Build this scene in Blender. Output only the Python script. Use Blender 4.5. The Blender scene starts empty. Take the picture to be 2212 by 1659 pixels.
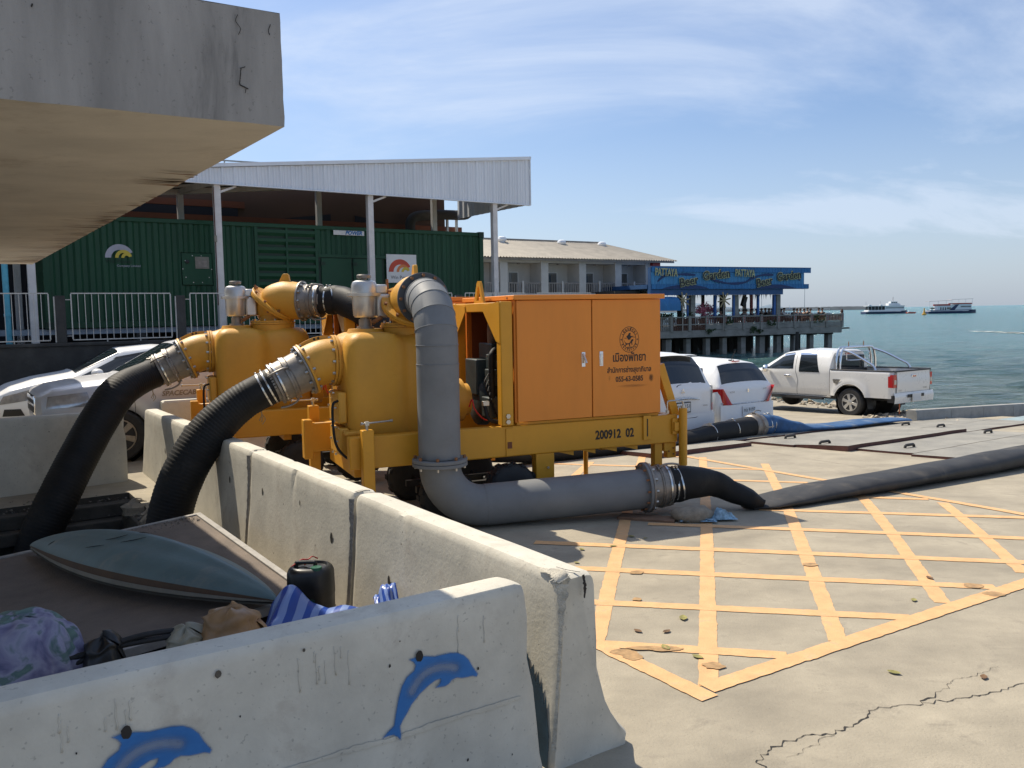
import bpy, bmesh, math, random
from mathutils import Vector, Matrix, noise, Euler
random.seed(7)
rad = math.radians
S = bpy.context.scene
COL = S.collection

# ------------------------------------------------------------------ camera
EYE = 2.1
FP = 1853.0
cam_d = bpy.data.cameras.new('camera')
cam = bpy.data.objects.new('camera', cam_d)
COL.objects.link(cam)
PITCH = math.atan(152.5 / FP)
ROLL = rad(0.97)
_c, _s = math.cos(PITCH), math.sin(PITCH)
_fw = Vector((0, _c, -_s)); _r0 = Vector((1, 0, 0)); _u0 = Vector((0, _s, _c))
_R = _r0 * math.cos(ROLL) - _u0 * math.sin(ROLL)
_U = _u0 * math.cos(ROLL) + _r0 * math.sin(ROLL)
m = Matrix((( _R.x, _U.x, -_fw.x, 0), (_R.y, _U.y, -_fw.y, 0), (_R.z, _U.z, -_fw.z, EYE), (0, 0, 0, 1)))
cam.matrix_world = m
cam_d.sensor_width = 36
cam_d.lens = 36 * FP / 2212
cam_d.clip_start = 0.05
cam_d.clip_end = 20000
S.camera = cam

# ------------------------------------------------------------------ world, sun
SUN = Vector((-0.69, 0.724, 1.32)).normalized()
el = math.asin(SUN.z); az = math.atan2(SUN.x, SUN.y)
w = bpy.data.worlds.new('World'); S.world = w; w.use_nodes = True
nt = w.node_tree; nt.nodes.clear()
def wn(t, **k):
    n = nt.nodes.new(t)
    for a, b in k.items(): setattr(n, a, b)
    return n
sky = wn('ShaderNodeTexSky', sky_type='NISHITA', sun_disc=False)
sky.sun_elevation = el; sky.sun_rotation = az
sky.air_density = 1.0; sky.dust_density = 1.6; sky.ozone_density = 1.4; sky.altitude = 0
tc = wn('ShaderNodeTexCoord')
sep = wn('ShaderNodeSeparateXYZ'); nt.links.new(tc.outputs['Generated'], sep.inputs[0])
# project direction on a high cloud plane so that streaks shrink towards the horizon
zz = wn('ShaderNodeMath', operation='MAXIMUM'); nt.links.new(sep.outputs['Z'], zz.inputs[0]); zz.inputs[1].default_value = 0.0
za = wn('ShaderNodeMath', operation='ADD'); nt.links.new(zz.outputs[0], za.inputs[0]); za.inputs[1].default_value = 0.22
dx = wn('ShaderNodeMath', operation='DIVIDE'); nt.links.new(sep.outputs['X'], dx.inputs[0]); nt.links.new(za.outputs[0], dx.inputs[1])
dy = wn('ShaderNodeMath', operation='DIVIDE'); nt.links.new(sep.outputs['Y'], dy.inputs[0]); nt.links.new(za.outputs[0], dy.inputs[1])
cb = wn('ShaderNodeCombineXYZ'); nt.links.new(dx.outputs[0], cb.inputs[0]); nt.links.new(dy.outputs[0], cb.inputs[1])
mp = wn('ShaderNodeMapping'); mp.inputs['Rotation'].default_value = (0, 0, rad(-38)); mp.inputs['Scale'].default_value = (0.6, 1.15, 1)
mp.inputs['Location'].default_value = (4.3, 2.6, 0)
nt.links.new(cb.outputs[0], mp.inputs[0])
n1 = wn('ShaderNodeTexNoise'); n1.inputs['Scale'].default_value = 1.15; n1.inputs['Detail'].default_value = 10; n1.inputs['Roughness'].default_value = 0.60; n1.inputs['Distortion'].default_value = 0.7
nt.links.new(mp.outputs[0], n1.inputs['Vector'])
mp2 = wn('ShaderNodeMapping'); mp2.inputs['Rotation'].default_value = (0, 0, rad(-20)); mp2.inputs['Scale'].default_value = (0.3, 0.5, 1); mp2.inputs['Location'].default_value = (1.0, 5.0, 0)
nt.links.new(cb.outputs[0], mp2.inputs[0])
n2 = wn('ShaderNodeTexNoise'); n2.inputs['Scale'].default_value = 0.9; n2.inputs['Detail'].default_value = 3; n2.inputs['Roughness'].default_value = 0.5
nt.links.new(mp2.outputs[0], n2.inputs['Vector'])
r1 = wn('ShaderNodeMapRange', interpolation_type='SMOOTHSTEP'); r1.inputs['From Min'].default_value = 0.38; r1.inputs['From Max'].default_value = 0.80
nt.links.new(n1.outputs[0], r1.inputs[0])
r2 = wn('ShaderNodeMapRange', interpolation_type='SMOOTHSTEP'); r2.inputs['From Min'].default_value = 0.36; r2.inputs['From Max'].default_value = 0.60; r2.inputs['To Min'].default_value = 0.22
nt.links.new(n2.outputs[0], r2.inputs[0])
mu = wn('ShaderNodeMath', operation='MULTIPLY'); nt.links.new(r1.outputs[0], mu.inputs[0]); nt.links.new(r2.outputs[0], mu.inputs[1])
veil = wn('ShaderNodeMath', operation='MULTIPLY_ADD'); nt.links.new(r2.outputs[0], veil.inputs[0]); veil.inputs[1].default_value = 0.17; 
nt.links.new(mu.outputs[0], veil.inputs[2])
# thin haze near the horizon
hz = wn('ShaderNodeMapRange', interpolation_type='SMOOTHSTEP'); hz.inputs['From Min'].default_value = 0.0; hz.inputs['From Max'].default_value = 0.30
hz.inputs['To Min'].default_value = 0.46; hz.inputs['To Max'].default_value = 0.0
nt.links.new(sep.outputs['Z'], hz.inputs[0])
mx = wn('ShaderNodeMath', operation='MAXIMUM'); nt.links.new(veil.outputs[0], mx.inputs[0]); nt.links.new(hz.outputs[0], mx.inputs[1])
cl = wn('ShaderNodeMath', operation='MINIMUM'); nt.links.new(mx.outputs[0], cl.inputs[0]); cl.inputs[1].default_value = 0.62
mix = wn('ShaderNodeMix', data_type='RGBA'); nt.links.new(cl.outputs[0], mix.inputs['Factor'])
mul = wn('ShaderNodeMix', data_type='RGBA', blend_type='MULTIPLY'); mul.inputs['Factor'].default_value = 1.0
nt.links.new(sky.outputs[0], mul.inputs['A']); mul.inputs['B'].default_value = (0.86, 1.04, 1.28, 1)
nt.links.new(mul.outputs['Result'], mix.inputs['A']); mix.inputs['B'].default_value = (7.4, 8.3, 9.8, 1)
bg = wn('ShaderNodeBackground'); bg.inputs['Strength'].default_value = 0.088
nt.links.new(mix.outputs['Result'], bg.inputs[0])
ow = wn('ShaderNodeOutputWorld'); nt.links.new(bg.outputs[0], ow.inputs[0])

sl = bpy.data.lights.new('sun', 'SUN'); sl.energy = 5.0; sl.angle = rad(0.53); sl.color = (1.0, 0.90, 0.74)
so = bpy.data.objects.new('sun', sl); COL.objects.link(so)
so.rotation_euler = (-SUN).to_track_quat('-Z', 'Y').to_euler(); so.location = (-10, 10, 20)
S.view_settings.view_transform = 'Standard'; S.view_settings.look = 'None'
S.view_settings.exposure = 0.25; S.view_settings.gamma = 1.0; S.view_settings.use_curve_mapping = False
S.cycles.max_bounces = 6; S.cycles.diffuse_bounces = 3; S.cycles.glossy_bounces = 3; S.cycles.transparent_max_bounces = 8

# ------------------------------------------------------------------ materials
MATS = {}
def mat(name, col, rough=0.6, metal=0.0, var=0.12, scale=3.0, dark=None, bump=0.0, bscale=40.0, stain=0.0, stain_col=None,
        stain_scale=1.6, spec=0.5, stretch=(1, 1, 1), alpha=1.0, coat=0.0, emit=None, speck=0.0):
    """base colour varied by noise, stains of their own shape, fine bump"""
    mt = bpy.data.materials.new(name); mt.use_nodes = True
    t = mt.node_tree; N = t.nodes; L = t.links; b = N['Principled BSDF']
    b.inputs['Roughness'].default_value = rough; b.inputs['Metallic'].default_value = metal
    b.inputs['Specular IOR Level'].default_value = spec
    if coat: b.inputs['Coat Weight'].default_value = coat; b.inputs['Coat Roughness'].default_value = 0.06
    tcn = N.new('ShaderNodeTexCoord'); mpn = N.new('ShaderNodeMapping'); mpn.inputs['Scale'].default_value = stretch
    L.new(tcn.outputs['Object'], mpn.inputs[0])
    nz = N.new('ShaderNodeTexNoise'); nz.inputs['Scale'].default_value = scale; nz.inputs['Detail'].default_value = 6; nz.inputs['Roughness'].default_value = 0.62
    L.new(mpn.outputs[0], nz.inputs['Vector'])
    rp = N.new('ShaderNodeMapRange'); rp.inputs['From Min'].default_value = 0.3; rp.inputs['From Max'].default_value = 0.7
    L.new(nz.outputs[0], rp.inputs[0])
    m1 = N.new('ShaderNodeMix'); m1.data_type = 'RGBA'
    d = dark or tuple(c * (1 - 2.2 * var) for c in col)
    br = tuple(min(1, c * (1 + var * 0.6)) for c in col)
    m1.inputs['A'].default_value = (*d, 1); m1.inputs['B'].default_value = (*br, 1)
    L.new(rp.outputs[0], m1.inputs['Factor'])
    out = m1.outputs['Result']
    if stain > 0:
        ns = N.new('ShaderNodeTexNoise'); ns.inputs['Scale'].default_value = stain_scale; ns.inputs['Detail'].default_value = 9; ns.inputs['Roughness'].default_value = 0.7; ns.inputs['Distortion'].default_value = 0.4
        L.new(mpn.outputs[0], ns.inputs['Vector'])
        rs = N.new('ShaderNodeMapRange'); rs.interpolation_type = 'SMOOTHSTEP'; rs.inputs['From Min'].default_value = 0.53; rs.inputs['From Max'].default_value = 0.72; rs.inputs['To Max'].default_value = stain
        L.new(ns.outputs[0], rs.inputs[0])
        m2 = N.new('ShaderNodeMix'); m2.data_type = 'RGBA'; L.new(rs.outputs[0], m2.inputs['Factor'])
        L.new(out, m2.inputs['A']); m2.inputs['B'].default_value = (*(stain_col or tuple(c * .35 for c in col)), 1)
        out = m2.outputs['Result']
    if speck > 0:
        vs = N.new('ShaderNodeTexNoise'); vs.inputs['Scale'].default_value = bscale * 1.3; vs.inputs['Detail'].default_value = 2
        L.new(tcn.outputs['Object'], vs.inputs['Vector'])
        r3 = N.new('ShaderNodeMapRange'); r3.inputs['From Min'].default_value = 0.66; r3.inputs['From Max'].default_value = 0.72; r3.inputs['To Max'].default_value = speck
        L.new(vs.outputs[0], r3.inputs[0])
        m3 = N.new('ShaderNodeMix'); m3.data_type = 'RGBA'; L.new(r3.outputs[0], m3.inputs['Factor'])
        L.new(out, m3.inputs['A']); m3.inputs['B'].default_value = (col[0] * .2, col[1] * .2, col[2] * .2, 1)
        out = m3.outputs['Result']
    L.new(out, b.inputs['Base Color'])
    if bump > 0:
        nb = N.new('ShaderNodeTexNoise'); nb.inputs['Scale'].default_value = bscale; nb.inputs['Detail'].default_value = 5; nb.inputs['Roughness'].default_value = 0.6
        L.new(tcn.outputs['Object'], nb.inputs['Vector'])
        bp = N.new('ShaderNodeBump'); bp.inputs['Strength'].default_value = bump; bp.inputs['Distance'].default_value = 0.01
        L.new(nb.outputs[0], bp.inputs['Height']); L.new(bp.outputs[0], b.inputs['Normal'])
    if rough > 0.2:
        rr = N.new('ShaderNodeMapRange'); rr.inputs['To Min'].default_value = max(0.05, rough - 0.1); rr.inputs['To Max'].default_value = min(1, rough + 0.12)
        L.new(nz.outputs[0], rr.inputs[0]); L.new(rr.outputs[0], b.inputs['Roughness'])
    if alpha < 1: b.inputs['Alpha'].default_value = alpha
    MATS[name] = mt
    return mt
mat('ground_concrete', (0.37, 0.325, 0.245), 0.85, var=0.16, scale=1.3, bump=0.45, bscale=60, stain=0.62, stain_col=(0.205, 0.18, 0.14), stain_scale=2.6, stretch=(1, 1.3, 1), speck=0.35)
mat('barrier_paint', (0.60, 0.565, 0.475), 0.75, var=0.10, scale=3, bump=0.22, bscale=38, stain=0.45, stain_col=(0.36, 0.31, 0.25), stain_scale=3.2, speck=0.35)
mat('bare_concrete', (0.30, 0.28, 0.25), 0.9, var=0.18, scale=14, bump=0.9, bscale=60, stain=0.4)
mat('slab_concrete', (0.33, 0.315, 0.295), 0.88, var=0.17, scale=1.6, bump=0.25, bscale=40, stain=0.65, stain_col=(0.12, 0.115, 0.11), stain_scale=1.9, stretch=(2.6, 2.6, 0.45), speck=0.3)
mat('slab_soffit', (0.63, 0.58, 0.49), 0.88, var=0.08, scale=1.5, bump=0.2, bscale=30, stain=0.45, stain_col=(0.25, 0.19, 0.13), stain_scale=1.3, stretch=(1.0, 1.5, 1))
mat('dirt', (0.11, 0.095, 0.075), 0.95, var=0.2, scale=9, bump=0.9, bscale=50, stain=0.4)
mat('pit_wall', (0.085, 0.078, 0.065), 0.9, var=0.2, scale=4, bump=0.5, bscale=30, stain=0.5)
mat('gravel', (0.22, 0.20, 0.17), 0.9, var=0.25, scale=25)
mat('road_yellow', (0.70, 0.41, 0.19), 0.75, var=0.09, scale=7, bump=0.3, bscale=80, stain=0.6, stain_col=(0.44, 0.33, 0.22), stain_scale=7, speck=0.4)
mat('broken_white', (0.55, 0.51, 0.42), 0.9, var=0.2, scale=18, bump=1.0, bscale=70)
mat('oil', (0.44, 0.27, 0.12), 0.6, var=0.2, scale=20)
mat('crack', (0.035, 0.03, 0.026), 0.95, var=0.2)
mat('pump_yellow', (0.67, 0.34, 0.042), 0.46, var=0.06, scale=2.5, bump=0.25, bscale=110, stain=0.14, stain_col=(0.40, 0.16, 0.02), stain_scale=5, spec=0.4)
mat('frame_yellow', (0.66, 0.315, 0.024), 0.40, var=0.05, scale=3, bump=0.05, bscale=90, stain=0.12, stain_col=(0.33, 0.16, 0.02), stain_scale=6, spec=0.4)
mat('cabinet_orange', (0.78, 0.272, 0.040), 0.45, var=0.04, scale=1.5, bump=0.08, bscale=260, stain=0.14, stretch=(2.5, 2.5, .5), stain_col=(0.5, 0.15, 0.03), spec=0.35)
mat('cabinet_inside', (0.17, 0.05, 0.015), 0.6, var=0.08)
mat('pipe_grey', (0.195, 0.202, 0.205), 0.6, var=0.07, scale=3.5, bump=0.12, bscale=70, stain=0.3, stain_col=(0.13, 0.12, 0.11), stain_scale=3, spec=0.35)
mat('flange_dark', (0.075, 0.08, 0.085), 0.5, var=0.1, scale=5)
mat('cast_grey', (0.30, 0.27, 0.235), 0.45, metal=0.55, var=0.14, scale=14, bump=0.15, bscale=90, stain=0.3)
mat('steel_bright', (0.72, 0.71, 0.68), 0.25, metal=1.0, var=0.06, scale=20)
mat('chrome', (0.85, 0.85, 0.86), 0.08, metal=1.0, var=0.01)
mat('bolt_steel', (0.55, 0.53, 0.48), 0.35, metal=0.9, var=0.1, scale=60)
mat('bolt_rust', (0.30, 0.13, 0.05), 0.7, var=0.2, scale=60)
mat('silver_paint', (0.62, 0.61, 0.58), 0.36, metal=0.6, var=0.05, scale=9)
mat('hose_black', (0.014, 0.014, 0.014), 0.62, var=0.25, scale=6, bump=0.2, bscale=60, stain=0.4, stain_col=(0.045, 0.041, 0.035), stain_scale=2.4, spec=0.3)
mat('flat_hose', (0.045, 0.044, 0.043), 0.6, var=0.2, scale=4, bump=0.3, bscale=90, stain=0.55, stain_col=(0.15, 0.13, 0.10), stain_scale=2.0, spec=0.35)
mat('rubber', (0.03, 0.03, 0.03), 0.75, var=0.2, scale=9, bump=0.3, bscale=60, stain=0.3, stain_col=(0.10, 0.09, 0.075))
mat('engine_green', (0.035, 0.05, 0.05), 0.45, var=0.2, scale=9)
mat('engine_black', (0.02, 0.02, 0.02), 0.5, var=0.2)
mat('rust_pipe', (0.20, 0.11, 0.06), 0.7, var=0.25, scale=9, stain=0.5, stain_col=(0.04, 0.03, 0.03))
mat('blue_hose', (0.03, 0.105, 0.25), 0.7, var=0.2, scale=5, bump=0.2, bscale=60, stain=0.8, stain_col=(0.24, 0.26, 0.26), stain_scale=1.5)
mat('ink', (0.028, 0.02, 0.015), 0.6, var=0.1)
mat('checker_plate', (0.33, 0.31, 0.26), 0.6, metal=0.1, var=0.16, scale=1.2, bump=1.0, bscale=28, stain=0.45, stain_col=(0.22, 0.20, 0.17), stain_scale=1.8)
mat('plate_edge', (0.13, 0.055, 0.045), 0.8, var=0.2, scale=9)
mat('handle_dark', (0.045, 0.04, 0.036), 0.6, var=0.2)
mat('container_green', (0.011, 0.066, 0.030), 0.5, var=0.10, scale=0.8, stain=0.2, stain_col=(0.01, 0.05, 0.025), spec=0.35)
mat('container_dark', (0.006, 0.03, 0.015), 0.6, var=0.1)
mat('white_metal', (0.74, 0.77, 0.80), 0.45, metal=0.1, var=0.05, scale=1.2, stain=0.15, stain_col=(0.5, 0.5, 0.48), stretch=(1, 1, .2))
mat('white_post', (0.68, 0.66, 0.63), 0.6, var=0.08, scale=4, stain=0.3, stain_col=(0.35, 0.32, 0.28))
mat('fence_white', (0.55, 0.54, 0.50), 0.5, var=0.1, scale=8)
mat('dark_wall', (0.055, 0.055, 0.052), 0.9, var=0.2, scale=2.5, bump=0.4, bscale=20, stain=0.5, stain_col=(0.10, 0.098, 0.09), stain_scale=1.5)
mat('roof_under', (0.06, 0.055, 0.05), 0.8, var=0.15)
mat('sail_brown', (0.11, 0.06, 0.038), 0.8, var=0.08, scale=1)
mat('sail_dark', (0.018, 0.018, 0.028), 0.7, var=0.1)
mat('sail_orange', (0.20, 0.06, 0.025), 0.7, var=0.1)
mat('cyan_paint', (0.10, 0.42, 0.55), 0.5, var=0.1, scale=8)
mat('beam_bluegrey', (0.30, 0.36, 0.42), 0.6, var=0.15, scale=5)
mat('hotel_white', (0.56, 0.54, 0.50), 0.8, var=0.06, scale=1.0, stain=0.12, stain_col=(0.4, 0.38, 0.34))
mat('roof_sheet', (0.52, 0.46, 0.37), 0.7, var=0.12, scale=1.2, stain=0.35, stain_col=(0.36, 0.30, 0.23), stain_scale=1.5)
mat('dark_glass', (0.035, 0.045, 0.05), 0.08, var=0.1, spec=0.7)
mat('curtain', (0.20, 0.18, 0.15), 0.9, var=0.15, scale=4, stretch=(6, 6, .3))
mat('rail_grey', (0.30, 0.27, 0.24), 0.7, var=0.15)
mat('red_paint', (0.36, 0.03, 0.025), 0.5, var=0.15)
mat('ochre_paint', (0.45, 0.26, 0.03), 0.6, var=0.1)
mat('sign_blue', (0.025, 0.17, 0.40), 0.6, var=0.14, scale=1.2, stain=0.5, stain_col=(0.12, 0.32, 0.52), stain_scale=3, stretch=(3, 3, .5))
mat('sign_blue_light', (0.06, 0.26, 0.50), 0.6, var=0.15, scale=2, stain=0.4, stain_col=(0.15, 0.35, 0.55), stretch=(4, 4, .4))
mat('sign_navy', (0.012, 0.04, 0.14), 0.6, var=0.15)
mat('beam_blue', (0.03, 0.10, 0.24), 0.6, var=0.15, scale=2)
mat('post_blue', (0.03, 0.12, 0.36), 0.55, var=0.15)
mat('letter_cream', (0.46, 0.45, 0.25), 0.7, var=0.12, scale=3)
mat('letter_dark', (0.03, 0.035, 0.045), 0.7, var=0.1)
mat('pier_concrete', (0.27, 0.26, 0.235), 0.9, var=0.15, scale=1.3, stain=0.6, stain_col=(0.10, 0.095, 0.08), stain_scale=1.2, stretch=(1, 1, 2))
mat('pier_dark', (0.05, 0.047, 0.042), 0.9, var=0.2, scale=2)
mat('wood_rail', (0.12, 0.055, 0.035), 0.8, var=0.2, scale=3)
mat('leaf_green', (0.05, 0.09, 0.03), 0.7, var=0.25, scale=5)
mat('leaf_pink', (0.80, 0.26, 0.34), 0.7, var=0.25, scale=5)
mat('thatch', (0.10, 0.075, 0.045), 0.9, var=0.25, scale=8)
mat('car_white', (0.80, 0.80, 0.79), 0.32, var=0.01, coat=0.3)
mat('car_pearl', (0.76, 0.75, 0.72), 0.28, metal=0.05, var=0.01, coat=0.6)
mat('car_silver', (0.56, 0.57, 0.60), 0.34, metal=0.25, var=0.01, coat=0.3)
mat('car_seam', (0.06, 0.06, 0.06), 0.6)
mat('car_plastic', (0.03, 0.03, 0.032), 0.55, var=0.1)
mat('car_glass', (0.012, 0.016, 0.02), 0.05, spec=0.8, var=0.02)
mat('lamp_red', (0.50, 0.015, 0.015), 0.12, spec=0.8, var=0.05, coat=0.5)
mat('lamp_clear', (0.55, 0.56, 0.58), 0.12, metal=0.6, var=0.15, scale=12, coat=0.5)
mat('plate_white', (0.70, 0.70, 0.68), 0.5, var=0.03)
mat('hull_teal', (0.115, 0.178, 0.182), 0.5, var=0.10, scale=3, bump=0.15, bscale=60, stain=0.4, stain_col=(0.30, 0.26, 0.20), stain_scale=2.6, stretch=(1, 2, 1))
mat('hull_brown', (0.10, 0.056, 0.03), 0.7, var=0.15, scale=8)
mat('hull_cream', (0.25, 0.23, 0.185), 0.7, var=0.1, scale=8)
mat('lid_board', (0.19, 0.152, 0.122), 0.9, var=0.15, scale=3, bump=0.7, bscale=70, stain=0.5, stain_col=(0.13, 0.105, 0.09), stain_scale=2.4)
mat('lid_frame', (0.36, 0.34, 0.31), 0.7, var=0.15, scale=10, bump=0.2, bscale=60)
mat('can_black', (0.018, 0.018, 0.018), 0.38, var=0.2, scale=9)
mat('cap_green', (0.01, 0.10, 0.045), 0.4, var=0.1)
mat('label_green', (0.01, 0.06, 0.05), 0.5, var=0.1)
mat('red_string', (0.6, 0.03, 0.02), 0.6)
mat('bag_brown', (0.38, 0.22, 0.10), 0.4, var=0.15, scale=8, alpha=0.93, spec=0.6)
mat('bag_clear', (0.36, 0.34, 0.26), 0.35, var=0.15, scale=9)
mat('wood_old', (0.22, 0.13, 0.08), 0.85, var=0.2, scale=6, bump=0.4, bscale=40)
mat('sand', (0.30, 0.26, 0.20), 0.95, var=0.15, scale=20, bump=0.5, bscale=90)
mat('sack_blue', (0.30, 0.48, 0.62), 0.7, var=0.3, scale=20)
mat('rope', (0.40, 0.32, 0.18), 0.9, var=0.2, scale=30)
mat('leaf_dry', (0.30, 0.27, 0.08), 0.7, var=0.25, scale=20)
mat('leaf_brown', (0.20, 0.11, 0.05), 0.8, var=0.25, scale=20)
mat('paper', (0.70, 0.68, 0.62), 0.8)
mat('kerb', (0.30, 0.30, 0.28), 0.85, var=0.12, scale=3, bump=0.3, bscale=40, stain=0.35)
mat('rubble', (0.46, 0.40, 0.31), 0.95, var=0.2, scale=6, bump=0.8, bscale=20)
mat('faded_blue_paint', (0.28, 0.36, 0.38), 0.8, var=0.12, scale=5, stain=0.6, stain_col=(0.38, 0.35, 0.30), stain_scale=4)
mat('boat_white', (0.72, 0.73, 0.74), 0.4, var=0.03)
mat('boat_navy', (0.02, 0.035, 0.10), 0.4, var=0.1)
mat('boat_red', (0.45, 0.05, 0.03), 0.5, var=0.1)
mat('canopy_pale', (0.45, 0.42, 0.42), 0.7, var=0.05)
mat('orange_tag', (0.75, 0.15, 0.03), 0.6)
mat('far_hill', (0.16, 0.22, 0.28), 1.0, var=0.1, scale=.01)  # distance haze put into the hill colour as a faded blue
mat('breakwater', (0.15, 0.17, 0.18), 0.95, var=0.15, scale=.05)  # rock colour faded to blue-grey, with the distance haze in it
mat('buoy', (0.65, 0.35, 0.04), 0.5)
mat('skin', (0.42, 0.26, 0.18), 0.6, var=0.05)
mat('hair', (0.02, 0.015, 0.012), 0.7)
for nm, c in (('shirt_white', (.62, .62, .6)), ('shirt_dark', (.03, .03, .035)), ('shirt_grey', (.2, .2, .2)), ('shirt_red', (.35, .05, .04)), ('shirt_blue', (.06, .11, .24))):
    mat(nm, c, 0.9, var=0.08)

# ------------------------------------------------------------------ mesh builder
class MB:
    def __init__(s, o=(0, 0, 0)):
        s.v = []; s.f = []; s.o = Vector(o)
    def add(s, vs, fs):
        k = len(s.v); s.v += [Vector(p) - s.o for p in vs]; s.f += [tuple(i + k for i in f) for f in fs]; return s
    def box(s, lo, hi, M=None):
        x0, y0, z0 = lo; x1, y1, z1 = hi
        vs = [Vector(p) for p in ((x0, y0, z0), (x1, y0, z0), (x1, y1, z0), (x0, y1, z0), (x0, y0, z1), (x1, y0, z1), (x1, y1, z1), (x0, y1, z1))]
        if M is not None: vs = [M @ p for p in vs]
        return s.add(vs, [(0, 3, 2, 1), (4, 5, 6, 7), (0, 1, 5, 4), (1, 2, 6, 5), (2, 3, 7, 6), (3, 0, 4, 7)])
    def bar(s, p, q, w, h, up=(0, 0, 1)):
        p = Vector(p); q = Vector(q); d = (q - p).normalized(); u = Vector(up)
        if abs(d.dot(u)) > .98: u = Vector((0, 1, 0))
        x = d.cross(u).normalized() * w / 2; y = x.cross(d).normalized() * h / 2
        vs = [p - x - y, p + x - y, p + x + y, p - x + y, q - x - y, q + x - y, q + x + y, q - x + y]
        return s.add(vs, [(0, 1, 2, 3), (7, 6, 5, 4), (0, 4, 5, 1), (1, 5, 6, 2), (2, 6, 7, 3), (3, 7, 4, 0)])
    def rings(s, p, d, prof, n=24, cap=True):
        """lathe about the axis p + t*d : prof = [(t, r), ...]"""
        p = Vector(p); d = Vector(d).normalized()
        u = Vector((0, 0, 1)) if abs(d.z) < .9 else Vector((1, 0, 0))
        x = d.cross(u).normalized(); y = x.cross(d).normalized()
        vs = []; fs = []
        for t, r in prof:
            for i in range(n):
                a = 2 * math.pi * i / n
                vs.append(p + d * t + x * (r * math.cos(a)) + y * (r * math.sin(a)))
        for k in range(len(prof) - 1):
            for i in range(n):
                j = (i + 1) % n
                fs.append((k * n + i, k * n + j, (k + 1) * n + j, (k + 1) * n + i))
        if cap:
            fs.append(tuple(range(n))[::-1]); fs.append(tuple((len(prof) - 1) * n + i for i in range(n)))
        return s.add(vs, fs)
    def cyl(s, p, q, r, n=16, r2=None):
        p = Vector(p); q = Vector(q); return s.rings(p, q - p, [(0, r), ((q - p).length, r if r2 is None else r2)], n)
    def tube(s, pts, r, n=12, cap=True, flat=None, up=None):
        """swept tube; r number or list; flat = list of (half width, half height) instead"""
        P = [Vector(p) for p in pts]; m = len(P); vs = []; fs = []
        X = None
        for k in range(m):
            d = (P[min(k + 1, m - 1)] - P[max(k - 1, 0)]).normalized()
            if up is not None:
                X = d.cross(Vector(up)).normalized()
            elif X is None:
                u = Vector((0, 0, 1)) if abs(d.z) < .9 else Vector((1, 0, 0)); X = d.cross(u).normalized()
            else:
                X = (X - d * X.dot(d)).normalized()
            Y = X.cross(d).normalized()
            rr = r[k] if isinstance(r, (list, tuple)) else r
            a_, b_ = flat[k] if flat else (rr, rr)
            for i in range(n):
                a = 2 * math.pi * i / n
                vs.append(P[k] + X * (a_ * math.cos(a)) + Y * (b_ * math.sin(a)))
        for k in range(m - 1):
            for i in range(n):
                j = (i + 1) % n
                fs.append((k * n + i, k * n + j, (k + 1) * n + j, (k + 1) * n + i))
        if cap:
            fs.append(tuple(range(n))[::-1]); fs.append(tuple((m - 1) * n + i for i in range(n)))
        return s.add(vs, fs)
    def prism(s, poly, vec):
        """planar polygon (3D points) extruded by vec"""
        n = len(poly); P = [Vector(p) for p in poly]; v = Vector(vec)
        return s.add(P + [p + v for p in P], [tuple(range(n))[::-1], tuple(range(n, 2 * n))] + [(i, (i + 1) % n, n + (i + 1) % n, n + i) for i in range(n)])
    def annulus(s, c, x, y, r0, r1, a0=0, a1=360, n=40, vec=None):
        c = Vector(c); x = Vector(x); y = Vector(y); vs = []; fs = []
        for i in range(n + 1):
            a = rad(a0 + (a1 - a0) * i / n); d = x * math.cos(a) + y * math.sin(a)
            vs += [c + d * r0, c + d * r1]
        for i in range(n): fs.append((2 * i, 2 * i + 1, 2 * i + 3, 2 * i + 2))
        return s.add(vs, fs)
    def grid(s, fn, nu, nv):
        vs = [fn(i / nu, j / nv) for j in range(nv + 1) for i in range(nu + 1)]
        fs = [(j * (nu + 1) + i, j * (nu + 1) + i + 1, (j + 1) * (nu + 1) + i + 1, (j + 1) * (nu + 1) + i) for j in range(nv) for i in range(nu)]
        return s.add(vs, fs)
    def bolts(s, c, d, R, n, r=.012, h=.018, ph=0.0, sides=6):
        c = Vector(c); d = Vector(d).normalized()
        u = Vector((0, 0, 1)) if abs(d.z) < .9 else Vector((1, 0, 0))
        x = d.cross(u).normalized(); y = x.cross(d).normalized()
        for i in range(n):
            a = 2 * math.pi * (i + ph) / n
            s.rings(c + x * R * math.cos(a) + y * R * math.sin(a), d, [(0, r), (h, r)], sides)
        return s
    def build(s, name, m, parent=None, ang=35, bevel=0, loc=None, subsurf=0, kind=None, label=None, recalc=True):
        me = bpy.data.meshes.new(name)
        me.from_pydata([tuple(p) for p in s.v], [], s.f)
        if recalc:
            bm = bmesh.new(); bm.from_mesh(me); bmesh.ops.recalc_face_normals(bm, faces=bm.faces); bm.to_mesh(me); bm.free()
        me.materials.append(MATS[m] if isinstance(m, str) else m)
        if ang:
            me.polygons.foreach_set('use_smooth', [True] * len(me.polygons))
            me.set_sharp_from_angle(angle=rad(ang))
        me.update()
        o = bpy.data.objects.new(name, me); COL.objects.link(o)
        if parent: o.parent = parent
        if loc is not None: o.location = loc
        if bevel:
            b = o.modifiers.new('bevel', 'BEVEL'); b.width = bevel; b.segments = 2; b.limit_method = 'ANGLE'; b.angle_limit = rad(40)
        if subsurf:
            q = o.modifiers.new('sub', 'SUBSURF'); q.levels = subsurf; q.render_levels = subsurf
        if kind or name == 'bolt_ring': o['kind'] = kind or 'stuff'
        if label: o['label'] = label
        return o

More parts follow.
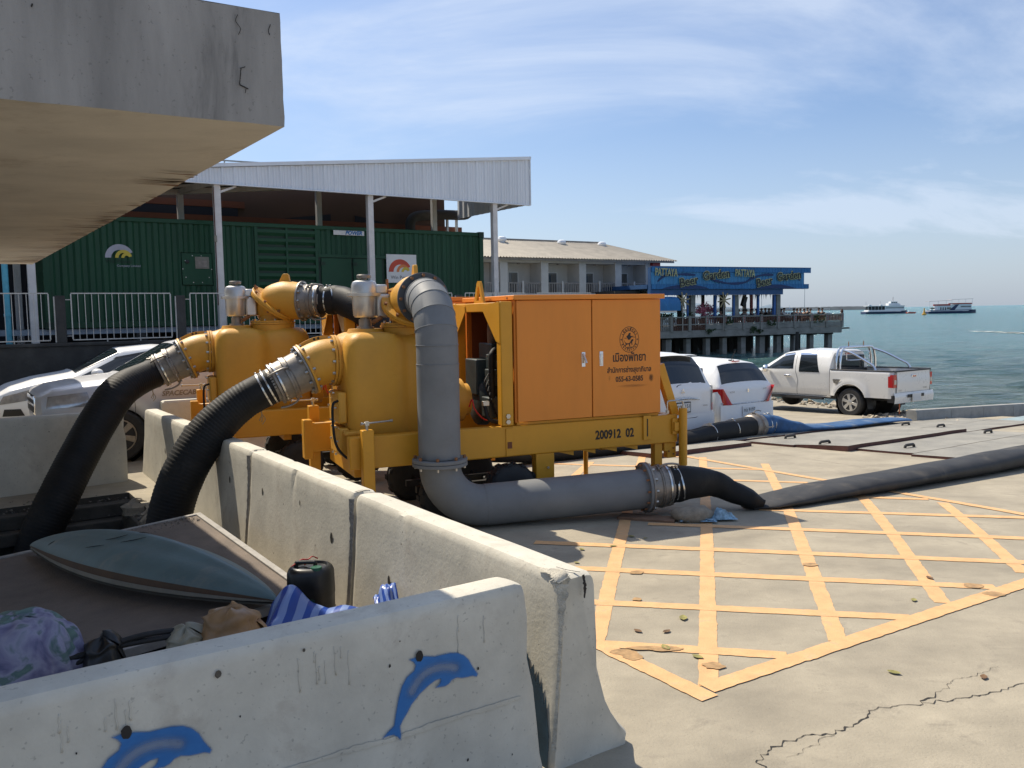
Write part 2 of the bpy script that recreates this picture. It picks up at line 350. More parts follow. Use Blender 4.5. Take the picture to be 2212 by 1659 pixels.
def tag(o, label, cat, group=None):
    o['label'] = label; o['category'] = cat
    if group: o['group'] = group
    return o
def thing(name, label, cat, loc=(0, 0, 0), rz=0.0, group=None):
    o = bpy.data.objects.new(name, None); COL.objects.link(o)
    o.location = loc; o.rotation_euler = (0, 0, rz); o.empty_display_size = .3
    return tag(o, label, cat, group)
def copy_tree(o, parent=None):
    c = o.copy(); COL.objects.link(c)
    if parent: c.parent = parent
    for ch in list(o.children): copy_tree(ch, c)
    return c
def text(body, size, m, parent, origin, xd, yd, ext=0.0, name='lettering', align='CENTER', shear=0.0, offset=0.0, sx=1.0):
    cu = bpy.data.curves.new(name, 'FONT'); cu.body = body; cu.size = size; cu.extrude = ext; cu.align_x = align; cu.align_y = 'CENTER'
    cu.shear = shear; cu.offset = offset; cu.resolution_u = 3
    t = bpy.data.objects.new('tmp', cu)
    me = bpy.data.meshes.new_from_object(t)
    bpy.data.objects.remove(t); bpy.data.curves.remove(cu)
    me.name = name; me.materials.clear(); me.materials.append(MATS[m])
    x = Vector(xd).normalized(); y = Vector(yd).normalized(); z = x.cross(y)
    M = Matrix(((x.x * sx, y.x, z.x, origin[0]), (x.y * sx, y.y, z.y, origin[1]), (x.z * sx, y.z, z.z, origin[2]), (0, 0, 0, 1)))
    me.transform(M)
    o = bpy.data.objects.new(name, me); COL.objects.link(o); o.parent = parent
    return o
def sm(a, b, x):
    t = max(0, min(1, (x - a) / (b - a))); return t * t * (3 - 2 * t)
def lerp(a, b, t): return a + (b - a) * t
def spline(P, n):
    """Catmull-Rom through P, n samples per span"""
    P = [Vector(p) for p in P]; out = []
    Q = [P[0] * 2 - P[1]] + P + [P[-1] * 2 - P[-2]]
    for i in range(1, len(Q) - 2):
        for k in range(n):
            t = k / n; a, b, c, d = Q[i - 1], Q[i], Q[i + 1], Q[i + 2]
            out.append(.5 * ((2 * b) + (-a + c) * t + (2 * a - 5 * b + 4 * c - d) * t * t + (-a + 3 * b - 3 * c + d) * t ** 3))
    out.append(P[-1]); return out
# the whole place is laid out on one street grid turned by 34 degrees
GA = rad(34); E1 = Vector((math.cos(GA), math.sin(GA), 0)); E2 = Vector((-math.sin(GA), math.cos(GA), 0))
def eg(a, b, z=0.0): v = E1 * a + E2 * b; return Vector((v.x, v.y, z))
def ge(x, y): return (x * E1.x + y * E1.y, x * E2.x + y * E2.y)
def soft(x): return 0 if x < -1 else (x if x > 1 else (x + 1) ** 2 / 4)
def gz(x, y):
    r = max(-.85, -soft(y - 8.3) * (.039 + .0012 * max(x, -4)))
    l = .03 * soft(y - 9.3)
    t = sm(-1.0, -4.5, x)
    return lerp(r, l, t)
def pix(u, v, z=None):
    """point of the ground seen at picture position u,v (in 2212 px wide units)"""
    d = _fw + _R * ((u - 1106) / FP) + _U * ((829.5 - v) / FP)
    zz = 0.0
    for _ in range(12):
        t = ((z if z is not None else zz) - EYE) / d.z
        if z is not None: break
        zz = gz(d.x * t, d.y * t)
    return Vector((d.x * t, d.y * t, z if z is not None else zz))
# ================================================================== SETTING
# ---- ground: one sheet on the street grid, pit cut out, sinking under the sea beyond the shoreline
SHORE = [(16.5, 21.6), (13.1, 22.1), (9.9, 20.35), (9.7, 21.6), (10.7, 22.9), (10.4, 24.3), (9.3, 27.0), (7.2, 31), (8.2, 45), (9.5, 62), (14, 80), (14, 400), (-300, 400), (-300, -60), (60, -60), (60, 46)]
def inside(x, y, P=SHORE):
    c = False; n = len(P)
    for i in range(n):
        x1, y1 = P[i]; x2, y2 = P[(i + 1) % n]
        if (y1 > y) != (y2 > y) and x < (x2 - x1) * (y - y1) / (y2 - y1) + x1: c = not c
    return c
def sdist(x, y, P=SHORE):
    best = 1e9
    for i in range(len(P)):
        x1, y1 = P[i]; x2, y2 = P[(i + 1) % len(P)]
        dx, dy = x2 - x1, y2 - y1; L2 = dx * dx + dy * dy
        t = max(0, min(1, ((x - x1) * dx + (y - y1) * dy) / L2))
        d = math.hypot(x - x1 - t * dx, y - y1 - t * dy)
        if d < best: best = d
    return best
def axis(lo, hi, breaks, near, far, nearlo, nearhi):
    a = []; x = lo
    while x < hi:
        a.append(x); x += near if nearlo <= x < nearhi else far
    a.append(hi)
    a = sorted(set([round(q, 3) for q in a if all(abs(q - b) > .08 for b in breaks)] + breaks))
    return a
PIT = (-2.6, 1.86, 5.0, 11.05)
ax = axis(-40, 40, [PIT[0], PIT[1]], .5, 2.5, -9, 24)
ay = axis(-14, 70, [PIT[2], PIT[3]], .5, 2.5, -2, 26)
g = MB(); idx = {}
for j, b in enumerate(ay):
    for i, a in enumerate(ax):
        p = eg(a, b); z = gz(p.x, p.y)
        if not inside(p.x, p.y): z -= min(2.4, .15 + 1.3 * sdist(p.x, p.y))
        g.v.append(Vector((p.x, p.y, z))); idx[i, j] = len(g.v) - 1
for j in range(len(ay) - 1):
    for i in range(len(ax) - 1):
        ca, cb_ = (ax[i] + ax[i + 1]) / 2, (ay[j] + ay[j + 1]) / 2
        if PIT[0] < ca < PIT[1] and PIT[2] < cb_ < PIT[3]: continue
        g.f.append((idx[i, j], idx[i + 1, j], idx[i + 1, j + 1], idx[i, j + 1]))
ground = g.build('ground', 'ground_concrete', ang=60, kind='structure', recalc=False)
# pit walls, ledge and bottom
a0, a1, b0, b1 = PIT
pw = MB()
for p, q in (((a0, b0), (a1, b0)), ((a1, b0), (a1, b1)), ((a1, b1), (a0, b1)), ((a0, b1), (a0, b0))):
    P = eg(*p); Q = eg(*q)
    pw.add([(P.x, P.y, gz(P.x, P.y)), (Q.x, Q.y, gz(Q.x, Q.y)), (Q.x, Q.y, -2.2), (P.x, P.y, -2.2)], [(0, 1, 2, 3)])
pw.build('pit_wall', 'pit_wall', kind='structure')
MB().add([eg(a0, b0, -1.5), eg(a1, b0, -1.5), eg(a1, b1, -1.5), eg(a0, b1, -1.5)], [(0, 1, 2, 3)]).build('water', mat('pit_water', (.012, .012, .01), .05, bump=.05, bscale=5), kind='structure')
led = MB()
led.box((a0, b1 - .42, -.34), (a1 - .002, b1 - .003, -.20), Matrix.Rotation(GA, 4, 'Z'))
led.box((a0, b1 - .22, -.2), (a1 - .002, b1 - .003, -.045), Matrix.Rotation(GA, 4, 'Z'))
led.box((a1 - .16, b1 - 2.6, -.35), (a1 - .003, b1 - .425, -.06), Matrix.Rotation(GA, 4, 'Z'))
led.build('pit_ledge', 'pit_wall', kind='structure', bevel=.015)
gv = MB()
for i in range(420):
    a = random.uniform(a0 + 1.2, a1 - .02); b = b1 - .02 - abs(random.gauss(0, .16)); zt = -.02 if b > b1 - .22 else (-.17 if b > b1 - .42 else None)
    if zt is None: continue
    if random.random() < .25: b = b1 + random.uniform(0, .35); zt = 0.01
    if random.random() < .2: a = a1 - random.uniform(0, .16); b = b1 - random.uniform(.4, 2.4); zt = -.04
    r = random.uniform(.008, .028); c = eg(a, b, zt)
    gv.add([c + Vector((random.uniform(-r, r), random.uniform(-r, r), random.uniform(-.2 * r, r))) for _ in range(4)], [(0, 1, 2), (0, 2, 3), (0, 3, 1), (1, 3, 2)])
gv.build('gravel', 'gravel', kind='stuff', ang=0)
for k, (da, db, r) in enumerate(((-.02, -.55, .11), (-.10, -.85, .14), (.02, -1.15, .10), (-.05, -1.5, .12))):
    c = eg(a1 + da, b1 + db, -.02)
    rk = MB().grid(lambda u, v: c + Vector((math.cos(6.283 * u) * math.sin(3.1415 * v), math.sin(6.283 * u) * math.sin(3.1415 * v) * .8, math.cos(3.1415 * v) * .6)) * r * (1 + .5 * noise.noise(Vector((u * 6, v * 5, k)))), 9, 6)
    o = rk.build('rock', 'sand', ang=30)
    tag(o, ['pale broken lump nearest the back wall on the pit edge', 'largest broken concrete lump on the pit edge', 'small lump on the pit edge below the two others', 'lump on the pit edge closest to the lid'][k], 'rubble', 'broken lumps on the pit edge')

# ---- sea
def wave(x, y): return 0
sea = mat('sea', (0.070, 0.27, 0.295), 0.16, var=0.18, scale=.55, dark=(0.030, 0.14, 0.165), spec=0.5, stretch=(.5, 1.4, 1))  # light and dark wave facets put into the colour as two teals
_t = sea.node_tree; _b = _t.nodes['Principled BSDF']
_tc = _t.nodes.new('ShaderNodeTexCoord'); _mp = _t.nodes.new('ShaderNodeMapping'); _mp.inputs['Scale'].default_value = (.55, 1.5, 1)
_t.links.new(_tc.outputs['Object'], _mp.inputs[0])
_n = _t.nodes.new('ShaderNodeTexNoise'); _n.inputs['Scale'].default_value = .85; _n.inputs['Detail'].default_value = 8; _n.inputs['Roughness'].default_value = .62; _n.inputs['Distortion'].default_value = .6
_t.links.new(_mp.outputs[0], _n.inputs['Vector'])
_bp = _t.nodes.new('ShaderNodeBump'); _bp.inputs['Strength'].default_value = 1.0; _bp.inputs['Distance'].default_value = 2.2
_t.links.new(_n.outputs[0], _bp.inputs['Height']); _t.links.new(_bp.outputs[0], _b.inputs['Normal'])
# sandy shallows near the shore: a real change of water colour with distance offshore
_sp = _t.nodes.new('ShaderNodeSeparateXYZ'); _t.links.new(_tc.outputs['Object'], _sp.inputs[0])
_mr = _t.nodes.new('ShaderNodeMapRange'); _mr.interpolation_type = 'SMOOTHSTEP'; _mr.inputs['From Min'].default_value = 20; _mr.inputs['From Max'].default_value = 95
_t.links.new(_sp.outputs['Y'], _mr.inputs[0])
_mx = _t.nodes.new('ShaderNodeMix'); _mx.data_type = 'RGBA'; _mx.inputs['A'].default_value = (.085, .135, .10, 1)
_l = _b.inputs['Base Color'].links[0].from_socket
_t.links.new(_mr.outputs[0], _mx.inputs['Factor']); _t.links.new(_l, _mx.inputs['B'])
# small whitecaps and foam flecks
_nf = _t.nodes.new('ShaderNodeTexNoise'); _nf.inputs['Scale'].default_value = .5; _nf.inputs['Detail'].default_value = 9; _nf.inputs['Roughness'].default_value = .75
_mpf = _t.nodes.new('ShaderNodeMapping'); _mpf.inputs['Scale'].default_value = (.5, 2.4, 1); _t.links.new(_tc.outputs['Object'], _mpf.inputs[0]); _t.links.new(_mpf.outputs[0], _nf.inputs['Vector'])
_rf = _t.nodes.new('ShaderNodeMapRange'); _rf.inputs['From Min'].default_value = .69; _rf.inputs['From Max'].default_value = .76; _rf.inputs['To Max'].default_value = .7
_t.links.new(_nf.outputs[0], _rf.inputs[0])
_mf = _t.nodes.new('ShaderNodeMix'); _mf.data_type = 'RGBA'; _t.links.new(_rf.outputs[0], _mf.inputs['Factor']); _t.links.new(_mx.outputs['Result'], _mf.inputs['A']); _mf.inputs['B'].default_value = (.45, .5, .48, 1)
_t.links.new(_mf.outputs['Result'], _b.inputs['Base Color'])
wl = -1.3
sg = MB()
ys = [12, 20] + [20 + 1.0 * k for k in range(1, 70)]
y = 90.0
while y < 12000: ys.append(y); y *= 1.12
xs_n = 170
for j, y in enumerate(ys):
    half = max(60, y * 1.2)
    for i in range(xs_n + 1):
        x = -half * .5 + (half * 1.5) * i / xs_n
        z = wl
        if 20 < y < 90:
            k = min(1, (90 - y) / 40)
            z += k * (.16 * noise.noise(Vector((x * .22, y * .55, 0))) + .13 * noise.noise(Vector((x * .6, y * 1.3, 5))))
        sg.v.append(Vector((x, y, z)))
for j in range(len(ys) - 1):
    for i in range(xs_n):
        k = j * (xs_n + 1) + i; sg.f.append((k, k + 1, k + xs_n + 2, k + xs_n + 1))
sg.build('sea', sea, ang=180, kind='structure', recalc=False)
# foam wake streak right
wk = MB()
for i in range(60):
    t = i / 59; c = pix(lerp(2115, 2260, t), lerp(716, 722, t), wl) + Vector((random.uniform(-1, 1), random.uniform(-1.5, 1.5) * (1 + t * 2), .04))
    r = random.uniform(.3, .8); n = 7
    wk.add([c + Vector((math.cos(q / n * 6.283) * r * 1.6, math.sin(q / n * 6.283) * r * .8, 0)) * random.uniform(.6, 1.1) for q in range(n)], [tuple(range(n))])
wk.build('foam', mat('foam', (.62, .68, .66), .9), kind='stuff', ang=0)

# ---- kerb wall along the quay
kd = E1; k0 = Vector((9.35, 19.95, 0)); kn = 9
kr = thing('quay_kerb', 'low grey concrete kerb wall along the water at the right', 'kerb', tuple(k0))
for i in range(kn):
    p = k0 + kd * (i * 1.5 + .006); q = k0 + kd * (i * 1.5 + 1.494)
    mb = MB(k0); hgt = .27
    zp, zq = gz(p.x, p.y), gz(q.x, q.y)
    sec = [(-.13, -.4), (-.12, hgt - .05), (-.08, hgt), (.10, hgt), (.14, hgt - .04), (.16, -.4)]
    nrm = Vector((-kd.y, kd.x, 0))
    for P, z in ((p, zp), (q, zq)):
        for a, b in sec: v = P + nrm * a; mb.v.append(Vector((v.x, v.y, z + b)) - k0)
    n = len(sec); mb.f = [(k, (k + 1) % n, n + (k + 1) % n, n + k) for k in range(n)] + [tuple(range(n)), tuple(range(n, 2 * n))]
    mb.build('kerb_stone', 'kerb', kr, ang=50)
# rubble strip under and beyond the pickup
rb = MB()
edge = [Vector((x, y, 0)) for x, y in SHORE[2:9]]
for i in range(900):
    k = random.random() * (len(edge) - 1); a = edge[int(k)]; b = edge[int(k) + 1]; c = a.lerp(b, k % 1)
    c = c + Vector((random.gauss(0, .35), random.gauss(0, .35), 0))
    ins = inside(c.x, c.y)
    z = gz(c.x, c.y) - (0 if ins else min(.5, 1.1 * sdist(c.x, c.y)))
    r = random.uniform(.04, .19) * (1.2 if not ins else .6)
    pts = [c + Vector((0, 0, z)) + Vector((random.uniform(-1, 1), random.uniform(-1, 1), random.uniform(-.4, .55))).normalized() * r for _ in range(8)]
    bm = bmesh.new(); [bm.verts.new(p) for p in pts]; rr = bmesh.ops.convex_hull(bm, input=bm.verts)
    bm.verts.ensure_lookup_table(); bm.verts.index_update()
    rb.add([v.co.copy() for v in bm.verts], [tuple(v.index for v in f.verts) for f in bm.faces]); bm.free()
rb.build('rubble', 'rubble', kind='stuff', ang=30)

# ---- yellow hatch markings, worn paint strips 4 mm over the concrete
def strip(p, q, w, name='road_line', mt='road_yellow', lift=.003, rag=.010, n=None):
    A = Vector((p.x, p.y, 0)); B = Vector((q.x, q.y, 0)); d = B - A; L = d.length; d.normalize(); nx = Vector((-d.y, d.x, 0))
    n = n or max(6, int(L / .03)); mb = MB()
    sd = random.uniform(0, 99)
    for i in range(n + 1):
        c = A + d * (L * i / n)
        for s_ in (-1, 1):
            e = noise.noise(Vector((i * .22 + sd, s_ * 7, 0))) * rag * .7 + noise.noise(Vector((i * 1.7 + sd, s_ * 3, 9))) * rag * .9
            v = c + nx * (s_ * w / 2 + e)
            mb.v.append(Vector((v.x, v.y, gz(v.x, v.y) + lift)))
    for i in range(n): mb.f.append((2 * i, 2 * i + 2, 2 * i + 3, 2 * i + 1))
    return mb.build(name, mt, markings, ang=0)
markings = bpy.data.objects.new('road_marking', None); COL.objects.link(markings); markings['kind'] = 'structure'
W1 = .115
for k, (p, q, w, l) in enumerate([
    ((1526, 1488), (2330, 1222), .125, .006),      # outline near right
    ((1534, 1510), (1262, 1378), .125, .006),      # outline near left
    ((1440, 979), (2340, 1136), .115, .006),       # outline far
    # lines running away
    ((1288, 1384), (1345, 1149), W1, .003), ((1345, 1149), (1388, 984), W1, .003),
    ((1531, 1484), (1526, 1120), W1, .003), ((1526, 1120), (1518, 988), W1, .003),
    ((1811, 1386), (1700, 1096), W1, .003), ((1700, 1096), (1652, 1002), W1, .003),
    ((2036, 1303), (1855, 1066), W1, .003),
    ((2212, 1238), (2036, 1086), W1, .003),
    ((1228, 1040), (1276, 998), W1, .003),
    # lines running across
    ((1155, 1172), (2300, 1219), W1, .0045), ((1240, 1228), (2150, 1269), W1, .0045), ((1270, 1301), (1968, 1335), W1, .0045),
    ((1276, 1390), (1700, 1417), W1, .0045), ((1400, 1132), (2300, 1167), W1, .0045), ((1640, 1101), (2280, 1121), W1, .0045),
    ((1790, 1072), (2005, 1079), W1, .0045), ((1430, 1033), (1745, 1043), W1, .0045), ((1190, 1002), (1655, 1015), W1, .0045), ((1380, 985), (1500, 988), W1, .0045)]):
    strip(pix(*p), pix(*q), w, lift=l)
# faded blue paint on the quay at the far right
strip(pix(2090, 921), pix(2330, 884), .55, 'road_line', 'faded_blue_paint', .006, .05)
# oil and rust stains
for (u, v, rx, ry) in ((1345, 1411, .085, .028), (1395, 1402, .12, .018), (1366, 1420, .06, .035), (1440, 1404, .10, .022), (1376, 1238, .055, .03), (1376, 1296, .035, .02), (2104, 1267, .07, .035), (2147, 1285, .07, .035), (1750, 1221, .06, .03), (1541, 1440, .06, .03)):
    c = pix(u, v); mb = MB(); n = 36; sd = random.random() * 50; zo = .0075 + .0006 * random.random() + rx * .004
    mb.v = [Vector((c.x, c.y, gz(c.x, c.y) + zo))]
    for i in range(n):
        a = 6.283 * i / n; r = 1 + .35 * noise.noise(Vector((math.cos(a) * 1.2 + sd, math.sin(a) * 1.2, 0))) + .15 * noise.noise(Vector((i * .8, sd, 4)))
        x, y = c.x + math.cos(a) * rx * r, c.y + math.sin(a) * ry * r * 1.6; mb.v.append(Vector((x, y, gz(x, y) + zo)))
    mb.f = [(0, 1 + i, 1 + (i + 1) % n) for i in range(n)]
    mb.build('oil_stain', 'oil', ground, ang=0)
# cracks in the concrete: narrow ragged dark strips
def crack(px_pts, w, nsub=10, jag=.03):
    P = [pix(*p) for p in px_pts]; pts = []
    for a, b in zip(P[:-1], P[1:]):
        for k in range(nsub): pts.append(a.lerp(b, k / nsub))
    pts.append(P[-1]); mb = MB(); n = len(pts)
    for i, c in enumerate(pts):
        d = (pts[min(i + 1, n - 1)] - pts[max(i - 1, 0)]).normalized(); nx = Vector((-d.y, d.x, 0))
        off = noise.noise(Vector((i * .5, c.x * 3, 2))) * jag + noise.noise(Vector((i * 1.7, c.y * 3, 7))) * jag * .5
        ww = w * .62 * (.35 + abs(noise.noise(Vector((i * .6, 1, c.x)))) * 2.2) * min(1, i / 3 + .15, (n - 1 - i) / 3 + .15)
        for s_ in (-1, 1): v = c + nx * (off + s_ * ww / 2); mb.v.append(Vector((v.x, v.y, gz(v.x, v.y) + .003)))
    for i in range(n - 1): mb.f.append((2 * i, 2 * i + 2, 2 * i + 3, 2 * i + 1))
    mb.build('crack', 'crack', ground, ang=0)
crack([(1690, 1700), (1640, 1648), (1660, 1618), (1735, 1590), (1806, 1583), (1852, 1562), (1902, 1530), (1990, 1520), (2035, 1492)], .012)
crack([(1990, 1520), (2062, 1512), (2130, 1498), (2212, 1478), (2300, 1462)], .010)
crack([(2035, 1492), (2060, 1470), (2110, 1458), (2160, 1440)], .004)
crack([(1806, 1583), (1760, 1610), (1700, 1640)], .004)
crack([(1735, 990), (1820, 1003), (1905, 1016)], .008, jag=.01)
crack([(1480, 960), (1640, 972), (1735, 990)], .006, jag=.01)
# fallen leaves and litter
def leaf(u, v, s_, m_, lab):
    c = pix(u, v); a = random.uniform(0, 6.28)
    def f(p, q):
        x = (p - .5) * 2; wd = (1 - x * x) * .28 * (q - .5) * 2
        z = .004 + .35 * abs(wd) + .12 * x * x
        xx = x * .5; return Vector((c.x + (xx * math.cos(a) - wd * math.sin(a)) * s_, c.y + (xx * math.sin(a) + wd * math.cos(a)) * s_, gz(c.x, c.y) + .007 + z * s_ * .5))
    o = MB().grid(f, 8, 4).build('leaf', m_, ang=180)
    tag(o, lab, 'leaf', 'fallen leaves on the concrete')
for args in ((1476, 1337, .10, 'leaf_dry', 'curled olive leaf on the concrete between two hatch lines'), (1440, 1366, .07, 'leaf_brown', 'small brown curled leaf left of the olive one'),
             (1438, 1401, .09, 'leaf_dry', 'crumpled leaf lying in the brown stain'), (1378, 1365, .07, 'leaf_brown', 'brown leaf above the brown stain near the barrier end'), (1507, 1421, .08, 'leaf_dry', 'green leaf beside the vertical hatch line near the front'),
             (1974, 1298, .07, 'leaf_dry', 'green leaf in the hatch cell at the right'), (2008, 1250, .08, 'leaf_brown', 'dark thin leaf in the right-hand hatch cells'),
             (1931, 1455, .08, 'leaf_dry', 'leaf above the long crack'), (2125, 1465, .07, 'leaf_brown', 'dark leaf between the two cracks at the right'), (1364, 1160, .08, 'leaf_dry', 'leaf in the pump shadow beside the hatch line'),
             (1325, 1181, .07, 'leaf_dry', 'leaf at the crossing of two hatch lines near the shadow edge'), (1394, 1164, .05, 'leaf_dry', 'tiny leaf in the shadow right of the others'), (1257, 1188, .07, 'leaf_dry', 'leaf inside the rounded hose shadow'),
             (1246, 1217, .06, 'leaf_dry', 'small leaf at the bottom of the rounded shadow'), (1716, 1094, .10, 'leaf_brown', 'dry leaf beside the kink of the flat black hose')):
    leaf(*args)

# ---- steel cover plates over the hoses at the right
pl = 1.30
base = ge(5.49, 13.94)      # corner of the raised plate row
rows = [(0, 'raised'), (-1, ''), (1, ''), (2, ''), (-2, ''), (3, '')]
E40 = Vector((math.cos(rad(40)), math.sin(rad(40)), 0)); N40 = Vector((-E40.y, E40.x, 0))
org = Vector((5.49, 13.94, 0))
def pt(a, b, z=0): v = org + E40 * a + N40 * b; return Vector((v.x, v.y, gz(v.x, v.y) + z))
def plate(a0_, a1_, b0_, b1_, z0, tilt, lab, handles):
    c = pt((a0_ + a1_) / 2, (b0_ + b1_) / 2)
    root = thing('cover_plate', lab, 'steel plate', tuple(c), 0, 'steel cover plates on the quay')
    mb = MB(c)
    NU, NV = 24, 6
    for lv in (0, 1):
        for j in range(NV + 1):
            for i in range(NU + 1):
                a = lerp(a0_, a1_, i / NU); b = lerp(b0_, b1_, j / NV)
                wob = .012 * noise.noise(Vector((a * .9, b * .9, 3)))
                mb.v.append(pt(a, b, z0 + wob + tilt * (1 - j / NV) + (.025 if lv else 0)) - c)
    k = (NU + 1) * (NV + 1)
    for j in range(NV):
        for i in range(NU):
            q = j * (NU + 1) + i; mb.f.append((k + q, k + q + 1, k + q + NU + 2, k + q + NU + 1))
    mb.build('sheet', 'checker_plate', root, ang=60)
    eb = MB(c)
    for (p, q) in (((a0_, b0_), (a1_, b0_)), ((a0_, b1_), (a0_, b0_)), ((a1_, b0_), (a1_, b1_)), ((a1_, b1_), (a0_, b1_))):
        n = 16
        for i in range(n + 1):
            a = lerp(p[0], q[0], i / n); b = lerp(p[1], q[1], i / n); tj = tilt * (1 - (b - b0_) / (b1_ - b0_)); wob = .012 * noise.noise(Vector((a * .9, b * .9, 3)))
            eb.v += [pt(a, b, z0 + wob + tj + .022) - c, pt(a, b, -.02) - c]
        k = len(eb.v) - 2 * (n + 1)
        for i in range(n): eb.f.append((k + 2 * i, k + 2 * i + 2, k + 2 * i + 3, k + 2 * i + 1))
    eb.build('edge_frame', 'plate_edge', root, ang=60)
    for (ha, hb) in handles:
        h = MB(); P = []
        tj = tilt * (1 - (hb - b0_) / (b1_ - b0_))
        for (da, dz) in ((-.16, 0), (-.15, .035), (-.12, .05), (.12, .05), (.15, .035), (.16, 0)): P.append(pt(ha + da, hb, z0 + tj + .022 + dz) - c)
        h.tube(P, .024, 8); h.build('handle', 'handle_dark', root)
    return root
plate(0, 4.6, .0, .95, .02, .05, 'raised near steel plate with a red edge and a handle near its end', [(.25, .55)])
plate(-.05, 4.6, .97, 1.95, .015, .0, 'steel plate behind the raised one, in front of the blue hose', [(.95, 1.65)])
plate(.25, 5.2, -.98, -.03, .01, .0, 'steel plate in front of the raised one with a handle near its corner', [(1.0, -.55), (4.6, -.4)])
plate(.1, 5.2, -1.98, -1.0, .01, .0, 'steel plate partly under the long flat black hose', [])
plate(-.5, 5.2, -4.1, -3.1, .01, .0, 'steel plate in front of the long black hose at the right edge', [])
plate(4.63, 8.4, .0, .95, .012, .0, 'far steel plate beside the kerb, behind the raised one', [(5.3, .8)])
plate(4.63, 8.4, .97, 1.95, .012, .0, 'far steel plate against the end of the kerb', [(5.2, 1.5)])
plate(-.3, 4.0, 1.97, 3.5, .04, .0, 'wide steel plate sloping up behind the blue hose, two handles', [(1.95, 2.4), (1.6, 3.0)])
plate(-2.9, -.35, 1.6, 3.2, .02, .03, 'pale steel plate with red edge below the cars', [(-1.7, 2.2)])

# ---- white concrete traffic barriers
def barrier(origin, ang, L, lab, grp, chip=1.0, seed=0, H=.90, ends=(.03, .03), cut=None):
    root = thing('concrete_barrier', lab, 'barrier', tuple(origin), ang, grp)
    half = [(.000, H), (.045, H), (.070, H - .004), (.084, H - .02), (.092, H - .05), (.100, .74), (.118, .56), (.134, .42), (.145, .33), (.158, .26), (.195, .19), (.245, .12), (.290, .070), (.300, .055), (.300, .02), (.30, -.05)]
    flat = [(.000, H), (.045, H), (.070, H - .004), (.084, H - .02), (.092, H - .05), (.098, .74), (.110, .56), (.122, .42), (.137, .25), (.150, .12), (.162, .0), (.162, -.05)]
    sec = [(-a, b) for a, b in half[::-1]] + flat[1:]
    nl = 90; mb = MB()
    for i in range(nl + 1):
        t = i / nl; x = L * t
        e = min(x, L - x)
        if i in (0, nl): x = x
        for (a, b) in sec:
            p = Vector((x * 3.5 + seed * 7, a * 3.5, b * 3.5))
            nv = noise.noise(p) + .5 * noise.noise(p * 2.3) + .3 * noise.noise(p * 6)
            # chips on arrises and ends
            edge = max(0, 1 - abs(abs(a) - .085) / .04) * (1 if b > H - .08 else 0)
            endf = max(0, 1 - e / .05)
            c = max(0, nv - .55) * .07 * edge * chip + max(0, nv - .1) * .05 * endf * chip
            inset = max(0, .02 - e) * .8
            aa = a * (1 - inset * 4) * (1 - c / max(.08, abs(a))) + .0025 * noise.noise(p * .6)
            bb = b - c * .8 * (1 if b > .1 else 0) - (inset * .8 if b > H - .1 else 0) + .003 * noise.noise(p * .5)
            if b < .1: bb += max(0, nv) * .02
            if cut and t < .5: xx_ = -cut * (1 - b / H) * max(0, 1 - x / .3)
            else: xx_ = 0
            xx = x + xx_ + (c * .8 if t < .5 else -c * .8) * endf + (.012 * nv * endf)
            mb.v.append(Vector((xx, aa, bb)))
    n = len(sec)
    for i in range(nl):
        for k in range(n - 1): mb.f.append((i * n + k, i * n + k + 1, (i + 1) * n + k + 1, (i + 1) * n + k))
    mb.f.append(tuple(range(n))); mb.f.append(tuple(nl * n + k for k in range(n))[::-1])
    mb.build('body', 'barrier_paint', root, ang=32)
    # blow holes, each a flat dark patch painted as a shaded pocket
    random.seed(seed + 11)
    hb = MB()
    for _ in range(26):
        x = random.uniform(.1, L - .1); z = random.uniform(.12, .82); s_ = random.choice((-1, 1, 1))
        hp = flat if s_ > 0 else half
        for (a1_, z1_), (a2_, z2_) in zip(hp[:-1], hp[1:]):
            if z2_ <= z <= z1_ and z1_ > z2_:
                a = lerp(a2_, a1_, (z - z2_) / (z1_ - z2_)); break
        r = random.choice((.002, .003, .003, .005)); c = Vector((x, s_ * (a + .0035), z))
        k = 7; hb.add([c + Vector((math.cos(q * 6.283 / k) * r, 0, math.sin(q * 6.283 / k) * r * random.uniform(1, 2.2))) for q in range(k)], [tuple(range(k))])
    hb.build('blow_holes', 'crack', root, ang=0, kind='stuff')
    return root
def scar(root, pts, mt='bare_concrete', name='chipped_spot', depth=.006):
    """ragged scar polygon proud of the paint by a hair: local points"""
    P = [Vector(p) for p in pts]; c = sum(P, Vector()) / len(P); nrm = (P[1] - P[0]).cross(P[2] - P[0]).normalized()
    ring = []
    for a, b in zip(P, P[1:] + P[:1]):
        for k in range(4): q = a.lerp(b, k / 4); q += (q - c).normalized() * noise.noise(q * 40) * .02; ring.append(q)
    mb = MB(); mb.v = [c - nrm * 0] + ring; n = len(ring); mb.f = [(0, 1 + i, 1 + (i + 1) % n) for i in range(n)]
    return mb.build(name, mt, root, ang=60)
mains = []
MA = rad(124)      # running away along E2
for k, (b, L) in enumerate(((3.03, 2.32), (5.37, 2.30), (7.69, 2.32), (10.03, 2.2))):
    o = eg(2.40 + (0, 0, .012, -.01)[k], b + .008); o.z = gz(o.x, o.y)
    mains.append(barrier(o, MA, L - .02, ['nearest white barrier of the row, its broken end facing front', 'second white barrier of the row, beside the black canister', 'third white barrier of the row, under the near black hose', 'farthest white barrier of the row, under the far black hose'][k], 'white barriers in a row beside the pumps', seed=k, chip=(1.3, 1.2, 1.0, 1.0)[k]))
o = eg(2.125, 3.175); near = barrier(o, rad(214), 3.4, 'foreground white barrier with two sprayed blue dolphins', 'white barriers around the pit', seed=9, chip=.5, cut=.07)
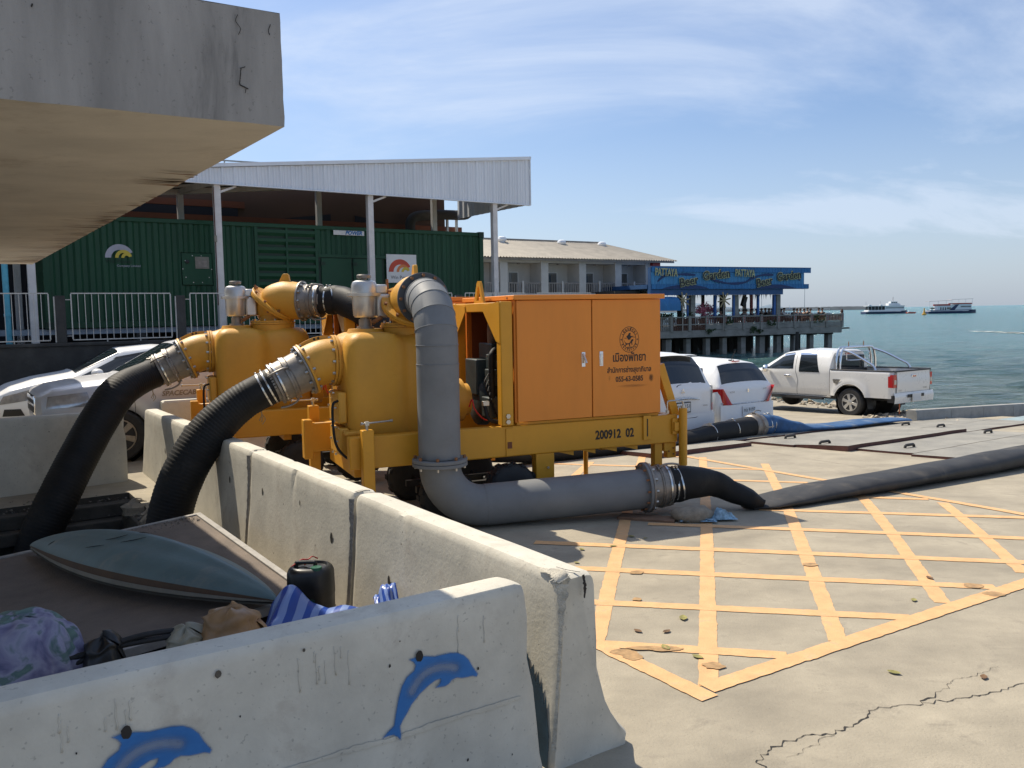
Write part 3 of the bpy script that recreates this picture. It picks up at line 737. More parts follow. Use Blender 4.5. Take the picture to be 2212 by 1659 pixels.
o = eg(1.98, 11.90); o.z = .05; barrier(o, rad(214), 3.6, 'white barrier behind the pit, in front of the parked cars', 'white barriers around the pit', seed=15, chip=.5)
o = eg(2.62, 12.75); o.z = .06; barrier(o, GA, 3.0, 'white barrier behind the far pump, turned across the row', 'white barriers around the pit', seed=21, chip=.5)
# lifting slots and holes seen on the faces (local: x along, y across, z up)
def disc(root, c, rx, rz, mt='crack', name='hole', ny=1, tilt=0.0):
    mb = MB(); n = 14; c = Vector(c)
    mb.v = [c + Vector((0, .0, 0))] + [c + Vector((math.cos(q * 6.283 / n) * rx * (1 + .2 * noise.noise(Vector((q, rx * 90, 1)))), math.sin(q * 6.283 / n) * rz * tilt, math.sin(q * 6.283 / n) * rz * (1 + .25 * noise.noise(Vector((q * 1.3, rz * 90, 4)))))) for q in range(n)]
    mb.f = [(0, 1 + i, 1 + (i + 1) % n) for i in range(n)]
    return mb.build(name, mt, root, ang=0)
def face_y(z):
    F = [(.092, .85), (.098, .74), (.110, .56), (.122, .42), (.137, .25), (.150, .12), (.162, .0)]
    for (a1_, z1_), (a2_, z2_) in zip(F[:-1], F[1:]):
        if z2_ <= z <= z1_: return lerp(a2_, a1_, (z - z2_) / (z1_ - z2_))
    return .162 if z < .5 else .092
# main row: inner face is +y local (towards -E1)
for k, spots in enumerate(([(.33, .60, .02, .04), (1.1, .52, .008, .01), (1.75, .44, .022, .05)], [(.35, .52, .03, .05), (1.0, .66, .012, .025), (1.9, .60, .02, .04)], [(.6, .55, .02, .04), (1.6, .5, .02, .04)], [(.9, .5, .02, .04)])):
    for (x, z, rx, rz) in spots: disc(mains[k], (x, face_y(z) + .0035, z), rx * .85, rz * .85)
# ragged bare corner and split of the nearest barrier's end; the end face is x = 0
def rag(root, center_line, w, mt, off, name, seed=0, n=40):
    """ragged ribbon following local 3D points, widths w, raised by vector off"""
    P = spline(center_line, 8); mb = MB(); m_ = len(P); offv = Vector(off)
    for i, c in enumerate(P):
        d = (P[min(i + 1, m_ - 1)] - P[max(i - 1, 0)]).normalized(); sd = d.cross(offv.normalized()).normalized()
        ww = w if not isinstance(w, (list, tuple)) else lerp(w[min(int(i / 8), len(w) - 1)], w[min(int(i / 8) + 1, len(w) - 1)], (i % 8) / 8)
        a = noise.noise(Vector((i * .7, seed, 1))) * .6 + noise.noise(Vector((i * 1.9, seed, 5))) * .4
        b = noise.noise(Vector((i * .7, seed, 11))) * .6 + noise.noise(Vector((i * 1.9, seed, 15))) * .4
        h = abs(noise.noise(Vector((i * .9, seed, 3)))) * .010
        mb.v += [c - sd * ww * (1 + a) + offv, c + offv * (1 + h * 100), c + sd * ww * (1 + b) + offv]
    for i in range(m_ - 1): mb.f += [(3 * i, 3 * i + 1, 3 * i + 4, 3 * i + 3), (3 * i + 1, 3 * i + 2, 3 * i + 5, 3 * i + 4)]
    return mb.build(name, mt, root, ang=70)
M0 = mains[0]
# rough broken arris down the inner corner (y=+) at the end
rag(M0, [(.008, .092, .87), (.004, .097, .76), (.004, .106, .62), (.004, .117, .48), (.004, .133, .30), (.004, .152, .10)], [.034, .016, .009, .008, .007, .012], 'broken_white', (-.006, .004, 0), 'broken_corner', 3)
rag(M0, [(.004, .08, .88), (.03, .085, .900), (.08, .080, .902), (.13, .085, .90), (.2, .088, .895)], [.03, .04, .026, .012, .004], 'broken_white', (0, .002, .005), 'broken_corner', 8)
rag(M0, [(-.010, -.012, .900), (-.014, -.018, .84), (-.012, -.016, .79)], [.007, .009, .004], 'crack', (-.010, 0, 0), 'split', 5)
rag(M0, [(.0, -.01, .905), (.06, .02, .906), (.13, .03, .905)], [.004, .004, .002], 'crack', (0, 0, .003), 'split', 6)
# dark blue paint low on the inner face beside the end
bp_ = [(.035, .0), (.30, .0), (.30, .50), (.24, .47), (.22, .40), (.19, .44), (.17, .36), (.15, .42), (.13, .35), (.115, .38), (.095, .28), (.08, .33), (.06, .22), (.04, .15)]
mb = MB(); mb.v = [Vector((x, face_y(z) + .005, z)) for x, z in bp_]; mb.f = [tuple(range(len(bp_)))]; mb.build('blue_paint_stain', mat('stain_blue', (.014, .045, .075), .8, var=.2, scale=12), M0, ang=0)
for k in (1, 2):
    rag(mains[k], [(.01, .095, .86), (.006, .102, .68), (.004, .114, .5), (.004, .132, .3), (.004, .157, .05)], [.022, .014, .012, .012, .012], 'bare_concrete', (-.004, .006, 0), 'broken_corner', 20 + k)
    rag(mains[k], [(.03, .05, .897), (.05, .0, .899), (.04, -.05, .897)], [.022, .02, .014], 'broken_white', (0, 0, .004), 'broken_corner', 30 + k)
for z_, x0_, x1_ in ((.40, .05, 1.3), (.33, .9, 2.6)):
    rag(near, [(lerp(x0_, x1_, k / 8), face_y(z_), z_ + .012 * noise.noise(Vector((k, z_, 0)))) for k in range(9)], [.006, .012, .008, .014, .008, .012, .006, .009, .004], 'barrier_paint', (0, .0045, 0), 'form_line', 50, 9)
# drips of paint on the camera side (y = + local for the near one, since it runs along -E1)
random.seed(5)
db = MB()
for gx, n_ in ((.95, 9), (1.75, 8), (2.55, 6), (.25, 3)):
    for _ in range(n_):
        x = gx + random.uniform(-.11, .11); z0 = random.uniform(.76, .83); L_ = random.uniform(.03, .14)
        P = [Vector((x + .002 * math.sin(q * 2 + x * 50), face_y(z0 - L_ * q / 5) + .001, z0 - L_ * q / 5)) for q in range(6)]
        db.tube(P, [.0016, .0018, .002, .002, .0026, .0036], 6)
db.build('paint_drips', 'barrier_paint', near, ang=180, kind='stuff')
# dolphins sprayed through a stencil: soft edged paint film following the face
DOL = [(437, 955), (478, 940), (540, 932), (600, 934), (650, 922), (700, 911), (750, 910), (790, 925), (822, 955), (846, 1000), (880, 1046), (872, 1064), (845, 1058), (815, 1066), (780, 1072), (742, 1070), (712, 1085), (695, 1108), (668, 1126), (605, 1136), (628, 1116), (640, 1094), (640, 1076), (605, 1088), (560, 1122), (505, 1175), (450, 1245), (425, 1295), (395, 1345), (377, 1385), (383, 1440), (380, 1475), (360, 1452), (335, 1440), (300, 1448), (262, 1465), (300, 1420), (338, 1382), (350, 1300), (368, 1200), (388, 1128), (420, 1068), (468, 1025), (478, 990), (462, 968)]
dm = bpy.data.materials.new('dolphin_paint'); dm.use_nodes = True
_t = dm.node_tree; _b = _t.nodes['Principled BSDF']; _b.inputs['Roughness'].default_value = .7
_a = _t.nodes.new('ShaderNodeAttribute'); _a.attribute_name = 'cover'
_nz = _t.nodes.new('ShaderNodeTexNoise'); _nz.inputs['Scale'].default_value = 14
_cm = _t.nodes.new('ShaderNodeMix'); _cm.data_type = 'RGBA'; _cm.inputs['A'].default_value = (.018, .125, .37, 1); _cm.inputs['B'].default_value = (.035, .18, .46, 1)
_t.links.new(_nz.outputs[0], _cm.inputs['Factor']); _t.links.new(_cm.outputs['Result'], _b.inputs['Base Color'])
_t.links.new(_a.outputs['Fac'], _b.inputs['Alpha'])
MATS['dolphin_paint'] = dm
def pdist(p, P):
    best = 1e9; c = False; n = len(P)
    for i in range(n):
        x1, y1 = P[i]; x2, y2 = P[(i + 1) % n]; dx, dy = x2 - x1, y2 - y1
        t = max(0, min(1, ((p[0] - x1) * dx + (p[1] - y1) * dy) / (dx * dx + dy * dy + 1e-9)))
        best = min(best, math.hypot(p[0] - x1 - t * dx, p[1] - y1 - t * dy))
        if (y1 > p[1]) != (y2 > p[1]) and p[0] < (x2 - x1) * (p[1] - y1) / (y2 - y1) + x1: c = not c
    return best if c else -best
NP = ge(0, 0)
def near_local(u, v):
    """picture point -> near barrier local coordinates on its camera face"""
    d = _fw + _R * ((u - 1106) / FP) + _U * ((829.5 - v) / FP)
    ey = Vector((0, 0, EYE)); yy = .12
    for _ in range(8):
        # plane with e2 = 3.175 - yy
        t = (3.175 - yy - ey.dot(E2)) / d.dot(E2); P = ey + d * t; yy = face_y(max(.20, min(.85, P.z)))
    return (2.125 - P.dot(E1), P.z)
ref = [near_local(737.3 + x / 3, 1106 + y / 3) for x, y in DOL]
belly = [near_local(737.3 + x / 3, 1106 + y / 3) for x, y in ((455, 1160), (480, 1115), (510, 1075), (545, 1042), (580, 1022), (620, 1008), (660, 1002), (700, 1002), (735, 1008))]
belly = [tuple(p)[:2] for p in spline([(x, z, 0) for x, z in belly], 6)]
hx, hz_ = near_local(737.3 + 500 / 3, 1106 + 930 / 3)
hx2, hz2 = near_local(272, 1580)
for (ox, oz) in ((0, 0), (hx2 - hx, hz2 - hz_)):
    P = [(x + ox, z + oz) for x, z in ref]
    lo = (min(p[0] for p in P) - .02, min(p[1] for p in P) - .02); hi = (max(p[0] for p in P) + .02, max(p[1] for p in P) + .02)
    NX, NZ = 110, 120; mb = MB(); cov = []
    for j in range(NZ + 1):
        for i in range(NX + 1):
            x = lerp(lo[0], hi[0], i / NX); z = lerp(lo[1], hi[1], j / NZ)
            d = pdist((x, z), P)
            mb.v.append(Vector((x, face_y(max(.20, z)) + .0065, z)))
            c = sm(-.005, .005, d)
            hd2 = min(math.hypot(x - ox - q[0], z - oz - q[1]) for q in belly)
            c *= 1 - .58 * math.exp(-(hd2 / .024) ** 2)          # the airbrushed pale belly
            cov.append(c)
    for j in range(NZ):
        for i in range(NX):
            k = j * (NX + 1) + i; q = (k, k + 1, k + NX + 2, k + NX + 1)
            if max(cov[r] for r in q) > .004: mb.f.append(q)
    o = mb.build('dolphin_painting', dm, near, ang=180, recalc=False)
    at = o.data.attributes.new('cover', 'FLOAT', 'POINT'); at.data.foreach_set('value', cov)
    disc(near, (hx + ox, face_y(hz_ + oz) + .009, hz_ + oz), .017, .024, 'crack')
for (u, v, r) in ((655, 1403, .006), (862, 1384, .003), (470, 1455, .012)):
    x, z = near_local(u, v); disc(near, (x, face_y(z) + .008, z), r, r * 1.2, 'dirt', 'stain')
# ---- overhead concrete slab at the upper left
Cc = Vector((-1.065, 4.18, 0)); sdir = (Vector((-7.56, 13.71, 0)) - Cc).normalized(); pdir = (Vector((-2.06, 3.57, 0)) - Cc).normalized()
sroot = thing('overhead_slab', 'weathered grey concrete walkway slab overhead at upper left', 'slab', (Cc.x, Cc.y, 0))
zs, zt = 3.005, 3.53
LL = (Vector((-7.56, 13.71, 0)) - Cc).length; WW = 9.0
def sgrid(o_, du, dv, nu, nv, name, mt, amp=.006):
    mb = MB()
    for j in range(nv + 1):
        for i in range(nu + 1):
            p = Vector(o_) + Vector(du) * (i / nu) + Vector(dv) * (j / nv)
            a = amp * noise.noise(p * 3) + amp * .7 * noise.noise(p * 11)
            e = min(j, nv - j, i, nu - i)
            p = p + Vector((a, a, a * .8 + (-.5 * abs(noise.noise(p * 4)) * amp * 3 if j == nv else 0)))
            mb.v.append(p)
    for j in range(nv):
        for i in range(nu): k = j * (nu + 1) + i; mb.f.append((k, k + 1, k + nu + 2, k + nu + 1))
    return mb
Z = Vector((0, 0, 1))
a_ = Vector((0, 0, zs)); up = Z * (zt - zs)
slab_m = MB()
parts = [sgrid(a_, pdir * WW, up, 60, 12, '', ''), sgrid(a_, sdir * LL, up, 60, 8, '', ''), sgrid(a_ + up, pdir * WW, sdir * LL, 20, 20, '', '', .0), sgrid(a_ + sdir * LL, pdir * WW, up, 20, 3, '', '', .0), sgrid(a_ + pdir * WW, sdir * LL, up, 20, 3, '', '', 0)]
for q in parts: slab_m.add(q.v, q.f)
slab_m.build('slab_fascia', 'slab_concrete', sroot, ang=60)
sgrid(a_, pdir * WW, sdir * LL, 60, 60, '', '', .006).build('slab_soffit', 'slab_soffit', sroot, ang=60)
# columns carrying it, out of frame to the left
for (a, b) in ((7.6, 2.5), (7.6, 9.0)):
    c = pdir * a + sdir * b; cb_m = MB(); cb_m.rings((c.x, c.y, 0), (0, 0, 1), [(0, .28), (zs + .003, .28)], 20); cb_m.build('column', 'slab_concrete', sroot)
# rust streaks and cracks under the edge and on the face
random.seed(3)
for _ in range(46):
    t = random.uniform(.12, .98) ; b = t * LL; L_ = random.uniform(.08, .6) * (.4 + t)
    P = [Vector((0, 0, 0)) + sdir * (b + .01 * math.sin(k)) + pdir * (.015 + L_ * k / 4) + Z * (zs - .016 + .0) for k in range(5)]
    mb = MB()
    for k, p in enumerate(P): ww = .02 * (1 - k / 4.2) * random.uniform(.6, 1.4) * (1 + t); mb.v += [p - sdir * ww, p + sdir * ww]
    mb.f = [(2 * k, 2 * k + 2, 2 * k + 3, 2 * k + 1) for k in range(4)]
    mb.build('rust_streak', mat('rust_streak', (.20, .10, .045), .9) if 'rust_streak' not in MATS else 'rust_streak', sroot, ang=0)
def fpt(a, z, off=.004): return pdir * a + Z * z - sdir * off
for P, w_ in (([(.175, 3.26), (.185, 3.255), (.20, 3.25)], .004), ([(.195, 3.25), (.2, 3.21), (.205, 3.175)], .0045), ([(.205, 3.175), (.185, 3.168), (.165, 3.16)], .006), ([(.175, 3.165), (.18, 3.14)], .003), ([(1.03, 3.40), (1.035, 3.385)], .006), ([(.05, 3.47), (.06, 3.44), (.055, 3.42)], .004), ([(.2, 3.49), (.21, 3.46), (.19, 3.43), (.2, 3.40)], .003)):
    rag(sroot, [fpt(a, z) for a, z in P], w_ * .5, 'crack', tuple(-sdir * .002), 'surface_crack', random.randint(0, 99))
# ================================================================== PUMPS
Z0 = Vector((0, 0, 1))
def flange(parent, c, d, r, th, m, n=12, bm='bolt_steel', name='flange', br=.017, both=True, hole=None):
    c = Vector(c); d = Vector(d).normalized(); f = MB()
    f.rings(c, d, [(0, r * .5), (0, r - .004), (.004, r), (th - .004, r), (th, r - .004), (th, r * .5)], 48)
    o = f.build(name, m, parent, ang=40)
    b = MB(); b.bolts(c + d * th, d, r * .89, n, br, .03)
    if both: b.bolts(c, -d, r * .89, n, br, .03)
    b.build('bolt_ring', bm, o, ang=20)
    return o
def sdf_tank(x, y):
    qx, qy = abs(x + 1.40) - .30 + .13, abs(y - .72) - .47 + .13
    a = math.hypot(max(qx, 0), max(qy, 0)) + min(max(qx, qy), 0) - .13
    b = math.hypot(x + .86, y - .72) - .37
    k = .20; h = max(k - abs(a - b), 0) / k
    return min(a, b) - h * h * k * .25
def ring_tank(inset, n=72):
    out = []
    for i in range(n):
        an = 6.28318 * i / n; dx, dy = math.cos(an), math.sin(an); r = 1.3; s_ = 1
        for _ in range(60):
            s_ = sdf_tank(-1.28 + dx * r, .72 + dy * r) + inset
            if s_ < .001: break
            r = max(.02, r - max(.002, s_ * .6))
        out.append((-1.28 + dx * r, .72 + dy * r))
    return out
def crank(parent, a, b, z, ang):
    m_ = MB(); d = Vector((math.cos(ang), math.sin(ang), .03))
    m_.cyl((a, b, z), (a, b, z + .05), .016, 8); m_.box((a - .02, b - .02, z + .045), (a + .02, b + .02, z + .085))
    p = Vector((a, b, z + .065)); m_.cyl(p - d * .05, p + d * .25, .009, 8); m_.cyl(p - d * .06, p - d * .04, .016, 8); m_.cyl(p + d * .245, p + d * .27, .015, 8)
    return m_.build('crank_handle', 'bolt_steel', parent, ang=40)
def pump(loc, label, kind):
    P = thing('pump_trailer', label, 'pump', loc, rad(23), 'trailer pumps behind the barriers')
    ch = MB()
    ch.box((-1.77, 0, .60), (2.03, .13, .925)); ch.build('chassis_rail', 'frame_yellow', P, bevel=.014)
    ch = MB(); ch.box((-1.90, 1.37, .60), (2.03, 1.50, .925)); ch.build('chassis_rail', 'frame_yellow', P, bevel=.014)
    for a, w_, z0, z1 in ((-1.70, .10, .50, .64), (-.95, .10, .52, .72), (.35, .12, .52, .62), (1.1, .12, .56, .70), (1.93, .1, .602, .92)):
        MB().box((a, .132, z0), (a + w_, 1.368, z1)).build('cross_member', 'frame_yellow', P, bevel=.008)
    MB().box((-1.98, 1.37, .52), (-1.88, 1.52, .96)).build('end_block', 'frame_yellow', P, bevel=.01)
    for (a, b, z0, z1, an) in ((-1.61, -.075, -.0, 1.0, .15), (-1.83, 1.60, -.05, 1.10, 3.5)):
        j = MB().box((a - .058, b - .055, z0 + .18), (a + .058, b + .055, z1)).build('jack_leg', 'frame_yellow', P, bevel=.008)
        MB().box((a - .042, b - .04, z0 + .02), (a + .042, b + .04, z0 + .18)).box((a - .09, b - .09, z0 - .01), (a + .09, b + .09, z0 + .02)).build('foot', 'frame_yellow', j, bevel=.004)
        crank(j, a, b, z1, an)
    # right-hand jack, round tube, its bracket and folded crank
    j = MB().cyl((2.06, -.06, .34), (2.06, -.06, 1.0), .048, 20).build('jack_leg', 'frame_yellow', P)
    MB().cyl((2.06, -.06, .27), (2.06, -.06, .34), .03, 14).build('foot', 'bolt_steel', j)
    MB().box((1.94, -.03, .70), (2.04, .0, .88)).box((1.95, -.06, .74), (2.01, -.03, .84)).build('bracket', 'frame_yellow', j, bevel=.005)
    MB().tube(spline([(2.06, -.06, 1.0), (2.06, -.06, 1.06), (2.03, -.06, 1.085), (1.88, -.06, 1.09), (1.85, -.06, 1.07), (1.85, -.06, .97)], 5), .009, 8).cyl((2.06, -.06, .99), (2.06, -.06, 1.03), .022, 10).cyl((1.85, -.06, .95), (1.85, -.06, .985), .02, 10).build('crank_handle', 'bolt_steel', j)
    # landing post under the rail with plates
    MB().box((1.74, .03, .30), (1.84, .12, .60)).box((1.68, -.02, .315), (1.90, .17, .335)).box((1.70, 0, .27), (1.88, .15, .285)).box((1.71, .0, .05), (1.87, .14, .27)).build('landing_post', 'frame_yellow', P, bevel=.004)
    MB().box((1.90, .02, .42), (2.02, .10, .60)).box((1.86, .02, .50), (1.92, .10, .60)).build('hitch_bracket', 'frame_yellow', P, bevel=.006)
    MB().bolts((1.96, .02, .50), (0, -1, 0), .04, 3, .010, .012).build('bolt_ring', 'bolt_rust', P, ang=20)
    MB().box((.235, -.0, .29), (.45, .12, .60)).build('spring_hanger', 'frame_yellow', P, bevel=.006)
    MB().bolts((.37, .0, .45), (0, -1, 0), .0, 1, .014, .02).build('bolt_ring', 'bolt_steel', P, ang=20)
    for k in range(4):
        a = .50 + k * .27; MB().prism([(a, .03, .602), (a + .20, .03, .602), (a + .20, .03, .55)], (0, .02, 0)).build('step_bracket', 'frame_yellow', P, ang=0)
    MB().cyl((1.60, 1.45, .0), (1.60, 1.45, .6), .03, 12).box((1.48, 1.38, -.06), (1.72, 1.52, -.045)).cyl((1.6, 1.45, -.05), (1.6, 1.45, .02), .04, 12).build('prop_leg', 'frame_yellow', P)
    # plates on the rail
    MB().box((-.115, -.011, .61), (-.03, -.001, .905)).build('rail_plate', 'frame_yellow', P, bevel=.003)
    MB().box((-.10, -.0135, .69), (-.048, -.0115, .76)).build('recess', 'cabinet_inside', P, ang=0)
    br = MB().box((1.56, -.022, .66), (1.66, -.001, .935)).build('slot_bracket', 'frame_yellow', P, bevel=.003)
    MB().box((1.603, -.0245, .70), (1.617, -.0225, .90)).build('slot', 'ink', br, ang=0)
    if kind == 1:
        text('200912  02', .135, 'ink', P, (1.20, -.003, .752), (1, 0, 0), (0, 0, 1), offset=.0045, sx=.80)
    # engine enclosure
    cab = MB().box((.03, .03, .915), (1.79, 1.48, .955)).build('sill', 'frame_yellow', P, bevel=.004)
    MB().box((-.02, -.055, 2.248), (1.825, 1.53, 2.300)).build('roof', 'cabinet_orange', P, bevel=.008)
    for (p, q, hx) in ((.02, .902, .80), (.914, 1.778, 1.02)):
        d = MB().box((p, -.030, .965), (q, -.003, 2.243)).build('door', 'cabinet_orange', P, bevel=.004)
        MB().box((hx - .022, -.035, 1.52), (hx + .022, -.0305, 1.68)).build('latch_plate', 'chrome', d, bevel=.002)
        h = MB()
        if hx < .9: h.bar((hx - .004, -.036, 1.665), (hx + .018, -.075, 1.56), .026, .012)
        else: h.box((hx - .014, -.040, 1.53), (hx + .014, -.0355, 1.655))
        h.build('latch', 'steel_bright', d, bevel=.002)
    MB().box((1.755, .0, .957), (1.787, 1.48, 2.246)).build('side_panel', 'cabinet_orange', P, bevel=.004)
    MB().box((.04, 1.44, .957), (1.753, 1.475, 2.246)).build('back_panel', 'cabinet_orange', P, bevel=.004)
    MB().box((.06, 1.42, .96), (1.75, 1.4375, 2.24)).box((1.735, .04, .96), (1.7525, 1.42, 2.24)).build('lining', 'cabinet_inside', P, ang=0)
    for b in (.002, 1.43):
        MB().box((.0, b, .957), (.04, b + .045, 2.246)).build('corner_post', 'cabinet_orange', P, bevel=.004)
    MB().box((.002, .05, 2.15), (.035, 1.428, 2.244)).box((.3, .05, 1.98), (.33, 1.41, 2.05)).build('header', 'cabinet_orange', P, bevel=.003)
    for z in (2.27, 1.10):
        MB().bolts((-.02, .12, 2.272), (-1, 0, 0), 0, 1, .012, .01).build('bolt_ring', 'bolt_rust', P, ang=20)
        break
    # engine
    en = thing_part(P, 'engine'); en.location = (-.26, .10, 0); en.scale = (1, 1.0, 1.0)
    MB().box((.35, .42, .98), (1.35, 1.05, 1.45)).box((.42, .5, 1.45), (1.25, .9, 1.62)).box((.22, .45, 1.18), (.42, .8, 1.50)).build('block', 'engine_green', en, bevel=.02)
    MB().box((.10, .62, 1.20), (.34, .98, 1.60)).box((.24, .5, 1.6), (.34, .9, 1.78)).box((.20, .38, 1.50), (.34, .58, 1.66)).box((.16, .32, 1.32), (.32, .52, 1.50)).box((.10, .25, .98), (.30, .48, 1.20)).build('pump_housing', 'engine_green', en, bevel=.012)
    MB().rings((.12, .75, 1.12), (1, 0, 0), [(0, .22), (.03, .27), (.12, .28), (.13, .2)], 28).build('flywheel_cover', 'engine_green', en)
    MB().tube(spline([(.16, .30, .98), (.15, .28, 1.25), (.15, .28, 1.60), (.17, .30, 1.68), (.26, .36, 1.72), (.5, .42, 1.72)], 6), .034, 12).build('radiator_hose', 'hose_black', en)
    MB().cyl((.16, .12, 1.56), (.50, .12, 1.58), .055, 16).box((.5, .2, 1.3), (.9, .35, 1.7)).build('filter', 'engine_black', en, bevel=.01)
    MB().cyl((.30, .62, 1.66), (.30, .62, 1.76), .06, 14).tube(spline([(.30, .62, 1.74), (.30, .62, 1.96), (.31, .56, 2.04), (.32, .46, 2.04), (.33, .40, 1.96), (.33, .40, 1.84)], 6), .055, 12).build('exhaust', 'rust_pipe', en)
    cb = MB(); random.seed(4)
    for k in range(7):
        x = .06 + .02 * k; cb.tube(spline([(x + .06, .30 + .02 * k, 1.46 - .05 * k), (x - .02, .22, 1.36 - .05 * k), (x + .05, .24, 1.2 - .05 * k), (x + .1, .3, .98)], 6), .006, 6)
    cb.build('wiring', 'hose_black', en)
    MB().tube(spline([(-.14, .22, 1.12), (-.12, .18, 1.2), (-.10, .16, 1.1), (-.02, .14, 1.0), (.08, .2, .96)], 6), .008, 6).build('wiring', 'red_string', en)
    MB().box((.5, .33, 1.1), (.53, .4, 1.3)).build('label_tag', 'paper', en)
    # hydraulic line looping over the rail, pump bearing drum
    MB().rings((-.52, .72, 1.16), (1, 0, 0), [(0, .14), (.02, .23), (.06, .24), (.16, .24), (.18, .18), (.24, .18)], 40).build('pump_bearing_housing', 'pump_yellow', P)
    MB().tube(spline([(-.28, .16, 1.16), (-.28, .14, 1.10), (-.25, .12, 1.00), (-.12, .14, .955), (.1, .2, .95)], 6), .022, 12).build('hydraulic_hose', 'hose_black', P)
    MB().box((-.31, .13, 1.14), (-.24, .18, 1.19)).cyl((-.28, .16, 1.10), (-.28, .16, 1.16), .022, 8).build('fitting', 'bolt_steel', P, bevel=.004)
    # lifting gantry
    for b0_, b1_ in ((-.02, .10), (1.40, 1.52)):
        MB().box((-.16, b0_, .932), (-.026, b1_, 2.235)).build('gantry_post', 'frame_yellow', P, bevel=.010)
    MB().box((-.155, .102, 2.13), (-.03, 1.398, 2.228)).build('gantry_beam', 'frame_yellow', P, bevel=.008)
    MB().prism([(-.166, .0, 2.235), (-.166, .46, 2.20), (-.166, .46, 2.13), (-.166, .10, 1.82), (-.166, .0, 1.80)], (.008, 0, 0)).build('gusset', 'frame_yellow', P, ang=0)
    MB().prism([(-.166, 1.50, 2.235), (-.166, 1.04, 2.20), (-.166, 1.04, 2.13), (-.166, 1.40, 1.82), (-.166, 1.50, 1.80)], (.008, 0, 0)).build('gusset', 'frame_yellow', P, ang=0)
    ey = MB()      # triangular lifting eye with a triangular hole
    o_ = [(.60, 2.228), (.90, 2.228), (.80, 2.45), (.775, 2.475), (.725, 2.475), (.70, 2.45)]; i_ = [(.68, 2.26), (.82, 2.26), (.77, 2.40), (.765, 2.415), (.735, 2.415), (.73, 2.40)]
    for x in (-.105, -.075):
        for p in o_: ey.v.append(Vector((x, *p)))
        for p in i_: ey.v.append(Vector((x, *p)))
    for k in range(6):
        l = (k + 1) % 6
        ey.f += [(k, l, 6 + l, 6 + k), (12 + k, 18 + k, 18 + l, 12 + l), (k, 12 + k, 12 + l, l), (6 + k, 6 + l, 18 + l, 18 + k)]
    ey.build('lifting_eye', 'frame_yellow', P, ang=30)
    MB().bolts((-.095, -.022, 1.035), (0, -1, 0), 0, 1, .026, .018).bolts((-.095, -.022, .975), (0, -1, 0), 0, 1, .026, .018).build('bolt_ring', 'bolt_steel', P, ang=20)
    # rear brace
    MB().bar((1.82, .07, 1.50), (2.03, .07, .90), .10, .09, (0, 1, 0)).build('brace', 'frame_yellow', P, bevel=.006)
    MB().bar((1.82, 1.43, 1.50), (2.03, 1.43, .90), .10, .09, (0, 1, 0)).build('brace', 'frame_yellow', P, bevel=.006)
    # pump casing
    tk = MB(); n = 72
    prof = [(.70, .10), (.74, .03), (.80, .0), (1.70, 0), (1.80, .004), (1.87, .03), (1.915, .075), (1.935, .13), (1.94, .2)]
    for z, ins in prof:
        bel = .012 * math.sin(max(0, min(1, (z - .8) / 1.0)) * 3.14)
        for x, y in ring_tank(ins - bel, n): tk.v.append(Vector((x, y, z)))
    for k in range(len(prof) - 1):
        for i in range(n): j2 = (i + 1) % n; tk.f.append((k * n + i, k * n + j2, (k + 1) * n + j2, (k + 1) * n + i))
    tk.f.append(tuple((len(prof) - 1) * n + i for i in range(n)))
    tk.build('pump_casing', 'pump_yellow', P, ang=60)
    # raised discharge boss, suction boss
    MB().rings((-.95, .72, 1.80), (0, 0, 1), [(0, .27), (.1, .275), (.18, .278), (.19, .26)], 48).build('discharge_boss', 'pump_yellow', P)
    MB().rings((-.95, .72, 1.985), (0, 0, 1), [(0, .25), (0, .285), (.022, .285), (.022, .24)], 48).build('flange', 'pump_yellow', P)
    o = MB().rings((-.95, .72, 2.010), (0, 0, 1), [(0, .2), (0, .275), (.022, .275), (.022, .2)], 48).build('flange', 'pump_yellow', P)
    MB().bolts((-.95, .72, 2.032), (0, 0, 1), .245, 12, .014, .02).build('bolt_ring', 'bolt_steel', o, ang=20)
    MB().rings((-1.40, .74, 1.90), (0, 0, 1), [(0, .22), (.05, .19), (.075, .18), (.075, .1)], 36).build('flange', 'pump_yellow', P)
    MB().rings((-1.38, .74, 1.648), (-1, 0, 0), [(0, .33), (.22, .285), (.30, .262), (.335, .258)], 48, cap=False).build('suction_boss', 'pump_yellow', P, ang=50)
    flange(P, (-1.715, .74, 1.648), (-1, 0, 0), .268, .028, 'pump_yellow', 12)
    flange(P, (-1.748, .74, 1.648), (-1, 0, 0), .268, .024, 'pump_yellow', 12, both=False)
    # inspection cover, drain pipe, low bracket at the left foot of the casing
    MB().box((-1.79, .36, 1.02), (-1.70, .86, 1.34)).box((-1.80, .30, .70), (-1.70, .80, .98)).build('inspection_cover', 'pump_yellow', P, bevel=.02)
    MB().bolts((-1.80, .6, 1.18), (-1, 0, 0), .17, 6, .012, .02).bolts((-1.80, .55, .84), (-1, 0, 0), .16, 6, .012, .02).build('bolt_ring', 'bolt_steel', P, ang=20)
    MB().tube(spline([(-1.80, .34, 1.26), (-1.86, .30, 1.22), (-1.87, .26, 1.0), (-1.85, .22, .82), (-1.76, .2, .70), (-1.66, .2, .66)], 6), .013, 10).build('drain_hose', 'hose_black', P)
    MB().box((-1.77, .14, .925), (-1.55, .3, .96)).build('mount_pad', 'pump_yellow', P, bevel=.01)
    # suction elbow with its ribs and second flange
    D2 = Vector((-.917, 0, -.40)).normalized(); c2 = Vector((-2.01, .74, 1.577))
    e = MB(); pa = Vector((-1.775, .74, 1.648)); N = 9
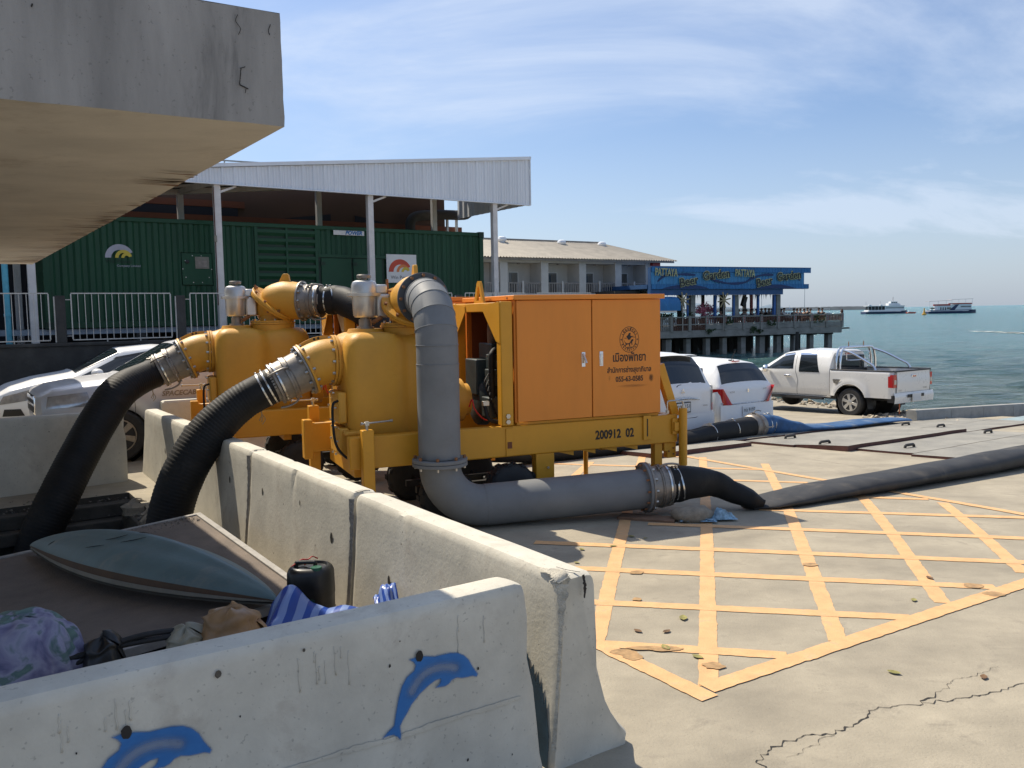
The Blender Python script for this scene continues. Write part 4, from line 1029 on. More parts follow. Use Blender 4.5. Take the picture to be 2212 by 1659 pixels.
    for k in range(N):
        t = k / (N - 1); c = pa.lerp(c2, t) + Vector((0, 0, .018 * math.sin(3.14 * t))); dd = Vector((-1, 0, 0)).lerp(D2, t).normalized()
        x = Vector((0, 1, 0)); y = dd.cross(x).normalized()
        for i in range(40): a = 6.28318 * i / 40; e.v.append(c + x * .235 * math.cos(a) + y * .235 * math.sin(a))
    for k in range(N - 1):
        for i in range(40): j2 = (i + 1) % 40; e.f.append((k * 40 + i, k * 40 + j2, (k + 1) * 40 + j2, (k + 1) * 40 + i))
    e.build('suction_elbow', 'pump_yellow', P, ang=60)
    rib = MB(); T = []
    for k in range(9):
        t = k / 8; dd = Vector((-1, 0, 0)).lerp(D2, t).normalized(); upv = Vector((-dd.z, 0, dd.x)) * -1
        upv = Vector((dd.z, 0, -dd.x)); c = pa.lerp(c2, t) + Vector((0, 0, .018 * math.sin(3.14 * t))); T.append((c + upv * .225, c + upv * (.262 + .010 * math.sin(3.14 * t))))
    for p, q in T: rib.v += [p + Vector((0, -.007, 0)), q + Vector((0, -.007, 0)), q + Vector((0, .007, 0)), p + Vector((0, .007, 0))]
    for k in range(8):
        for (i, j2) in ((0, 1), (1, 2), (2, 3)): rib.f.append((4 * k + i, 4 * k + j2, 4 * k + 4 + j2, 4 * k + 4 + i))
    rb_ = rib.build('rib', 'pump_yellow', P, ang=30)
    for t in (.40, .62):
        k = int(t * 8); c = (T[k][0] + T[k][1] * 1.4) / 2.4; MB().cyl(c + Vector((0, -.0085, 0)), c + Vector((0, .0085, 0)), .013, 12).build('rib_hole', 'ink', rb_, ang=20)
    flange(P, c2, D2, .276, .026, 'pump_yellow', 12)
    # air release valve can
    cn = thing_part(P, 'air_valve'); cn.scale = (1.22, 1.22, 1.12); cn.location = (-1.40 * (1 - 1.22), .74 * (1 - 1.22), 1.975 * (1 - 1.12))
    x0, y0 = -1.40, .74
    MB().rings((x0, y0, 1.975), (0, 0, 1), [(0, .075), (.02, .075), (.02, .055), (.09, .055), (.09, .04), (.12, .04)], 24).build('neck', 'cast_grey', cn)
    MB().rings((x0, y0, 2.08), (0, 0, 1), [(0, .05), (.002, .088), (.02, .100), (.17, .108), (.20, .110), (.20, .148), (.228, .150), (.230, .112), (.30, .112), (.335, .100), (.350, .07), (.350, .03)], 40).build('body', 'silver_paint', cn, ang=35)
    MB().rings((x0, y0, 2.43), (0, 0, 1), [(0, .024), (.02, .024), (.02, .06), (.045, .062), (.055, .055), (.055, .02)], 18).build('cap', 'cast_grey', cn)
    MB().box((x0 + .09, y0 - .085, 2.08), (x0 + .205, y0 + .07, 2.30)).box((x0 + .08, y0 - .07, 2.30), (x0 + .19, y0 + .06, 2.39)).build('side_chamber', 'silver_paint', cn, bevel=.018)
    MB().cyl((x0 + .05, y0 - .06, 2.03), (x0 + .12, y0 - .10, 2.08), .02, 10).cyl((x0 + .19, y0, 2.33), (x0 + .34, y0 - .02, 2.31), .013, 10).cyl((x0 + .2, y0 - .02, 2.34), (x0 + .2, y0 - .02, 2.44), .012, 8).build('valve_fitting', 'bolt_rust', cn)
    # running gear
    ax_ = thing_part(P, 'axle')
    MB().box((-.95, .5, .2), (.3, .56, .27)).box((-.95, .9, .2), (.3, .96, .27)).cyl((-.02, .0, .215), (-.02, 1.45, .215), .03, 10).cyl((-.75, .0, .215), (-.75, 1.45, .215), .03, 10).box((.1, .03, .32), (.26, .1, .37)).build('axle_beam', 'engine_black', ax_)
    for a in (-.02, -.75):
        for b in (.0, 1.28):
            wh = MB(); R_ = .285
            wh.rings((a, b, .225), (0, 1, 0), [(0, .15), (0, R_ * .82), (.03, R_ * .96), (.06, R_), (.17, R_), (.20, R_ * .96), (.23, R_ * .82), (.23, .15)], 44)
            for q in range(22):
                an = 6.283 * q / 22; c = Vector((a + math.cos(an) * R_, b + .115 + (.05 if q % 2 else -.05), .225 + math.sin(an) * R_))
                M_ = Matrix.Translation(c) @ Matrix.Rotation(-an, 4, 'Y'); wh.box((-.012, -.045, -.026), (.010, .045, .026), M_)
            t = wh.build('wheel', 'rubber', P, ang=40)
            MB().rings((a, b + .02, .225), (0, 1, 0), [(0, .02), (0, .15), (.02, .155), (.19, .155), (.19, .02)], 28).build('rim', 'frame_yellow', t)
    # discharge neck and check valve
    if kind == 1:
        pts = [(-.95, .72, 2.03), (-.95, .72, 2.10), (-.945, .69, 2.17), (-.93, .60, 2.235), (-.915, .48, 2.27), (-.905, .36, 2.276), (-.900, .27, 2.276)]; rr = [.18, .18, .20, .245, .255, .250, .240]
        fd = Vector((-.08, -1, 0)).normalized(); fc = Vector((-.900, .27, 2.276)); rc = Vector((-.93, .58, 2.20)); rn = Vector((.05, -.62, .80)); lug = Vector((-.92, .47, 2.53))
    else:
        fd = Vector((math.cos(rad(-33)), math.sin(rad(-33)), 0))
        b_ = Vector((-.95, .72, 0)); q = lambda s_, z: tuple(b_ + fd * s_ + Vector((0, 0, z)))
        pts = [q(0, 2.03), q(0, 2.10), q(-.02, 2.18), q(.06, 2.26), q(.2, 2.29), q(.32, 2.28), q(.42, 2.276)]; rr = [.175, .175, .195, .24, .25, .245, .235]
        fc = Vector(q(.42, 2.276)); rc = Vector(q(.02, 2.24)); rn = (fd * -.60 + Vector((0, 0, -.80))) * -1; rn = fd * .64 + Vector((0, 0, .77)); lug = Vector(q(.20, 2.53))
    P6 = spline(pts, 4); R6 = []
    for k in range(len(rr) - 1):
        for s_ in range(4): R6.append(lerp(rr[k], rr[k + 1], s_ / 4))
    R6.append(rr[-1]); lug = lug + Z0 * .035
    cv = MB().tube(P6, R6, 36).build('check_valve', 'pump_yellow', P, ang=60)
    rn = rn.normalized()
    MB().rings(rc - rn * .03, rn, [(0, .2), (0, .325), (.006, .33), (.028, .33), (.030, .322), (.034, .33), (.056, .33), (.062, .325), (.062, .2)], 44).build('seat_flange', 'pump_yellow', cv, ang=40)
    MB().bolts(rc + rn * .032, rn, .300, 9, .017, .026).bolts(rc - rn * .03, -rn, .300, 9, .014, .022).build('bolt_ring', 'bolt_rust', cv, ang=20)
    sd_ = fd.cross(Z); lg = [lug + fd * a + Vector((0, 0, z)) + sd_ * .02 for a, z in ((-.10, -.06), (.07, -.06), (.05, .05), (.03, .07), (-.02, .07), (-.04, .05))]
    MB().prism(lg, -sd_ * .04).build('lifting_lug', 'pump_yellow', cv, bevel=.004)
    return P, fc, fd, c2, D2
def thing_part(parent, name):
    o = bpy.data.objects.new(name, None); COL.objects.link(o); o.parent = parent; return o
P1, fc1, fd1, sc1, sd1 = pump((.03, 9.0, -.01), 'nearer yellow pump trailer with orange engine cabinet', 1)
P2, fc2, fd2, sc2, sd2 = pump((-1.97, 11.0, .03), 'farther yellow pump trailer mostly behind the nearer one', 2)
# ---- stencils on the cabinet door of the nearer pump
emb = thing_part(P1, 'emblem'); EK = 1.14; emb.scale = (EK, 1, EK); emb.location = (1.375 * (1 - EK), 0, 1.800 * (1 - EK))
yk = -.0318
def ann(c, r0, r1, n=40, name='ring', sc=1.16):
    mb = MB().annulus((c[0], yk, c[1]), (1, 0, 0), (0, 0, sc), r0, r1, n=n); return mb.build(name, 'ink', emb, ang=0)
ec = (1.375, 1.800)
ann(ec, .104, .1085); ann(ec, .0715, .077)
for s_, a0_, a1_, w_ in (('เมืองพัทยา', 150, 30, .030), ('จังหวัดชลบุรี', 208, 332, .026)):
    # letters bent around the ring
    cl_ = []
    for chx in s_:
        if chx in 'ืัิีุ' and cl_: cl_[-1] += chx
        else: cl_.append(chx)
    for k, chx in enumerate(cl_):
        an = rad(lerp(a0_, a1_, k / (len(cl_) - 1))); top = a0_ < 180
        rr_ = .089; c = (ec[0] + rr_ * math.cos(an), yk, ec[1] + rr_ * math.sin(an) * 1.16)
        upv = Vector((math.cos(an), 0, math.sin(an))) * (1 if top else -1); xv = Vector((upv.z, 0, -upv.x))
        text(chx, w_, 'ink', emb, c, xv, upv, offset=.001)
for sx_ in (-1, 1):
    c = (ec[0] + sx_ * .0905, ec[1]); MB().add([(c[0] + dx, yk, c[1] + dz) for dx, dz in ((-.011, 0), (-.003, -.004), (0, -.013), (.003, -.004), (.011, 0), (.003, .004), (0, .013), (-.003, .004))], [tuple(range(8))]).build('star', 'ink', emb, ang=0)
fig = [[(-.005, .058), (.012, .062), (.016, .050), (.010, .040), (.022, .030), (.050, .034), (.020, .018), (.010, .0), (-.012, -.004), (-.022, .012), (-.035, .030), (-.022, .036), (-.012, .046)],
       [(-.055, .016), (-.028, .014), (-.028, .010), (-.055, .011)], [(.02, .026), (.066, .022), (.066, .018), (.02, .021)],
       [(-.058, -.002), (-.046, -.026), (-.030, -.034), (-.010, -.036), (.008, -.026), (.020, -.006), (.034, .006), (.046, -.002), (.040, -.016), (.030, -.020), (.034, -.048), (.026, -.050), (.020, -.026), (.006, -.044), (.010, -.062), (.0, -.064), (-.006, -.044), (-.026, -.046), (-.044, -.060), (-.050, -.056), (-.040, -.042), (-.052, -.024)],
       [(-.03, -.068), (.03, -.068), (.02, -.074), (-.02, -.074)]]
for k, P_ in enumerate(fig):
    mb = MB(); mb.v = [Vector((ec[0] + x, yk, ec[1] + z * 1.05)) for x, z in P_]; mb.f = [tuple(range(len(P_)))]; mb.build('rider_figure', 'ink', emb, ang=0)
text('เมืองพัทยา', .128, 'ink', P1, (1.375, yk, 1.60), (1, 0, 0), (0, 0, 1), offset=.0028, sx=.78)
text('สำนักการช่างสุขาภิบาล', .078, 'ink', P1, (1.375, yk, 1.463), (1, 0, 0), (0, 0, 1), offset=.0018, sx=.82)
text('055-63-0585', .080, 'ink', P1, (1.375, yk, 1.362), (1, 0, 0), (0, 0, 1), offset=.0022, sx=.86)
sp = bpy.data.materials.new('overspray'); sp.use_nodes = True; _t = sp.node_tree; _b = _t.nodes['Principled BSDF']; _b.inputs['Base Color'].default_value = (.03, .02, .015, 1)
_a = _t.nodes.new('ShaderNodeAttribute'); _a.attribute_name = 'cover'; _t.links.new(_a.outputs['Fac'], _b.inputs['Alpha']); MATS['overspray'] = sp
for (cx, cz, rx, rz, k_) in ((1.655, 1.365, .035, .05, .8), (1.12, 1.38, .015, .035, .25), (1.42, 1.285, .22, .02, .3)):
    mb = MB(); cov = []; n = 20
    for j in range(n + 1):
        for i in range(n + 1):
            u, v = i / n * 2 - 1, j / n * 2 - 1; mb.v.append(Vector((cx + u * rx, yk, cz + v * rz)))
            cov.append(max(0, 1 - (u * u + v * v)) ** 1.3 * k_ * (.6 + .8 * abs(noise.noise(Vector((u * 3, v * 3, cx * 9))))))
    mb.f = [(j * (n + 1) + i, j * (n + 1) + i + 1, (j + 1) * (n + 1) + i + 1, (j + 1) * (n + 1) + i) for j in range(n) for i in range(n)]
    o = mb.build('overspray', sp, P1, ang=0, recalc=False); at = o.data.attributes.new('cover', 'FLOAT', 'POINT'); at.data.foreach_set('value', [min(1, c) for c in cov])

# ================================================================== HOSES AND PIPES
bpy.context.view_layer.update()
def wpt(root, p): return root.matrix_world @ Vector(p)
def wdir(root, d): return (root.matrix_world.to_3x3() @ Vector(d)).normalized()
def lever(parent, c, d, side, R, L=.2, m_='cast_grey'):
    """cam lever lying along the coupling, hinged at c on its rim"""
    c = Vector(c); d = Vector(d).normalized(); side = Vector(side).normalized(); t_ = d.cross(side)
    P = [c + side * (R + .01) - d * .02, c + side * (R + .05) + d * .03, c + side * (R + .055) + d * (L * .6), c + side * (R + .035) + d * L]
    mb = MB().tube(spline(P, 5), [.013, .014, .012, .010] if False else .011, 8)
    mb.bar(c + side * (R - .01) - d * .03 - t_ * .02, c + side * (R + .03) - d * .03 - t_ * .02, .03, .012, tuple(d)); mb.bar(c + side * (R - .01) - d * .03 + t_ * .02, c + side * (R + .03) - d * .03 + t_ * .02, .03, .012, tuple(d))
    mb.cyl(c + side * (R + .012) - d * .02 - t_ * .035, c + side * (R + .012) - d * .02 + t_ * .035, .008, 8)
    return mb.build('cam_lever', m_, parent)
def coupling(root, p, d, R=.25, r1=.20, rh=.165, flm='cast_grey', L=.34, levers=3, ph=.4):
    """bolted flange, cone, cam-lock ring, hose tail with clamp bands; local coordinates of root; returns the end point"""
    p = Vector(p); d = Vector(d).normalized()
    flange(root, p, d, R + .022, .024, flm, 12, both=False)
    k = L / .34
    MB().rings(p + d * .022, d, [(0, r1 + .02), (.02, r1 + .012), (.10 * k, r1 + .004), (.11 * k, r1 + .016), (.125 * k, r1 + .016)], 40).build('adapter', 'cast_grey', root, ang=35)
    MB().rings(p + d * (.022 + .127 * k), d, [(0, r1 + .006), (0, r1 + .022), (.022, r1 + .024), (.024, r1 + .002), (.09 * k, r1 - .004), (.10 * k, r1 + .012), (.115 * k, r1 + .012), (.12 * k, rh + .004), (.14 * k, rh + .004)], 40).build('cam_lock', 'cast_grey', root, ang=35)
    MB().rings(p + d * (.022 + .20 * k), d, [(0, r1 + .004), (.002, r1 + .010), (.02, r1 + .010), (.022, r1 + .004)], 40).build('band', 'steel_bright', root, ang=35)
    u = Vector((0, 0, 1)) if abs(d.z) < .9 else Vector((1, 0, 0)); x = d.cross(u).normalized(); y = x.cross(d)
    for q in range(levers):
        a = 6.283 * (q / levers) + ph; lever(root, p + d * (.022 + .13 * k), d, x * math.cos(a) + y * math.sin(a), r1)
    return p + d * (.022 + .25 * k)
def clamps(root, P, idxs, r, w=.018):
    for i in idxs:
        d = (P[i + 1] - P[i - 1]).normalized(); mb = MB().rings(P[i] - d * w / 2, d, [(0, r), (.001, r + .004), (w - .001, r + .004), (w, r)], 36)
        b = mb.build('hose_clamp', 'steel_bright', root, ang=35)
        u = Vector((0, 0, 1)); x = d.cross(u).normalized(); y = x.cross(d)
        c = P[i] + y * (r + .006) + x * .03; MB().bar(c - x * .03, c + x * .03, .02, .016, tuple(y)).build('clamp_bolt', 'bolt_steel', b, bevel=.002)
def suction(root_pump, c2, D2, path, lab, seed):
    p = wpt(root_pump, c2 + D2 * .028); d = wdir(root_pump, D2)
    root = thing('suction_hose', lab, 'hose', tuple(p), 0, 'ribbed suction hoses into the pit')
    e = coupling(root, (0, 0, 0), d, .25, .208, .178, L=.46, levers=3, ph=.5 + seed)
    pts = [e, e + d * .04] + [Vector(q) - p for q in path]
    C = spline(pts, 30)
    # resample evenly
    acc = [0]
    for a, b in zip(C[:-1], C[1:]): acc.append(acc[-1] + (b - a).length)
    tot = acc[-1]; step = .0115; Q = []; k = 0; s_ = 0
    while s_ < tot:
        while k < len(acc) - 2 and acc[k + 1] < s_: k += 1
        Q.append(C[k].lerp(C[k + 1], (s_ - acc[k]) / max(1e-9, acc[k + 1] - acc[k]))); s_ += step
    R_ = []
    for i in range(len(Q)):
        t = i * step; smooth = sm(.20, .30, t)
        R_.append(.180 + .030 * sm(.25, .9, t) + smooth * .0032 * math.sin(i * 6.283 / 3.0) + .002 * noise.noise(Vector((i * .1, seed, 0))))
    MB().tube(Q, R_, 34).build('hose', 'hose_black', root, ang=75)
    clamps(root, Q, [5, 10], .183)
    # plastic strap ends
    i = 13; rp = MB()
    for q in range(3):
        c = Q[i + q] + Vector((0, 0, -.168)); rp.tube(spline([c, c + Vector((.01 * q, 0, -.06)), c + Vector((.03 - .02 * q, .01, -.12)), c + Vector((.0, .0, -.17 + .03 * q))], 5), .004, 5)
    rp.build('frayed_strap', 'rope', root)
    return root
suction(P1, sc1, sd1, [(-2.76, 8.655, 1.235), (-3.02, 8.53, .985), (-3.22, 8.40, .66), (-3.36, 8.34, .30), (-3.44, 8.32, -.1), (-3.47, 8.32, -.6), (-3.47, 8.32, -1.7)], 'nearer black ribbed hose arching from the near pump into the pit', 0)
def sp_(u, v, Y):
    d = _fw + _R * ((u - 1106) / FP) + _U * ((829.5 - v) / FP); t = Y / d.y; return Vector((0, 0, EYE)) + d * t
suction(P2, sc2, sd2, [sp_(263, 842, 10.2), sp_(217, 903, 9.9), sp_(171, 985, 9.6), sp_(132, 1062, 9.35), sp_(98, 1132, 9.2), sp_(78, 1190, 9.15), sp_(62, 1260, 9.15), sp_(55, 1400, 9.15)], 'farther black ribbed hose arching from the far pump into the pit', 2)

# ---- grey discharge pipe of the nearer pump
g0 = wpt(P1, fc1); gd = wdir(P1, fd1)
gp = thing('discharge_pipe', 'grey painted steel pipe bending down from the near pump and along the ground', 'pipe', (g0.x, g0.y, 0))
G0 = Vector((0, 0, g0.z))
flange(gp, G0 + gd * .002, gd, .270, .034, 'flange_dark', 12, 'bolt_rust', both=False)
R_ = .205; Rb = .46
vx = G0 + gd * (.034 + .08 + Rb)               # axis of the vertical leg
seams = []; pth = [G0 + gd * .036, G0 + gd * .114]
for k in range(1, 6):
    a = rad(90 * k / 5); pth.append(G0 + gd * (.114 + Rb * math.sin(a)) + Z * (-Rb * (1 - math.cos(a))))
def mitre(name, pts, r, m_, n=48):
    mb = MB(); P = [Vector(p) for p in pts]
    for k, c in enumerate(P):
        d0 = (P[k] - P[k - 1]).normalized() if k else (P[1] - P[0]).normalized(); d1 = (P[k + 1] - P[k]).normalized() if k < len(P) - 1 else d0
        nn = (d0 + d1).normalized(); ax1 = gd.cross(Z).normalized(); ay1 = nn.cross(ax1).normalized(); sc = 1 / max(.5, nn.dot(d0))
        for i in range(n): a = 6.28318 * i / n; mb.v.append(c + ax1 * r * math.cos(a) + ay1 * r * sc * math.sin(a))
    for k in range(len(P) - 1):
        for i in range(n): j2 = (i + 1) % n; mb.f.append((k * n + i, k * n + j2, (k + 1) * n + j2, (k + 1) * n + i))
    return mb.build(name, m_, gp, ang=13)
vb = Vector((vx.x, vx.y, .70))
pth[-1] = Vector((vx.x, vx.y, pth[-1].z)); low = Vector((vx.x, vx.y, 1.62))
mitre('mitred_bend', pth + [low], R_, 'pipe_grey')
MB().rings(low, (0, 0, -1), [(0, R_), (.0, R_ + .003), (low.z - .70, R_ + .001)], 48).build('vertical_leg', 'pipe_grey', gp, ang=40)
# weld beads on the seams
for k, c in enumerate(pth[1:-1] + [pth[-1], low]):
    dA = (pth[min(k + 2, len(pth) - 1)] - pth[k]).normalized() if k < len(pth) - 2 else Vector((0, 0, -1))
    ax1 = gd.cross(Z).normalized(); ay1 = dA.cross(ax1).normalized(); L_ = []
    for i in range(49): a = 6.28318 * i / 48; L_.append(c + (ax1 * math.cos(a) + ay1 * math.sin(a)) * (R_ + .002 + .002 * noise.noise(Vector((i * .9, k, 0)))))
    MB().tube(L_, .005, 6, cap=False).build('weld_bead', 'pipe_grey', gp, ang=60)
flange(gp, (vx.x, vx.y, .66), (0, 0, 1), .272, .034, 'pipe_grey', 8, 'bolt_rust', both=False, br=.017)
flange(gp, (vx.x, vx.y, .622), (0, 0, 1), .272, .034, 'pipe_grey', 8, 'bolt_steel', both=True, br=.012)
# lower elbow and horizontal run
hv = Vector((1.37, 8.80, .275)) - Vector((g0.x, g0.y, 0)); lo_c = Vector((vx.x, vx.y, .20))
hd = (hv - lo_c); hd.normalize(); Re = .42
el = []
for k in range(13):
    a = rad(90 * k / 12); el.append(Vector((vx.x, vx.y, 0)) + Vector((hd.x, hd.y, 0)).normalized() * Re * (1 - math.cos(a)) + Z * (.62 - (.62 - .20) * math.sin(a)))
MB().tube(el + [el[-1].lerp(hv, .03)], [R_] * 14, 44).build('lower_elbow', 'pipe_grey', gp, ang=60)
MB().rings(el[-1] + hd * .02, hd, [(0, R_ + .003), ((hv - el[-1]).length - .02, R_ + .003)], 48).build('horizontal_run', 'pipe_grey', gp, ang=60)
flange(gp, hv - hd * .03, hd, .262, .03, 'pipe_grey', 12, 'bolt_rust', br=.011)
# ---- lay-flat hose of the nearer pump
fw_ = Vector((g0.x, g0.y, 0)) + hv + hd * .004
fh = thing('flat_hose', 'long flat black hose running from the grey pipe to the right edge', 'hose', tuple(fw_))
e = coupling(fh, (0, 0, 0), hd, .238, .205, .185, L=.30, levers=2, ph=1.2)
def flathose(root, pts, halfw, halfh, m_, name='hose', n=28, wr=.02, sub=10, seed=0):
    P = [Vector(p) for p in pts]; C = spline(P, sub); mb = MB(); N_ = len(C)
    for k, c in enumerate(C):
        i = min(int(k / sub), len(P) - 2); t = (k - i * sub) / sub
        a_ = lerp(halfw[i], halfw[i + 1], sm(0, 1, t)); b_ = lerp(halfh[i], halfh[i + 1], sm(0, 1, t))
        d = (C[min(k + 1, N_ - 1)] - C[max(k - 1, 0)]).normalized(); X = d.cross(Z).normalized(); Y = X.cross(d).normalized()
        for q in range(n):
            an = 6.28318 * q / n; ca, sa = math.cos(an), math.sin(an)
            ex = abs(ca) ** .75 * (1 if ca > 0 else -1); ez = abs(sa) ** .9 * (1 if sa > 0 else -1)
            w_ = 1 + wr * noise.noise(Vector((k * .12, q * .25, seed))) * 2
            mb.v.append(c + X * a_ * ex * w_ + Y * b_ * ez * (w_ + wr * 3 * noise.noise(Vector((k * .22, ex * 1.4, seed + 5)))))
    for k in range(N_ - 1):
        for q in range(n): j2 = (q + 1) % n; mb.f.append((k * n + q, k * n + j2, (k + 1) * n + j2, (k + 1) * n + q))
    mb.f.append(tuple(range(n))); mb.f.append(tuple((N_ - 1) * n + q for q in range(n)))
    mb.build(name, m_, root, ang=60)
    return C
def loc(root, x, y, z): return Vector((x, y, z)) - root.location
def gl(root, x, y, h): return Vector((x, y, gz(x, y) + h)) - root.location
C = flathose(fh, [e, e + hd * .10, e + hd * .22 + Z * .01, loc(fh, 2.12, 9.02, .265), loc(fh, 2.32, 9.02, .17), loc(fh, 2.50, 8.99, .095), loc(fh, 2.66, 9.00, .035)],
    [.185, .182, .170, .14, .115, .10, .03], [.185, .182, .172, .14, .115, .10, .045], 'hose_black', 'hose_tail', wr=.03, sub=8)
clamps(fh, C, [4, 9], .187)
flathose(fh, [gl(fh, 2.50, 9.05, .02), gl(fh, 2.72, 9.18, .045), gl(fh, 3.05, 9.36, .065), gl(fh, 3.55, 9.66, .085), gl(fh, 4.4, 10.15, .10), gl(fh, 5.6, 10.92, .12), gl(fh, 6.95, 11.85, .14), gl(fh, 8.4, 13.0, .14), gl(fh, 10.2, 14.6, .14)],
    [.10, .24, .27, .27, .26, .245, .235, .24, .26], [.018, .034, .058, .078, .092, .108, .125, .125, .11], 'flat_hose', seed=3, wr=.03)
# ---- discharge hose of the farther pump: down between the pumps, along the ground, blue hose beyond the coupling
p2 = wpt(P2, fc2 + fd2 * .002); d2 = wdir(P2, fd2)
h2 = thing('discharge_hose', 'black hose from the far pump lying behind the near pump', 'hose', tuple(p2))
e = coupling(h2, (0, 0, 0), d2, .238, .205, .185, L=.34, levers=3, ph=.9)
C = flathose(h2, [e, e + d2 * .12, e + d2 * .26, loc(h2, -1.86, 10.83, 2.17), loc(h2, -1.55, 10.72, 1.85), loc(h2, -1.35, 10.68, 1.3), loc(h2, -1.15, 10.8, .6), loc(h2, -.95, 11.3, .22), loc(h2, -.6, 12.2, .12), gl(h2, .4, 13.05, .13), gl(h2, 1.6, 13.95, .12), gl(h2, 3.0, 14.95, .13), gl(h2, 3.9, 15.7, .19), gl(h2, 4.55, 16.25, .22)],
    [.185, .183, .18, .18, .18, .18, .18, .19, .2, .2, .2, .2, .20, .2], [.185, .183, .18, .18, .18, .18, .18, .15, .13, .13, .12, .13, .18, .2], 'hose_black', seed=8, wr=.03, sub=9)
clamps(h2, C, [7, 12], .188); clamps(h2, C, [-10, -15] if False else [len(C) - 8, len(C) - 14], .20)
cend = C[-1]; cd = (C[-1] - C[-4]).normalized(); cd.z *= .3; cd.normalize()
MB().rings(cend - cd * .05, cd, [(0, .205), (.02, .225), (.12, .235), (.13, .26), (.17, .26), (.18, .235), (.30, .225), (.32, .20)], 36).build('joint', 'cast_grey', h2, ang=35)
lever(h2, cend + cd * .1, cd, (0, 0, 1), .24, .22); lever(h2, cend + cd * .12, cd, cd.cross(Z), .24, .22)
bs = h2.location + cend + cd * .27
bl = thing('blue_hose', 'flattened blue hose lying across the steel plates', 'hose', tuple(bs))
q = lambda s_, w_: cd * s_
C = flathose(bl, [Vector((0, 0, 0)), cd * .22, cd * .40 + Vector((0, 0, -.02)), gl(bl, 5.55, 16.95, .15), gl(bl, 5.95, 17.25, .11), gl(bl, 6.7, 17.75, .10), gl(bl, 7.7, 18.6, .11), gl(bl, 8.9, 19.6, .09)], [.205, .20, .20, .24, .30, .32, .32, .30], [.205, .20, .19, .13, .06, .045, .045, .03], 'blue_hose', seed=2, wr=.05, sub=8)
clamps(bl, C, [5, 10], .205)
# small props under the near pipe
wp = eg(*ge(1.33, 8.60)); 
mb = MB((1.30, 8.62, 0)); M_ = Matrix.Translation(Vector((1.32, 8.62, 0))) @ Matrix.Rotation(rad(-22), 4, 'Z')
mb.box((-.25, -.10, -.035), (.33, .10, .012), M_)
tag(mb.build('wood_plank', 'wood_old', loc=(1.30, 8.62, 0), bevel=.006), 'old brown wooden plank under the end flange of the grey pipe', 'plank')
sb = MB((1.80, 8.52, 0))
def sack(u, v):
    a = u * 6.283; r = math.sin(v * 3.1415) ** .7; x = math.cos(a) * r * .21; y = math.sin(a) * r * .15; z = .07 - math.cos(v * 3.1415) * .085
    k = 1 + .15 * noise.noise(Vector((x * 9, y * 9, z * 9))); return Vector((1.80 + x * k, 8.52 + y * k, max(-.02, z * k) - .02))
sb.grid(sack, 22, 14); tag(sb.build('sandbag', 'sand', loc=(1.80, 8.52, 0), ang=60), 'split sandbag under the coupling of the grey pipe', 'sandbag')
for k, (cx, cy, r, h) in enumerate(((2.10, 8.50, .13, .14), (1.93, 8.40, .08, .03), (1.70, 8.42, .05, .02))):
    rg = MB((cx, cy, 0)); rg.grid(lambda u, v: Vector((cx + (u - .5) * 2 * r + .03 * noise.noise(Vector((u * 5, v * 5, k))), cy + (v - .5) * r * 1.1 + .03 * noise.noise(Vector((v * 5, u * 5, k + 4))), .01 + h * max(0, noise.noise(Vector((u * 3.3, v * 3.3, k + 2))) + .35) * math.sin(u * 3.14) * math.sin(v * 3.14) * 1.4)), 14, 10)
    tag(rg.build('torn_sack', 'sack_blue', loc=(cx, cy, 0), ang=60), ['crumpled pale blue sack standing right of the sandbag', 'flat scrap of blue sack in front of the sandbag', 'small scrap of blue sack at the left of the sandbag'][k], 'sack', 'torn blue sacks')
# ================================================================== YARD CLUTTER
def lidz(e1): return .30 - .085 * (1.95 - e1)
lc = eg(.6, 6.7, 0)
lid = thing('pit_lid', 'large dusty brown board lid with pale metal frame lying over the pit', 'lid', tuple(lc))
mb = MB(lc); lx0, lx1, ly0, ly1 = -.55, 1.97, 5.22, 8.12
def lidp(a, b, h): v = eg(a, b, lidz(a) + h); return v
mb.grid(lambda u, v: lidp(lerp(lx0 + .05, lx1 - .05, u), lerp(ly0 + .05, ly1 - .05, v), .0 + .004 * noise.noise(Vector((u * 9, v * 9, 0)))), 30, 34)
mb.build('board', 'lid_board', lid, ang=60)
for (p, q) in (((lx0, ly0), (lx1, ly0)), ((lx1, ly0 + .06), (lx1, ly1 - .06)), ((lx1, ly1), (lx0, ly1)), ((lx0, ly1 - .06), (lx0, ly0 + .06))):
    A = lidp(*p, -.015) - lc; B = lidp(*q, -.015) - lc
    off = (Vector((lidp(.7, 6.7, -.015) - lc)) - (A + B) / 2); off.z = 0; off = off.normalized() * .028
    MB().bar(A + off, B + off, .052, .055).build('frame_bar', 'lid_frame', lid, bevel=.004)
# second lid at the left edge, slightly lower
lc2 = eg(-1.6, 6.6, 0); l2 = thing('pit_lid', 'second board lid at the left edge of the pit', 'lid', tuple(lc2))
MB(lc2).grid(lambda u, v: eg(lerp(-2.9, -.66, u), lerp(5.2, 7.9, v), .08), 8, 8).build('board', 'lid_board', l2)
for (p, q) in (((-2.9, 5.2), (-.62, 5.2)), ((-.62, 5.25), (-.62, 7.9)), ((-.66, 7.93), (-2.9, 7.93))):
    MB().bar(eg(*p, .07) - lc2, eg(*q, .07) - lc2, .09, .06).build('frame_bar', 'lid_frame', l2, bevel=.004)
